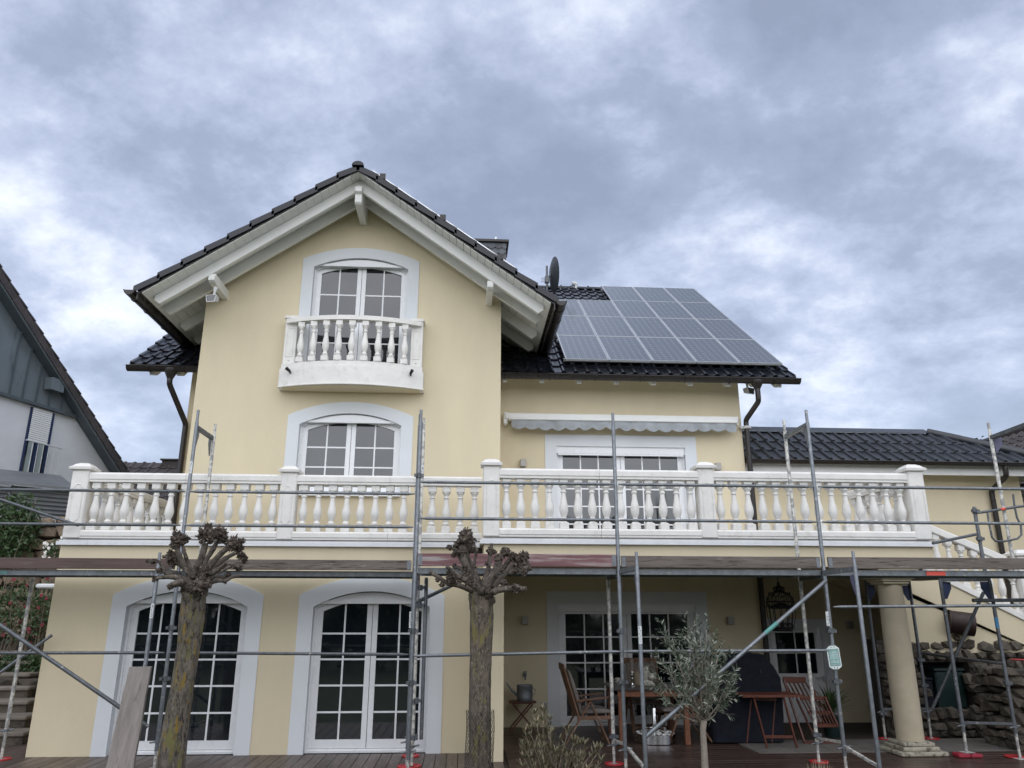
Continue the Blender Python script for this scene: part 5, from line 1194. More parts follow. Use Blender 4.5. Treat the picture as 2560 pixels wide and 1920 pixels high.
# upper storey at the far right: post, gate, side rails
pD = at(2470,1057,Y=YI); post(sx_, pD.x, YI, 2.3, pD.z, paintspl)
pT = at(2560+60,1030,Y=YM); transom_a = Vector((pD.x,YI,pD.z-.22)); 
b = MB(); b.beam(transom_a, at(2575,1057,Y=YM+.1), .045, .05); b.build('transom', galvd, sx_)
b = MB(); b.prism([Vector((pD.x+.03,YI-.01,pD.z-.25)), Vector((pD.x+.13,YI-.05,pD.z-.22)), Vector((pD.x+.12,YI-.05,pD.z-.33)), Vector((pD.x+.04,YI-.01,pD.z-.46))], (0,.008,0)); b.build('gusset', purp, sx_)
pe = at(2060+1345*.2773, 1000+975*.2773, Y=YI); post(sx_, at(2438,1285,Y=YI).x, YI, 2.30, pe.z+.02, galvd, slim_top=.02)
x_e = at(2438,1285,Y=YI).x
coupler(sx_, (x_e, YI, pe.z-.04)); coupler(sx_, (x_e, YI, at(2440,1347,Y=YI).z))
b = MB(); b.tube([at(2332,1358,Y=YI-.25), at(2440,1336,Y=YI)], .02, 10); b.build('side_rail', galvd, sx_, smooth=.8)
R4 = lambda x, y: at(2060+x*.2773, 1000+y*.2773, Y=YI-.05)
b = MB(); b.tube([R4(1375,1018), R4(1470,1005), R4(1600,985), R4(1730,965), R4(1850,950)], .019, 10); b.build('gate_top_rail', galvd, sx_, smooth=.8)
b = MB(); b.tube([R4(1472,1005), R4(1490,1120), R4(1515,1240), R4(1545,1272), R4(1620,1275), R4(1745,1250), R4(1780,1215), R4(1775,1130), R4(1740,1060), R4(1715,940), R4(1705,850)], .014, 10); b.build('gate_loop', galvd, sx_, smooth=.8)
b = MB(); b.tube([R4(1592,986), R4(1628,981)], .021, 10); b.build('red_tape', tapered, sx_, smooth=.8)
xg = at(2560,1500,Y=10.3).x; post(sx_, xg+.02, 10.2, .2, 2.29, galvd, slim_top=.02)
# red block and loose foot ring
rb_ = thing('foot_block', (E_.x, E_.y, 0), 'dull red plastic block under the foot of the crosswise scaffold', 'block')
b = MB(); b.cbox(E_.x-.16, E_.x+.0, E_.y-.08, E_.y+.08, .001, .052, .01); b.build('block_half', redd, rb_); b = MB(); b.cbox(E_.x+.004, E_.x+.16, E_.y-.09, E_.y+.07, .001, .045, .01); b.build('block_half', redd, rb_)
q = at(2535,1893,Z=0); fr_ = thing('foot_ring', q, 'bright red plastic foot ring at the far right on the deck', 'foot ring')
b = MB(); b.lathe([(.105,0),(.12,.01),(.115,.018),(.075,.018),(.075,.003)], q, 26, cap=False); b.build('ring', redp, fr_, smooth=.6)
q = at(2548,1651,Y=11.2); fr_ = thing('foot_ring', q, 'bright red foot ring on top of the near stone wall', 'foot ring')
b = MB(); b.lathe([(.105,0),(.12,.01),(.115,.018),(.075,.018),(.075,.003)], q, 26, cap=False); b.build('ring', redp, fr_, smooth=.6)
# leaning plank
pk = thing('leaning_plank', (-3.7, 9.9, 0), 'rough grey board leaning against the left scaffold before the first french door', 'board')
A1, A2, B1, B2 = dat(279,1440,Y=9.55), dat(325,1441,Y=9.55), dat(228,1659,Y=9.25), dat(288,1659,Y=9.25)
d1 = (B1-A1).normalized(); d2 = (B2-A2).normalized()
ext = .55
b = MB(); n = 10
L0 = [A1+(B1+d1*ext-A1)*(i/n)+Vector((.004*math.sin(i*2.3),0,0)) for i in range(n+1)]; L1 = [A2+(B2+d2*ext-A2)*(i/n)+Vector((.005*math.sin(i*1.7+1),0,0)) for i in range(n+1)]
L0[0] += Vector((.0,0,-.01)); bk = Vector((0,.045,.006))
b.strip(L0, L1); b.strip([v+bk for v in L0], [v+bk for v in L1]); b.strip(L0, [v+bk for v in L0]); b.strip(L1, [v+bk for v in L1]); b.add([L0[0],L1[0],L1[0]+bk,L0[0]+bk],[(0,1,2,3)])
b.build('board', plankv, pk)
# ================================================================== pollarded trees
def pollard(name_label, Yt, trunk, tmat, ox, oy, k, branches, knots, seed, guard=None):
    rnd = random.Random(seed); Z = lambda x, y, dy=0: at(ox+x*k, oy+y*k, Y=Yt+dy)
    base = at(trunk[-1][0], trunk[-1][1], Y=Yt); base.z = 0
    t = thing('pollarded_tree', (base.x, Yt, -.3), name_label, 'tree')
    sc1 = lambda p: (p-CAM).dot(cF)/FPX                     # metres per native pixel at that depth
    b = MB(); n = 30; P = [at(u, v, Y=Yt) for u, v, r in trunk]; R_ = [r*sc1(p) for p, (u, v, r) in zip(P, trunk)]
    P.append(Vector((P[-1].x+(P[-1].x-P[-2].x)*1.0, Yt, -.3))); R_.append(R_[-1]*1.12)
    # densify
    Q, RR_ = [], []
    for i in range(len(P)-1):
        m_ = 14
        for j in range(m_): Q.append(P[i].lerp(P[i+1], j/m_)); RR_.append(R_[i]+(R_[i+1]-R_[i])*j/m_)
    Q.append(P[-1]); RR_.append(R_[-1]); vs = []
    for i, (q, r) in enumerate(zip(Q, RR_)):
        for j in range(n):
            a = 2*PI*j/n; d = Vector((math.cos(a), math.sin(a), 0)); w_ = q+d*r
            f = 1 + .10*noise.noise(Vector((d.x*1.2, d.y*1.2, w_.z*1.3+seed*5))) + .045*noise.noise(Vector((d.x*6, d.y*6, w_.z*3+seed))) + .03*noise.noise(Vector((d.x*16, d.y*16, w_.z*7)))
            vs.append(q+d*r*f)
    m_ = len(Q); b.add(vs, [(i*n+j, i*n+(j+1)%n, (i+1)*n+(j+1)%n, (i+1)*n+j) for i in range(m_-1) for j in range(n)]+[tuple(range(n))])
    for i in range(26): a = rnd.uniform(0,2*PI); q = P[0]+Vector((math.cos(a)*R_[0]*.8, math.sin(a)*R_[0]*.8, rnd.uniform(-.08,.05))); b.blob(q, R_[0]*rnd.uniform(.22,.42), 2, .3, (1,1,1.5), i)
    b.blob(P[0]+Vector((0,0,.01)), R_[0]*1.0, 2, .25, (1,1,.8), 3)
    b.build('trunk', tmat, t, smooth=True)
    for pts, r0, r1 in branches:
        q = [Z(x, y, dy) for x, y, dy in pts]; m_ = len(q)
        # smooth polyline
        S = []
        for i in range(m_-1):
            p0, p1, p2, p3 = q[max(i-1,0)], q[i], q[i+1], q[min(i+2,m_-1)]
            for j in range(5):
                u = j/5; S.append(.5*((2*p1)+(p2-p0)*u+(2*p0-5*p1+4*p2-p3)*u*u+(3*p1-p0-3*p2+p3)*u**3))
        S.append(q[-1]); L_ = len(S); rr = []
        for i in range(L_):
            g = r0+(r1-r0)*(i/(L_-1))**.8
            rr.append(g*k*sc1(q[0])*(1+.20*noise.noise(S[i]*9+Vector((seed,0,0)))+.12*noise.noise(S[i]*25)))
        b = MB(); b.tube(S, rr, 12)
        for i in [z_ for z_ in range(2, L_) for _ in (0,1,2)]:   # spurs and scars along the limb
            if rnd.random() < .62:
                a = Vector((rnd.gauss(0,1), rnd.gauss(0,1), rnd.gauss(0,1))).normalized(); b.blob(S[i]+a*rr[i]*.88, rr[i]*rnd.uniform(.15,.42), 1, .4, seed=rnd.randrange(99))
        b.build('branch', limb, t, smooth=True)
    for x, y, dy, r in knots:
        c = Z(x, y, dy); R0 = r*k*sc1(c)*1.12; b = MB()
        b.blob(c, R0*.66, 2, .35, seed=rnd.randrange(99))
        for i in range(int(40+R0*420)):
            a = Vector((rnd.gauss(0,1), rnd.gauss(0,1), rnd.gauss(0,1))).normalized(); p = c+a*R0*rnd.uniform(.45,.92)
            s_ = R0*rnd.uniform(.10,.24); b.blob(p, s_, 1, .4, (rnd.uniform(.7,1.3), rnd.uniform(.7,1.3), rnd.uniform(.7,1.3)), rnd.randrange(99))
            if rnd.random() < .30: e_ = p+(a+Vector((rnd.gauss(0,.3),rnd.gauss(0,.3),rnd.gauss(0,.3)+.2)))*R0*.30; b.tube([p, e_], [s_*.55, s_*.40], 6)
        b.build('knot_cluster', burr, t, smooth=1.0)
    return t, P, R_
T1b = [([(720,1010,0),(650,880,-.05),(560,740,-.1),(500,580,-.12),(490,430,-.12)],52,30),
 ([(720,960,.05),(650,760,.1),(600,600,.12),(560,450,.15),(530,350,.15)],40,18),
 ([(740,960,-.08),(800,800,-.12),(870,620,-.15),(910,460,-.16)],60,44),
 ([(790,960,.1),(890,760,.18),(990,600,.22),(1090,430,.25)],50,34),
 ([(840,970,-.02),(1000,770,-.06),(1150,610,-.08),(1270,510,-.08)],56,40),
 ([(870,980,.12),(1050,810,.2),(1200,690,.26),(1350,610,.3)],46,30),
 ([(900,960,-.12),(1090,860,-.2),(1240,760,-.26),(1370,790,-.3)],44,28),
 ([(880,1000,.05),(1080,960,.1),(1250,975,.12),(1440,935,.15)],42,17),
 ([(900,1080,-.1),(1080,1015,-.15),(1200,1020,-.2),(1310,960,-.2)],42,22),
 ([(1100,910,-.2),(1200,860,-.22),(1300,810,-.25)],16,14),
 ([(720,1120,-.05),(620,1010,-.12),(440,965,-.16),(280,970,-.2),(130,990,-.22)],62,20),
 ([(650,1040,.1),(480,930,.15),(330,910,.18),(270,800,.2),(200,730,.2),(60,735,.22)],44,20),
 ([(680,1140,-.12),(560,1040,-.2),(460,1060,-.24),(390,1100,-.26)],52,36),
 ([(600,1120,-.15),(520,1090,-.2),(450,1110,-.22)],20,14),
 ([(700,980,.05),(590,830,.05),(520,760,.05),(440,700,.05),(290,655,.05)],40,22)]
T1k = [(515,430,-.12,110),(480,330,-.1,60),(620,400,-.1,62),(470,510,-.12,60),(930,350,-.16,125),(960,230,-.14,65),(1120,320,.24,112),(1180,400,.24,80),(1040,330,.1,80),(1330,470,-.08,105),(1455,430,-.06,48),(1400,540,0,75),(1440,640,.3,70),(1490,710,.3,52),(1390,820,-.3,66),(1240,930,.12,52),(1200,1020,-.18,42),(165,990,-.2,50),(230,865,.18,50),(140,735,.2,44),(50,730,.22,28),(395,1105,-.26,55),(440,690,.05,108),(400,640,.05,70),(420,780,.05,55),(290,660,.05,24),(850,1090,-.28,118),(900,870,-.2,80),(720,1180,-.25,45),(920,1010,-.2,55),(570,1165,-.1,36),(850,960,-.25,60),(1080,1000,0,30)]
pollard('left pollarded tree with knobbly burrs and orange lichen on its leaning trunk', 9.10, [(487,1478,28),(481,1540,30),(474,1606,28),(458,1700,28),(442,1797,30),(426,1918,33)], bark, 360, 1280, .16878, T1b, T1k, 3)
T2b = [([(1080,1010,0),(960,960,-.05),(800,900,-.1),(680,880,-.12),(560,810,-.14),(415,710,-.15)],46,26),
 ([(1130,980,-.15),(1010,890,-.25),(900,830,-.3),(780,750,-.34),(640,640,-.36)],60,20),
 ([(1060,960,0),(980,820,0),(920,660,0),(880,500,0),(890,380,0)],66,44),
 ([(870,590,.08),(790,470,.1),(725,385,.12)],28,22),
 ([(1110,900,.15),(1040,740,.2),(960,580,.22),(930,500,.22)],42,34),
 ([(1020,660,-.05),(1040,520,-.08),(1065,400,-.1),(1000,360,-.1)],22,15),
 ([(1150,920,.1),(1210,720,.15),(1245,520,.18),(1268,325,.2)],50,22),
 ([(1190,930,-.05),(1310,740,-.1),(1365,580,-.12),(1400,470,-.12)],66,40),
 ([(1270,930,.15),(1400,790,.22),(1500,680,.28),(1600,590,.3)],50,34),
 ([(1400,730,0),(1480,590,0),(1560,520,0)],40,34),
 ([(1530,730,-.2),(1660,690,-.26),(1780,660,-.3)],34,28),
 ([(1200,1050,-.1),(1350,970,-.18),(1480,950,-.22),(1600,945,-.25),(1750,950,-.28)],56,30),
 ([(1060,980,.2),(960,800,.25),(860,680,.28),(750,650,.3)],34,26)]
T2k = [(905,250,0,125),(880,420,0,98),(970,345,0,75),(790,350,.02,55),(680,375,.12,42),(745,480,.1,42),(580,895,-.14,42),(715,830,-.14,88),(520,830,-.14,34),(950,840,-.3,70),(820,790,-.32,62),(760,640,.3,38),(690,730,-.3,50),(1240,430,.18,50),(1300,440,.18,38),(1200,600,.16,30),(1370,540,-.12,72),(1450,440,-.1,76),(1650,560,.3,100),(1560,510,0,66),(1720,500,.25,70),(1740,620,.1,62),(1700,700,-.28,70),(1790,670,-.3,40),(1590,700,-.25,50),(1600,940,-.25,72),(1435,870,-.2,56),(1500,930,-.22,46),(1690,960,-.26,44),(930,740,-.1,70),(900,640,-.05,44),(1230,980,-.2,50),(1290,1120,-.12,34)]
t2, P2, R2 = pollard('right pollarded tree with knobbly burrs, its lower trunk wrapped in dark wire mesh', 8.95, [(1204,1490,27),(1205,1540,29),(1202,1640,27.5),(1200,1750,27),(1200,1840,28),(1199,1925,29)], bark2, 1000, 1300, .18082, T2b, T2k, 8)
# wire mesh guard round the lower trunk
b = MB(); zt_ = at(1200,1775,Y=8.95).z; cxg, rg = at(1200,1800,Y=8.95).x, .152; nn = 26; dz_ = .030
for k in range(nn):
    for s_ in (1, -1):
        pts = []
        for i in range(0, 27): a = 2*PI*k/nn + s_*i*PI/nn; rr_ = rg+.006*math.sin(3*a+i*.3); pts.append(Vector((cxg+math.cos(a)*rr_, 8.95+math.sin(a)*rr_, zt_-i*dz_)))
        b.tube(pts, .0016, 3, cap=False)
b.build('wire_guard', iron, t2, recalc=False)

# ================================================================== olive, oleander, yucca
def leaf(b, p, d, up, l_, w_, bend=.1):
    d = d.normalized(); s_ = d.cross(up)
    if s_.length < .05: s_ = d.cross(Vector((1,0,0)))
    s_.normalize(); n_ = s_.cross(d)
    a, m1, m2, t_ = p, p+d*l_*.35, p+d*l_*.7-n_*l_*bend*.4, p+d*l_-n_*l_*bend
    b.add([a, m1+s_*w_*.5+n_*w_*.12, m2+s_*w_*.42+n_*w_*.1, t_, m2-s_*w_*.42+n_*w_*.1, m1-s_*w_*.5+n_*w_*.12, m1, m2], [(0,1,6),(0,6,5),(1,2,7,6),(6,7,4,5),(2,3,7),(7,3,4)])
rnd = random.Random(21)
YO = 9.15; OL = lambda x, y, dy=0: at(1300+x*.27125, 1540+y*.27125, Y=YO+dy)
ot = thing('olive_tree', (OL(1700,1400).x, YO, -.3), 'young olive tree with a round silvery crown in front of the terrace table', 'tree')
b = MB(); tp = [OL(1712,1750),OL(1705,1400),OL(1695,1200),OL(1685,1050),OL(1690,960)]; b.tube(tp, [.052,.040,.036,.034,.042], 12)
for i in range(14): q = tp[1].lerp(tp[3], rnd.random()); b.blob(q+Vector((rnd.uniform(-.03,.03),-.028,0)), .009, 1)
b.build('trunk', olivebark, ot, smooth=True)
ends = [(1330,760,-.1),(1340,160,.05),(1540,110,0),(1720,130,.1),(1900,400,.1),(1950,560,-.1),(1900,740,0),(1640,330,-.2),(1450,420,-.25),(1290,420,.1),(1280,580,0),(1780,280,-.1),(1560,520,-.3),(1800,640,-.28),(1450,650,.25),(1700,450,.3),(1600,250,.15),(1850,480,.28),(1400,280,0),(1720,620,-.35),(1520,700,-.3),(1380,520,-.15),(1820,380,-.2),(1660,200,-.1),(1500,300,.1),(1930,660,.1),(1600,620,.1),(1750,560,.1)]
bb = MB(); lb = MB(); ld = MB()
for x, y, dy in ends:
    e_ = OL(x, y, dy); s_ = OL(1690+rnd.uniform(-30,30), 960+rnd.uniform(-60,40)); m_ = s_.lerp(e_, .5)+Vector((0,0,-.06+.0*rnd.random()))
    pts = [s_.lerp(m_,.0), s_.lerp(m_,.5)+Vector((0,0,-.01)), m_, m_.lerp(e_,.5)+Vector((0,0,.02)), e_]
    bb.tube(pts, [.012,.009,.007,.005,.003], 6)
    tw = []
    for q0, q1 in zip(pts[1:], pts[2:]):
        for f in (.0,.33,.66): tw.append((q0.lerp(q1,f), (q1-q0).normalized()))
    subs = []
    for q, d in tw[2:]:
        if rnd.random() < .95:
            dd = (d+Vector((rnd.gauss(0,.7),rnd.gauss(0,.7),rnd.gauss(.15,.6)))).normalized(); L_ = rnd.uniform(.10,.22); subs.append((q, dd, L_)); bb.tube([q, q+dd*L_], [.003,.0015], 4)
    subs.append((pts[3], (e_-pts[3]).normalized(), (e_-pts[3]).length+.05))
    for q, dd, L_ in subs:
        for i in range(int(L_/.011)):
            p = q+dd*(i*.016); sd_ = Vector((rnd.gauss(0,1),rnd.gauss(0,1),rnd.gauss(0,1))); sd_ = (sd_-dd*sd_.dot(dd)).normalized()
            leaf(lb if rnd.random() < .62 else ld, p, dd*.75+sd_*.8, Vector((rnd.gauss(0,1),rnd.gauss(0,1),1)), rnd.uniform(.05,.085), rnd.uniform(.010,.015))
bb.build('branches', olivebark, ot, smooth=True); lb.build('crown', olivel, ot, recalc=False); ld.build('crown_silver_leaves', olived, ot, recalc=False)
YB_ = 8.75
ob = thing('oleander_bush', (dat(1200,1659,Y=YB_).x, YB_, -.3), 'low bush with narrow olive and straw coloured leaves right of the wire wrapped tree', 'bush')
bb = MB(); lb = MB()
for i in range(54):
    u = rnd.uniform(1112,1302); top = 1552+abs(u-1180)*.50+rnd.uniform(0,85) if i > 3 else (1535+rnd.uniform(0,30)); 
    if i <= 3: u = rnd.uniform(1155,1185)
    if u > 1240: top += 8
    dy = rnd.uniform(-.25,.25); e_ = dat(u, top, Y=YB_+dy); s_ = Vector((dat(1200,1700,Y=YB_).x+rnd.uniform(-.12,.12), YB_+dy*.3, -.3)); m_ = s_.lerp(e_,.55)+Vector((rnd.uniform(-.03,.03),0,.05))
    P_ = [s_, s_.lerp(m_,.6), m_, m_.lerp(e_,.6)+Vector((0,0,.01)), e_]; bb.tube(P_, [.009,.008,.006,.004,.003], 5)
    for q0, q1 in zip(P_[1:], P_[2:]):
        d = (q1-q0).normalized(); st_ = max(2, int((q1-q0).length/.045))
        for j in range(st_):
            p = q0.lerp(q1, j/st_)
            for k in range((rnd.choice((1,2,3))) if p.z > -.02 else 0):
                a = rnd.uniform(0, 2*PI); sd_ = Vector((math.cos(a), math.sin(a), 0)); leaf(lb, p, d*.9+sd_*.75, Vector((0,0,1)), rnd.uniform(.07,.115), rnd.uniform(.011,.017), .05)
    for k in range(9):
        a = k*2.4+rnd.random(); leaf(lb, e_, Vector((math.cos(a)*.7, math.sin(a)*.7, rnd.uniform(.5,1.3))), Vector((0,0,1)), rnd.uniform(.07,.115), rnd.uniform(.011,.017), .05)
bb.build('stems', oleas, ob); lb.build('foliage', oleal, ob, recalc=False)
yc = dat(1765,1690,Y=8.9); yt = thing('yucca', (yc.x, 8.9, -.3), 'tips of a small plant with pale bare stalks at the lower right edge', 'plant')
b = MB()
for i in range(12):
    e_ = dat(1742+i*5.2+rnd.uniform(-2,2), 1630+abs(i-5)*2.2+rnd.uniform(0,10), Y=8.9+rnd.uniform(-.05,.05)); s_ = Vector((yc.x+(e_.x-yc.x)*.3, 8.9, -.3)); leaf(b, s_, e_-s_, Vector((0,-1,.2)), (e_-s_).length, .016, .02)
b.build('leaves', M('straw_leaf', (0.36,0.31,0.2), .7), yt, recalc=False)

# ================================================================== furniture on the terrace
Z1 = lambda x, y, **k_: at(1240+x*.28928, 1420+y*.28928, **k_)
Z2 = lambda x, y, **k_: at(1640+x*.28937, 1420+y*.28937, **k_)
Z4 = lambda x, y, **k_: at(1300+x*.27125, 1540+y*.27125, **k_)
def bm_(parent, name, a, c, w_, h_, mat, up=(0,0,1), bev=.003):
    b = MB(); b.beam(a, c, w_, h_, up); return b.build(name, mat, parent, bevel=bev)
def recliner(label):
    Yn = 11.62; W_ = .56; z = lambda x, y: Z1(x, y, Y=Yn)
    base = z(790,1495); t = thing('garden_armchair', (base.x, Yn+W_/2, 0), label, 'chair', 'teak reclining armchairs at the table')
    k0 = z(985,1505).z                                        # put the front foot on the deck
    z = lambda x, y: (lambda p: Vector((p.x, p.y, p.z-k0*1.0)))(Z1(x, y, Y=Yn))
    far = Vector((0, W_, 0))
    for o_ in (Vector((0,0,0)), far):
        bm_(t, 'rear_leg', z(812,1118)+o_, z(600,1490)+o_, .022, .05, teakd, (0,1,0)); bm_(t, 'front_leg', z(818,1118)+o_+Vector((0,.024,0)), z(990,1503)+o_+Vector((0,.024,0)), .022, .05, teakd, (0,1,0))
        bm_(t, 'armrest', z(690,1112)+o_, z(975,1078)+o_, .062, .022, teakd); bm_(t, 'back_stile', z(585,812)+o_, z(720,1265)+o_, .024, .05, teakd, (0,1,0)); bm_(t, 'seat_rail', z(700,1262)+o_, z(1000,1252)+o_, .024, .05, teakd)
    bm_(t, 'top_rail', z(588,828), z(588,828)+far, .022, .09, teakd, (0,0,1)); bm_(t, 'cross_bar', z(610,1470), z(610,1470)+far, .03, .03, teakd); bm_(t, 'cross_bar', z(965,1440), z(965,1440)+far, .03, .03, teakd)
    for i in range(7):
        o_ = Vector((0, .06+i*(W_-.1)/6, 0)); bm_(t, 'back_slat', z(592,835)+o_, z(712,1240)+o_, .012, .045, teakd, (0,1,0)) if i else None
    # cushion: back and seat pads with ties
    b = MB(); 
    def pad(p0, p1, th, n=7):
        d = (p1-p0); nn_ = Vector((d.z,0,-d.x)).normalized(); 
        if nn_.z < 0 and abs(nn_.z) > abs(nn_.x): nn_ = -nn_
        if abs(nn_.x) >= abs(nn_.z) and nn_.x < 0: nn_ = -nn_
        A_, B_ = [], []
        for i in range(n+1):
            f = i/n; bul = .55+.45*math.sin(PI*min(max(f,.0),1))**.5*(1-.15*(i % 3 == 0)); A_.append(p0+d*f); B_.append(p0+d*f+nn_*th*bul)
        poly = A_+B_[::-1]; b.prism([v+Vector((0,.05,0)) for v in poly], (0,W_-.08,0))
    pad(z(612,850)+Vector((.01,0,0)), z(728,1235)+Vector((.01,0,0)), .055); b.build('back_cushion', cushion, t, bevel=.012)
    b = MB(); pad(z(735,1240)+Vector((0,0,.02)), z(1000,1235)+Vector((0,0,.02)), .065); b.build('seat_cushion', cushion, t, bevel=.012)
    b = MB(); q = z(700,1040); b.tube([q+Vector((0,.02,0)), q+Vector((.05,-.02,.015)), q+Vector((.06,-.025,-.07))], .005, 5); q = z(745,1240); b.tube([q+Vector((0,.03,0)), q+Vector((-.04,-.02,-.02)), q+Vector((.02,-.025,-.06))], .005, 5); b.build('cushion_tie', cushion, t)
    return t
c1_ = recliner('teak reclining armchair with grey cushion facing the table from its left')
c2_ = copy_tree(c1_); c2_['label'] = 'teak reclining armchair facing the table from its right, behind the olive tree'
c2_.rotation_euler = (0,0,PI); c2_.location.x = Z4(1810,1165,Y=11.9).x - .42; c2_.location.y = 12.05
c3_ = copy_tree(c1_); c3_['label'] = 'teak armchair with its back to the sliding door on the far side of the table'
c3_.rotation_euler = (0,0,-PI/2); c3_.location.x = Z4(1150,900,Y=13.0).x; c3_.location.y = 12.98
tn = at(1707,1868,Z=0).y; 
tx0 = at(1537,1725,Z=.74); tx0y = 11.62
XTL, XTR = at(1537,1725,Y=tx0y).x, at(1727,1733,Y=tx0y).x; zt2 = at(1537,1722,Y=tx0y).z; ytf = 12.62
tb = thing('dining_table', ((XTL+XTR)/2, 12.1, 0), 'square teak dining table with dark top, mug and candle on it', 'table')
b = MB()
np_ = 8
for i in range(np_):
    w_ = (XTR-XTL)/np_; b = MB(); b.cbox(XTL+i*w_+.002, XTL+(i+1)*w_-.002, tx0y+.002, ytf, zt2-.028, zt2, .004); b.build('top_board', tabletop, tb)
for x in (XTL+.06, XTR-.10):
    for y in (tx0y+.05, ytf-.12): b = MB(); b.cbox(x, x+.075, y, y+.075, .001, zt2-.03, .006); b.build('leg', teak, tb)
b = MB(); b.box(XTL+.05, XTR-.04, tx0y+.045, tx0y+.07, zt2-.11, zt2-.031); b.build('apron', teak, tb); b = MB(); b.box(XTL+.05, XTR-.04, ytf-.07, ytf-.045, zt2-.11, zt2-.031); b.build('apron', teak, tb)
def tabthing(name, x, y, label, cat):
    p = Z4(x, y, Z=zt2+.001); p.y = min(max(p.y, tx0y+.08), ytf-.1); q = Z4(x, y, Y=p.y); q.z = zt2+.001; return thing(name, q, label, cat), q
t, q = tabthing('mug', 905, 612, 'pale cup with handle at the left of the table top', 'cup'); b = MB(); b.lathe([(.030,0),(.040,.01),(.044,.075),(.041,.075),(.036,.012)], q, 18); b.build('bowl', ceram, t, smooth=.7); b = MB(); b.tube([q+Vector((-.04,0,.062)), q+Vector((-.072,0,.05)), q+Vector((-.068,0,.025)), q+Vector((-.038,0,.015))], .006, 6); b.build('handle', ceram, t, smooth=.9)
t, q = tabthing('candlestick', 1037, 645, 'turned silver candlestick with a thick dark candle on the table', 'candlestick'); b = MB(); b.lathe([(.055,0),(.055,.008),(.018,.018),(.014,.04),(.026,.055),(.012,.075),(.024,.10),(.012,.125),(.024,.15),(.012,.17),(.03,.185),(.042,.195),(.04,.2)], q, 20); b.build('stem', chrome, t, smooth=.8); b = MB(); b.lathe([(.034,.2005),(.034,.38),(.028,.382)], q, 18); b.build('candle', waxm, t, smooth=.8)
t, q = tabthing('clay_pot', 1082, 632, 'squat beige clay pot on the table just right of the candlestick', 'pot'); b = MB(); b.lathe([(.05,0),(.062,.06),(.07,.17),(.075,.175),(.075,.195),(.06,.195)], q, 20); b.build('body', M('beige_clay', (.27,.22,.16), .8), t, smooth=.7)
t, q = tabthing('rimmed_vase', 1155, 615, 'tall pale vase with a wide rim on the table', 'vase'); b = MB(); b.lathe([(.045,0),(.05,.05),(.055,.16),(.05,.2),(.066,.225),(.066,.24),(.05,.24)], q, 20); b.build('body', ceram, t, smooth=.7)
t, q = tabthing('seashell', 1172, 645, 'large pale seashell lying between vase and goblet', 'shell'); b = MB(); b.blob(q+Vector((0,0,.045)), .055, 2, .3, (1.3,.8,.8), 4); b.blob(q+Vector((.06,0,.03)), .032, 1, .3, (1.3,.8,.8), 6); b.build('shell', ceram, t, smooth=True)
t, q = tabthing('goblet', 1216, 638, 'stemmed glass goblet at the right of the group on the table', 'goblet'); b = MB(); b.lathe([(.036,0),(.034,.006),(.008,.015),(.008,.07),(.035,.095),(.045,.13),(.04,.17),(.038,.17),(.03,.1)], q, 20); b.build('bowl', ceram, t, smooth=.8)
# parasol foot with pebbles
q = Z4(1248,1150,Z=.02); q.z = 0.0
pf_ = thing('parasol_base', q, 'polished steel parasol base filled with white pebbles on the deck by the table', 'parasol base')
b = MB(); b.lathe([(.28,.002),(.30,.01),(.30,.13),(.285,.13),(.27,.07)], q, 36); b.build('dish', chrome, pf_, smooth=.7)
b = MB(); b.lathe([(.036,.05),(.036,.46),(.030,.47)], q, 16); b.build('tube', chrome, pf_, smooth=.8)
b = MB(); b.tube([q+Vector((.03,0,.2)), q+Vector((.14,-.02,.2)), q+Vector((.2,-.02,.1))], .008, 6); b.tube([q+Vector((-.03,0,.2)), q+Vector((-.14,-.02,.2)), q+Vector((-.2,-.02,.1))], .008, 6); b.build('handle', chrome, pf_, smooth=.8)
b = MB()
for i in range(150): a = rnd.uniform(0,2*PI); r = .27*math.sqrt(rnd.random()); b.blob(q+Vector((math.cos(a)*r, math.sin(a)*r, .115+rnd.uniform(0,.03))), rnd.uniform(.014,.026), 1, .3, (1.2,1,.7), i)
o = b.build('pebbles', pebble, pf_, smooth=True); o['kind'] = 'stuff'
# side stool with watering can
YS = 13.15; zb_s = at(1285,1822,Y=YS).z
sp = lambda x, y: Z1(x, y-(0), Y=YS)
stl = thing('side_table', (sp(225,1390).x, YS, 0), 'small dark teak folding table carrying the watering can, below the tap', 'table')
zs_t = sp(225,1150).z; xs0, xs1 = sp(108,1150).x, sp(345,1150).x
for i in range(5): b = MB(); yy = YS-.19+i*.078; ins = .06 if i in (0,4) else 0; b.cbox(xs0+ins, xs1-ins, yy, yy+.072, zs_t-.022, zs_t, .006); b.build('top_slat', teakr, stl)
for sg in (-1,1):
    for yy in (YS-.14, YS+.14): bm_(stl, 'leg', Vector((sp(225,1150).x-sg*.16,yy+.012*sg,zs_t-.03)), Vector((sp(225,1150).x+sg*.20,yy+.012*sg,.012)), .02, .045, teakr, (0,1,0))
bm_(stl, 'cross_bar', Vector((sp(225,1150).x-.14,YS-.14,zs_t-.05)), Vector((sp(225,1150).x-.14,YS+.14,zs_t-.05)), .03, .03, teakr)
wc = thing('watering_can', (sp(248,1130).x, YS, zs_t), 'old zinc watering can with long spout standing on the small table', 'watering can')
q = Vector((sp(248,1130).x, YS, zs_t+.001)); rw = (sp(315,1100).x-sp(180,1100).x)/2; hw_ = sp(248,995).z-sp(248,1135).z
b = MB(); b.lathe([(rw*.96,0),(rw,.01),(rw,.04),(rw*1.02,.045),(rw,.05),(rw,hw_-.03),(rw*1.03,hw_-.02),(rw*1.0,hw_),(rw*.93,hw_),(rw*.9,hw_-.05)], q, 28); b.build('body', zincm, wc, smooth=.7)
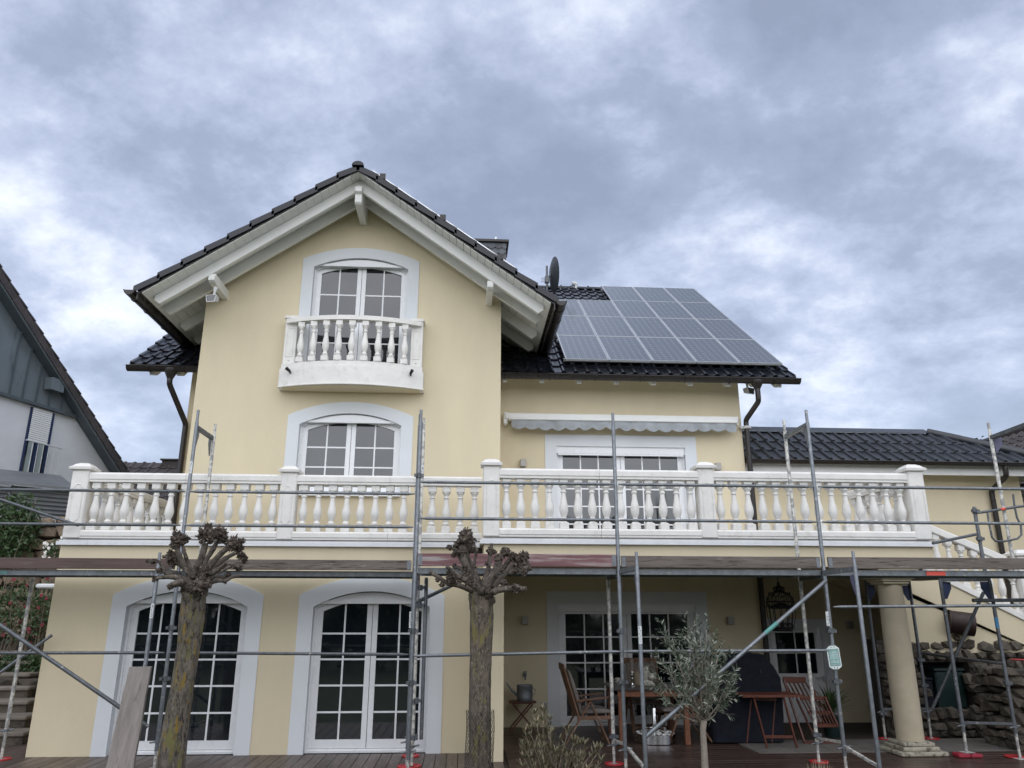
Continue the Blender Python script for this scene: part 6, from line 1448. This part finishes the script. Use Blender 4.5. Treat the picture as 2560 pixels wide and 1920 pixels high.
b = MB(); b.tube([sp(185,1110)+Vector((.02,0,0)), sp(135,1055), sp(88,992)], [.024,.016,.012], 10); b.build('spout', zincm, wc, smooth=.8)
b = MB(); b.tube([q+Vector((rw*.95,-.03,hw_-.02)), q+Vector((rw*.9,-.12,hw_-.07)), q+Vector((0,-rw-.02,hw_-.055)), q+Vector((-rw*.3,-rw,hw_-.02))], .006, 8); b.tube([q+Vector((rw,0,hw_-.04)), q+Vector((rw+.05,0,hw_-.08)), q+Vector((rw+.03,0,hw_*.4)), q+Vector((rw,0,hw_*.35))], .006, 8); b.build('handle', zincm, wc, smooth=.8)
q = Z1(250,925,Y=YR-.05); tpn = thing('tap', (q.x, YR, q.z), 'old brass garden tap on the terrace wall above the watering can', 'tap')
b = MB(); b.tube([(q.x,YR-.002,q.z),(q.x,YR-.09,q.z),(q.x,YR-.13,q.z-.02),(q.x,YR-.13,q.z-.07)], [.018,.018,.016,.013], 10); b.build('spout', zincm, tpn, smooth=.8); b = MB(); b.tube([(q.x,YR-.08,q.z),(q.x,YR-.08,q.z+.05)], .008, 8); b.tube([(q.x-.035,YR-.08,q.z+.052),(q.x+.035,YR-.08,q.z+.052)], .009, 8); b.build('lever', zincm, tpn, smooth=.8); b = MB(); b.lathe([(.038,0),(.036,.006)], (0,0,0), 16); b.v = [Vector((q.x+v.x, YR-.003-v.z, q.z+v.y)) for v in b.v]; b.build('rosette', zincm, tpn)
q = Z1(416,1190,Y=YR-.03); so = thing('power_socket', (q.x, YR, q.z), 'grey outdoor power socket low on the terrace wall left of the sliding door', 'socket')
b = MB(); b.cbox(q.x-.045, q.x+.045, YR-.05, YR-.002, q.z-.055, q.z+.055, .008); b.build('box', plas, so); b = MB(); b.cbox(q.x-.036, q.x+.036, YR-.062, YR-.0505, q.z-.04, q.z+.038, .006); b.build('flap', lampm, so)
# barbecue under a navy cover
YC = 11.75; cp = lambda x, y: Z2(x, y, Y=YC)
bq = thing('covered_barbecue', (cp(800,1500).x, YC+.35, 0), 'large barbecue hidden under a draped navy blue cover', 'barbecue')
prof = [(505,1515),(498,1300),(520,1150),(545,960),(570,770),(660,742),(800,738),(940,748),(965,775),(1020,850),(1085,950),(1108,1080),(1112,1300),(1115,1515)]
P3_ = [cp(x, y) for x, y in prof]; zmin = P3_[0].z
P3_ = [Vector((p.x, p.y, max(.02, p.z-zmin*.0))) for p in P3_]; cxm = sum(p.x for p in P3_)/len(P3_)
rings = []
for k, (yy, sc__, zsc) in enumerate(((0,.93,.985),(.03,.985,.997),(.10,1,1),(.25,1.005,1.005),(.45,1.0,1.0),(.60,.985,.99),(.66,.92,.96))):
    rg_ = []
    for i, p in enumerate(P3_):
        f = 1+.02*math.sin(i*2.1+k*1.3); rg_.append(Vector((cxm+(p.x-cxm)*sc__*f, YC+yy+.015*math.sin(i*1.7+k), .02+(p.z-.02)*zsc)))
    rings.append(rg_)
b = MB(); k_ = len(P3_); vs = [v for r in rings for v in r]; b.add(vs, [(i*k_+j, i*k_+j+1, (i+1)*k_+j+1, (i+1)*k_+j) for i in range(len(rings)-1) for j in range(k_-1)]+[tuple(range(k_)), tuple(range(len(vs)-1, len(vs)-k_-1, -1))])
cv = b.build('cover', navy, bq, smooth=.6)
b = MB(); q = cp(905,890); b.prism([q+Vector((-.01,-.02,.03)), q+Vector((.012,-.02,.0)), q+Vector((.004,-.02,-.035)), q+Vector((-.012,-.02,-.02))], (0,.01,0)); b.build('buckle', iron, bq)
b = MB(); 
for xx in (560,1050): p = cp(xx,1500); b = MB(); b.tube([(p.x,YC+.2,.04),(p.x+.04,YC+.2,.04)], .04, 12); b.build('castor', iron, bq)
# small folding table in front of it
YQ = 11.30; fp = lambda x, y, dy=0: Z2(x, y, Y=YQ+dy)
ft = thing('folding_table', (fp(1000,1550).x, YQ+.2, 0), 'small rectangular teak folding table in front of the covered barbecue', 'table')
xa, xb, zt3 = fp(745,1090).x, fp(1270,1108).x, fp(1000,1098).z
for i in range(6): b = MB(); b.cbox(xa+.01, xb-.01, YQ+.01+i*.088, YQ+.01+i*.088+.083, zt3-.02, zt3, .004); b.build('top_slat', teakr, ft)
b = MB(); b.box(xa, xb, YQ-.012, YQ+.009, zt3-.03, zt3+.002); b.build('edge_board', teakr, ft)
kz = fp(970,1560).z
for o_, a, c in ((0,(855,1145),(972,1560)),(0,(1115,1145),(1232,1560)),(.42,(930,1145),(885,1530)),(.42,(1145,1145),(1110,1530))):
    A_ = fp(*a, dy=0); C_ = fp(*c, dy=0); A_.y = C_.y = YQ+.05+o_; C_.z = .01; A_.z = zt3-.03; bm_(ft, 'leg', A_, C_, .022, .042, teakr, (0,1,0))
bm_(ft, 'cross_bar', fp(945,1462)+Vector((0,.05,0)), fp(1195,1464)+Vector((0,.05,0)), .02, .04, teakr); bm_(ft, 'cross_bar', fp(935,1165)+Vector((0,.45,0)), fp(1150,1165)+Vector((0,.45,0)), .02, .04, teakr)
# slatted folding chair
YL_ = 11.7; lp = lambda x, y, dy=0: Z2(x, y, Y=YL_+dy)
fc = thing('folding_chair', (lp(1420,1540).x, YL_+.2, 0), 'slatted dark teak folding chair leaning folded beside the annex door', 'chair')
bm_(fc, 'top_rail', lp(1098,965,.25), lp(1295,968,.25), .022, .085, teakr)
for i in range(6): a = i/5; bm_(fc, 'back_slat', lp(1112+a*180,985,.25), lp(1185+a*180,1125,.12), .012, .045, teakr, (0,1,0))
bm_(fc, 'stile', lp(1100,960,.24), lp(1300,1560,.0), .024, .04, teakr, (0,1,0)); bm_(fc, 'stile', lp(1320,965,.24), lp(1385,1120,.1), .024, .04, teakr, (0,1,0))
bm_(fc, 'seat_rail', lp(1245,1125,.02), lp(1478,1125,.02), .022, .05, teakr); bm_(fc, 'seat_rail', lp(1370,1360,-.05), lp(1575,1360,-.05), .022, .05, teakr); bm_(fc, 'seat_rail', lp(1310,1245,-.02), lp(1520,1250,-.02), .022, .04, teakr)
for i in range(8): a = i/7; bm_(fc, 'seat_slat', lp(1258+a*210,1135,.0), lp(1375+a*190,1355,-.06), .012, .036, teakr, (0,1,0))
bm_(fc, 'stile', lp(1460,1120,.0), lp(1570,1365,-.06), .024, .045, teakr, (0,1,0)); bm_(fc, 'leg', lp(1215,1130,.1), lp(1400,1530,.0), .024, .04, teakr, (0,1,0))
bm_(fc, 'foot_bar', lp(1285,1508,0), lp(1600,1512,0), .022, .04, teakr)
q = lp(1540,1290,.5); pp = thing('potted_plant', (q.x, YL_+.6, 0), 'dark leafy pot plant behind the folded chair', 'plant'); b = MB(); b.lathe([(.12,.003),(.15,.28),(.16,.30),(.14,.30)], (q.x,YL_+.6,0), 18); b.build('pot', darkg, pp, smooth=.7)
b = MB()
for i in range(60): a = rnd.uniform(0,2*PI); leaf(b, Vector((q.x,YL_+.6,.30)), Vector((math.cos(a),math.sin(a)*.7,rnd.uniform(.4,2.2))), Vector((0,0,1)), rnd.uniform(.3,.62), .03, .3)
b.build('leaves', greenl, pp, recalc=False)
# iron lantern
q = Z2(1045,75,Z=2.43); YN = min(max(q.y, 11.2), 12.4); q = Z2(1045,75,Y=YN)
ln = thing('hanging_lantern', (Z2(1060,300,Y=YN).x, YN, 1.2), 'ornate black wrought iron lantern hanging below the balcony before the annex door', 'lantern')
ctr = lambda y: Z2(1045+(y-80)*.085, y, Y=YN)
x_n = Z2(1072,300,Y=YN).x; zz = lambda y: Z2(1072,y,Y=YN).z; sc2 = lambda px_: (Z2(1072+px_,300,Y=YN).x-x_n)
pr_ = [(10,150),(28,165),(20,185),(45,205),(100,250),(112,290),(104,330),(96,345),(92,420),(84,480),(78,540)]
b = MB(); b.tube([(x_n,YN,2.43),(x_n,YN,zz(115))], .007, 6); b.tube([Vector((x_n+.018*math.cos(a*.6),YN,zz(135)+.03*math.sin(a*.6)+.0)) for a in range(11)], .006, 6); b.lathe([(.004,zz(115)),(.02,zz(125)),(.012,zz(140)),(.03,zz(150)),(.02,zz(158)),(.05,zz(170))][::-1], (x_n,YN,0), 12); b.build('hook', iron, ln)
b = MB()
for k in range(10):
    a = 2*PI*k/10; b.tube([Vector((x_n+math.cos(a)*sc2(r), YN+math.sin(a)*sc2(r), zz(y))) for r, y in pr_], .0065, 5)
b.build('cage_ribs', iron, ln)
for r, y, th_ in ((45,205,.008),(112,290,.010),(104,332,.014),(96,345,.014),(84,480,.010),(80,520,.012),(78,540,.012)):
    b = MB(); b.tube([Vector((x_n+math.cos(a*PI/12)*sc2(r), YN+math.sin(a*PI/12)*sc2(r), zz(y))) for a in range(25)], th_, 5); b.build('hoop', iron, ln)
b = MB()
for k in range(10):                                        # leaf scrolls on crown, shoulder and foot
    a = 2*PI*(k+.5)/10; d = Vector((math.cos(a), math.sin(a), 0)); sd_ = Vector((-d.y, d.x, 0))
    for r, y, s_ in ((40,185,.05),(85,235,.055),(110,310,.05),(84,505,.05),(108,270,.04)):
        c = Vector((x_n,YN,zz(y)))+d*sc2(r)
        b.tube([c+sd_*s_*math.cos(u*.9)*(1-u/9)+Vector((0,0,1))*s_*math.sin(u*.9)*(1-u/9) for u in range(8)], .0055, 4)
b.build('scrollwork', iron, ln)['kind'] = 'stuff'
for k in range(4):
    a = PI/4+PI/2*k; d = Vector((math.cos(a), math.sin(a), 0)); b = MB(); c = Vector((x_n,YN,0))
    b.tube([c+d*sc2(112)+Vector((0,0,zz(300))), c+d*sc2(124)+Vector((0,0,zz(330))), c+d*sc2(120)+Vector((0,0,zz(420))), c+d*sc2(98)+Vector((0,0,zz(500))), c+d*sc2(100)+Vector((0,0,zz(535)))], .006, 5); b.build('side_rod', iron, ln)
b = MB(); b.lathe([(sc2(95),zz(347)),(sc2(110),zz(335)),(sc2(70),zz(322)),(sc2(20),zz(300))], (x_n,YN,0), 20); b.build('roof_disc', iron, ln)
b = MB(); b.lathe([(sc2(72),zz(545)),(sc2(72),zz(530)),(sc2(20),zz(525))], (x_n,YN,0), 20); b.lathe([(.03,zz(520)),(.03,zz(440))], (x_n,YN,0), 12); b.build('candle_tray', iron, ln)

# ================================================================== neighbouring houses and the garden slope at the left
p0n = Vector((-10.75, 17.58, 0)); dn = Vector((.78, 2.41, 0)).normalized(); nn = Vector((dn.y, -dn.x, 0))
NB = lambda x, y, off=0: atp(x, y, p0n+nn*off, nn)
N8 = lambda x, y, off=0: NB(x*.398, 640+y*.398, off)
nb = thing('neighbour_house', (-9.5, 19, 0), 'neighbouring house with grey zinc clad gable above a rough bluish white wall', 'house')
pw0, pw1 = N8(-160,822), N8(530,1030)
v0, v1 = N8(0,180,.0), N8(745,1358,.0); vdir = (v1-v0)
vA = v0-vdir*.5; vB = v1+vdir*.25
# shapes on the facade plane
zc_bottom = lambda t_: pw0.lerp(pw1, t_)
eA = NB(0,712,.30)-nn*.30; eB = NB(296.5,1180,.30)-nn*.30
def on_verge(s_): return eA+(eB-eA)*s_
wall_pts = [NB(-120,1190), NB(-120,530), NB(0,712), NB(296.5,1180), NB(330,1232)]; wl0 = Vector((wall_pts[0].x, wall_pts[0].y, -.3)); wl1 = Vector((wall_pts[4].x, wall_pts[4].y, -.3))
b = MB(); b.prism([wl0]+wall_pts[1:]+[wl1], -nn*.3); b.build('wall', nwall, nb)
# zinc cladding, sheet by sheet with standing seams
bot = [(-120,946),(16.7,986.3+.0),(49.8,996),(82.8,1008),(115.4,1018),(146.5,1026),(175,1036),(205,1046)]
zb_c = NB(100,1013.5).z
topv = [0.0]; 
def vz(P_):                                                # height of the verge above a plan point
    a = (P_-eA).dot(dn)/((eB-eA).dot(dn)); return eA.z+(eB.z-eA.z)*a
xs_ = [NB(x, y) for x, y in bot]; xs_.append(NB(213,1046))
for i in range(len(xs_)-1):
    a, c = xs_[i], xs_[i+1]; a0 = Vector((a.x,a.y,zb_c)); c0 = Vector((c.x,c.y,zb_c)); a1 = Vector((a.x,a.y,vz(a))); c1_z = Vector((c.x,c.y,max(vz(c),zb_c+.01)))
    off_ = nn*random.uniform(.035,.05); b = MB(); b.prism([a0+off_+dn*.008, c0+off_-dn*.008, c1_z+off_-dn*.008, a1+off_+dn*.008], -nn*.03); b.build('zinc_sheet', zincp, nb)
    b = MB(); b.beam(c0+nn*.07, c1_z+nn*.07, .03, .05, nn); b.build('standing_seam', zincd, nb) if c1_z.z > zb_c+.2 else None
b = MB(); a, c = xs_[0], xs_[-1]; b.beam(Vector((a.x,a.y,zb_c-.03))+nn*.07, Vector((c.x,c.y,zb_c-.03))+dn*.1+nn*.07, .10, .07, (0,0,1)); b.build('drip_strip', zincd, nb)
# verge board and tiles
dv = (eB-eA).normalized(); eS = eA-dv*3.2; eE = eB+dv*.6; upn = dv.cross(nn); upn = upn if upn.z > 0 else -upn
b = MB(); b.prism([eS+nn*.30, eE+nn*.30, eE+nn*.30+upn*.18, eS+nn*.30+upn*.18], nn*.03); b.build('verge_board', zincp, nb)
b = MB(); b.prism([eS+nn*.02, eE+nn*.02, eE+nn*.30, eS+nn*.30], upn*.02); b.build('verge_soffit', zincd, nb)
LV = (eE-eS).length; nt2 = int(LV/.36)
for i in range(nt2):
    a = eS+dv*(i*.36)-upn*.16; b = MB(); b.prism([a+nn*-.15+upn*.36, a+nn*.36+upn*.36, a+nn*.36+upn*.40, a-nn*.15+upn*.40], dv*.375+upn*-.0); 
    b.v = [v+(upn*.035 if (v-a).dot(dv) > .2 else Vector((0,0,0))) for v in b.v]; 
    b.prism([a+nn*.335+upn*.19, a+nn*.36+upn*.19, a+nn*.36+upn*.36, a+nn*.335+upn*.36], dv*.355); b.build('verge_tile', ntile, nb)
rdn = -nn
b = MB(); b.prism([eS+upn*.17-nn*.15, eE+upn*.17-nn*.15, eE+upn*.17-nn*7, eS+upn*.17-nn*7], upn*.05); b.build('roof', ntile, nb)
# window with half closed shutter, blue frame and juliet rail
wq = [N8(150,1165,.0), N8(285,1200), N8(255,1432), N8(108,1393)]; sq = [N8(195,945), N8(340,985), N8(298,1192), N8(158,1150)]
wx0, wx1 = (wq[3]-p0n).dot(dn), (wq[2]-p0n).dot(dn); zt_w, zb_w, zm_w = (sq[0].z+sq[1].z)/2-.02, (wq[2].z+wq[3].z)/2, (sq[2].z+sq[3].z)/2
def WP(s_, z_, o_): return Vector((p0n.x, p0n.y, 0))+dn*s_+nn*o_+Vector((0,0,z_))
win = thing('window', WP((wx0+wx1)/2, zb_w, 0), None, None); win.parent = nb; win.location = WP((wx0+wx1)/2, zb_w, 0)-wloc(nb)
def fbox(s0_, s1_, z0_, z1_, o0_, o1_, nm, mat): b = MB(); b.prism([WP(s0_,z0_,o0_), WP(s1_,z0_,o0_), WP(s1_,z1_,o0_), WP(s0_,z1_,o0_)], nn*(o1_-o0_)); return b.build(nm, mat, win)
fbox(wx0,wx1,zb_w,zt_w,.005,.012,'pane',glass); 
fbox(wx0,wx0+.04,zb_w,zt_w,.0125,.05,'jamb',bluef); fbox(wx1-.06,wx1,zb_w,zt_w,.0125,.06,'jamb',bluef); wm = (wx0+wx1)/2; fbox(wm-.05,wm+.05,zb_w,zm_w,.0125,.045,'mullion',bluef); fbox(wx0,wx1,zb_w,zb_w+.06,.0125,.055,'bottom_frame',bluef)
fbox(wx0+.11,wm-.08,zb_w+.1,zm_w,.0125,.02,'blind',blindm); fbox(wm+.08,wx1-.13,zb_w+.1,zm_w,.0125,.02,'blind',blindm)
ns = 16
for i in range(ns):
    z0_ = zm_w+(zt_w-zm_w)*i/ns; fbox(wx0+.045,wx1-.065,z0_+.006,z0_+(zt_w-zm_w)/ns-.004,.03,.05,'shutter_slat',shutt)
for z_ in (zm_w-.05, zb_w-.05):
    b = MB(); b.tube([WP(wx0-.15,z_,.22), WP(wx1+.25,z_,.22)], .018, 8); b.build('juliet_bar', alu, win)
for i in range(6):
    s_ = wx0+.05+(wx1-wx0+.1)*i/5; b = MB(); b.tube([WP(s_,zb_w-.05,.22), WP(s_,zm_w-.05,.22)], .010, 6); b.build('juliet_baluster', alu, win)
c_v = [N8(345,770,.0), N8(405,800), N8(380,855), N8(332,835)]
vb_ = (N8(372,812,.30)-p0n); s_v = vb_.dot(dn); z_v = N8(372,812,.30).z; b = MB(); b.prism([WP(s_v-.22,z_v-.15,.08), WP(s_v+.16,z_v-.15,.08), WP(s_v+.16,z_v+.15,.08), WP(s_v-.22,z_v+.15,.08)], nn*.22); b.build('vent_box', zincp, nb)
# lean-to with corrugated sheet below it
sh = thing('shed', (-10, 16.6, 2.5), 'low lean to shed clad in grey corrugated sheet with a white base strip', 'shed')
ls0, ls1 = at(-30,1195,Y=15.9), at(185,1240,Y=16.9); lb0, lb1 = at(-30,1262,Y=15.9), at(185,1300,Y=16.9)
d_ = (Vector((ls1.x,ls1.y,0))-Vector((ls0.x,ls0.y,0))).normalized(); L_ = (Vector((ls1.x,ls1.y,0))-Vector((ls0.x,ls0.y,0))).length; nnn = Vector((d_.y,-d_.x,0))
zt__, zb__ = ls1.z+.1, lb1.z; b = MB(); A_, B_ = [], []; ncor = 60
for i in range(ncor+1): zz_ = zb__+(zt__-zb__)*i/ncor; o_ = .022*math.sin(i*2*PI/8.5); A_.append(Vector((ls0.x,ls0.y,zz_))+nnn*o_); B_.append(A_[-1]+d_*L_)
b.strip(A_, B_); b.build('corrugated_wall', corrm, sh, smooth=True, recalc=False)
b = MB(); b.prism([Vector((ls0.x,ls0.y,zb__-.02))+nnn*.03, Vector((ls0.x,ls0.y,zb__-.02))+nnn*.03+d_*L_, Vector((ls0.x,ls0.y,zb__-.22))+nnn*.03+d_*L_, Vector((ls0.x,ls0.y,zb__-.22))+nnn*.03], -nnn*.05); b.build('base_strip', flash, sh)
b = MB(); b.prism([Vector((ls0.x,ls0.y,zt__))+nnn*.15, Vector((ls0.x,ls0.y,zt__))+nnn*.15+d_*L_, Vector((ls0.x,ls0.y,zt__+.5))-nnn*1.6+d_*L_, Vector((ls0.x,ls0.y,zt__+.5))-nnn*1.6], (0,0,.05)); b.build('roof', corrm, sh)
pg_ = at(30,1218,Y=15.75); b = MB(); b.tube([at(-20,1212,Y=15.75), pg_, at(22,1240,Y=15.75)], .05, 10); b.build('downpipe', galvd, sh, smooth=.8)
# retaining walls, steps, planting
rw1 = thing('retaining_wall', (-9, 15.4, 0), 'high warm coloured rubble retaining wall below the corrugated shed', 'stone wall')
zt_r = at(80,1298,Y=15.45).z; b = MB(); b.box(-14, -6.55, 15.5, 16.0, -.3, zt_r-.05); b.build('mortar_core', mortar, rw1); rubble(rw1, (-13,15.45,0), (1,0,0), 6.5, 1.3, zt_r, rockb, .18, .34, .22, .5, .3, 31)
rw2 = thing('retaining_wall', (-7, 13.7, 0), 'low rubble wall behind the stone steps at the lower left', 'stone wall')
zt_2 = at(60,1697,Y=13.55).z; b = MB(); b.box(-10.5, XL-.02, 13.6, 13.95, -.3, zt_2-.04); b.build('mortar_core', mortar, rw2); rubble(rw2, (-10.5,13.55,0), (1,0,0), -10.5*-1+XL-.1, 0, zt_2, rock, .2, .36, .3, .6, .3, 33)
b = MB(); b.box(-14, XL-.02, 13.96, 15.45, -.3, zt_2-.03); struct(b, 'garden_bed', soil)
b = MB(); b.prism([Vector((-14,14.35,zt_2-.02)), Vector((XL-.03,14.35,zt_2-.02)), Vector((XL-.03,15.3,zt_2+.35)), Vector((-14,15.3,zt_2+.35))], (0,0,-.1)); struct(b, 'garden_path', M('sandy_path', (.33,.24,.19), .9, var=.15))
ss = thing('garden_steps', (-7.5, 12.8, 0), 'rough sandstone steps rising at the lower left corner beside the house', 'steps')
for k in range(6):
    v_ = 1845-k*38; xr_s = at(76-k*10, v_, Y=12.35+k*.2).x; zt_s = .17*(k+1); b = MB(); b.cbox(-10.5, xr_s, 12.15+k*.36, 12.62+k*.36, zt_s-.06, zt_s, .015); b.build('tread', stepm, ss); b = MB(); b.box(-10.4, xr_s-.03, 12.2+k*.36, 12.55+k*.36, -.02 if k == 0 else zt_s-.23, zt_s-.0605); b.build('riser', rock, ss)
def shrub(name, c, rad, n, label, cat, mat, size=.045, stems=0, fl=None, nfl=0, sd_=3, base_z=None, group=None):
    c = Vector(c); bz_ = base_z if base_z is not None else c.z-rad[2]; t = thing(name, (c.x, c.y, bz_), label, cat, group); b = MB(); r_ = random.Random(sd_)
    leaf_cloud(b, c, rad, n, size, 1, seed=sd_)
    b.build('foliage', mat, t, recalc=False)
    if stems:
        b = MB()
        for i in range(stems):
            e_ = c+Vector((r_.uniform(-1,1)*rad[0]*.8, r_.uniform(-1,1)*rad[1]*.8, r_.uniform(-.3,.9)*rad[2])); s_ = Vector((c.x+r_.uniform(-.25,.25)*rad[0]*2, c.y, bz_)); b.tube([s_, s_.lerp(e_,.5)+Vector((r_.uniform(-.05,.05),0,.08)), e_], [.012,.008,.004], 5)
        b.build('stems', oleas, t)
    if nfl:
        b = MB()
        for i in range(nfl):
            p = c+Vector((r_.uniform(-1,1)*rad[0], r_.uniform(-1,.3)*rad[1], r_.uniform(-.9,1)*rad[2])); 
            for k in range(5): a = k*1.26; leaf(b, p, Vector((math.cos(a),r_.uniform(-.5,.2),math.sin(a))), Vector((0,-1,.3)), r_.uniform(.025,.045), .035, .2)
        b.build('blossoms', fl, t, recalc=False)
    return t
cR_ = at(55,1530,Y=14.4); shrub('rose_bush', cR_, (.75,.4,.62), 1500, 'rose bush with crimson flowers behind the scaffold at the left edge', 'bush', greenl, .035, 22, redfl, 30, 5, zt_2)
cG = at(30,1325,Y=15.0); shrub('climbing_shrub', cG, (.62,.35,.80), 2600, 'bright green climbing shrub in front of the high rubble wall', 'bush', greenl, .04, 8, None, 0, 7, zt_2)
cW = at(140,1372,Y=14.6); shrub('white_rose', cW, (.22,.2,.22), 330, 'small rose with white blossoms close to the corner of the balcony', 'bush', greenl, .03, 6, whitefl, 16, 9, zt_2)
cH = at(60,1665,Y=14.1); b_ = shrub('low_hedge', cH, (1.0,.3,.26), 2600, 'low green planting on top of the low rubble wall', 'plants', greenl, .035, 0, None, 0, 11, zt_2)
cV = at(130,1560,Y=14.9); shrub('dark_shrub', cV, (.35,.3,.9), 1300, 'dark narrow shrub squeezed beside the left corner of the house', 'bush', greenl, .035, 8, redfl, 14, 13, zt_2)
# small white canopy slat beside the house corner
q = at(115,1466,Y=13.2); ca = thing('white_ledge', q, 'short white rounded ledge sticking out left of the house corner', 'ledge'); b = MB(); b.cbox(q.x-.12, XL-.002, 13.1, 13.4, q.z-.03, q.z+.04, .02); b.build('slab', flash, ca)
# dark roofed house behind
rz = at(330,1168,Y=25); rb2 = at(330,1262,Y=23.2)
hb = thing('distant_house', (-10.5, 25, 0), 'far house with a dark ridge and small chimney seen between neighbour and gable', 'house')
xa_, xb_ = at(255,1168,Y=25).x-1.5, at(540,1168,Y=25).x+1
b = MB(); b.prism([Vector((xa_,25,rz.z)), Vector((xb_,25,rz.z-.05)), Vector((xb_,23.2,rb2.z)), Vector((xa_,23.2,rb2.z))], (0,.02,-.1)); b.build('roof_sheathing', ntile, hb)
dd_ = Vector((0, 1.8, rz.z-rb2.z)); tile_field(hb, (xa_,23.15,rb2.z+.02), (1,0,0), dd_, int((xb_-xa_)/.3), int(dd_.length/.36)+1, .3, .36, ntile, maxparts=180, k=1.0)
b = MB(); b.box(xa_, xb_, 23.25, 23.3, rb2.z-.35, rb2.z-.06); b.build('fascia', flash, hb); b = MB(); b.box(xa_, xb_, 23.5, 27, 0, rb2.z-.05); b.build('wall', nwall, hb)
qc = at(435,1160,Y=25); b = MB(); b.box(qc.x-.35, qc.x+.35, 24.9, 25.3, rz.z-.1, rz.z+.22); b.build('chimney', ntile, hb); b = MB(); b.box(qc.x-.40, qc.x+.40, 24.85, 25.35, rz.z+.221, rz.z+.27); b.build('chimney_cap', ntile, hb)
# roof of the house beyond the annex
Pn = at(2448,1114,Y=20.5); Qn = at(2640,1052,Z=Pn.z); du = (Qn-Pn).normalized(); side = Vector((du.y,-du.x,0)); side = side if side.dot(Pn) < 0 else -side
hr = thing('brown_roofed_house', (Pn.x, Pn.y, 0), 'house with a dark brown tiled roof partly seen at the right edge behind the annex', 'house')
dwn = (side*math.cos(.6)+Vector((0,0,-math.sin(.6)))).normalized(); LL = 3.6; PnE = Pn-du*.2
b = MB(); b.prism([PnE, Pn+du*9, Pn+du*9+dwn*LL, PnE+dwn*LL], (0,0,-.12)); b.build('roof_sheathing', ntile, hr)
ux_ = du; uy_ = -dwn
if ux_.cross(uy_).z < 0: ux_ = -du; org = Pn+du*8.8+dwn*LL
else: org = PnE+dwn*LL
tile_field(hr, org+Vector((0,0,.02)), ux_, uy_, 30, int(LL/.34), .30, .34, ntile, maxparts=280, k=1.2)
b = MB(); b.tube([PnE+Vector((0,0,.05)), Pn+du*9+Vector((0,0,.05))], .09, 8); b.build('ridge', ntile, hr)
b = MB(); b.prism([Pn+dwn*LL*.85+Vector((0,0,-.2)), Pn+du*9+dwn*LL*.85+Vector((0,0,-.2)), Pn+du*9+dwn*LL*.85+Vector((0,0,-5)), Pn+dwn*LL*.85+Vector((0,0,-5))], -side*2); b.build('wall', nwall, hr)
qt = at(2452,1098,Y=24); tt = thing('garden_tree', (qt.x, 24, 0), 'sparse treetop peeping over the brown roof at the far right', 'tree'); b = MB(); b.tube([(qt.x,24,0),(qt.x,24,qt.z)], [.12,.03], 8); b.build('trunk', limb, tt); b = MB(); leaf_cloud(b, (qt.x,24,qt.z-.2), (.3,.3,.35), 60, .06, seed=4); leaf_cloud(b, (qt.x+2.6,24,qt.z+.1), (.9,.3,.35), 90, .06, seed=6); b.build('crown', greenl, tt, recalc=False)
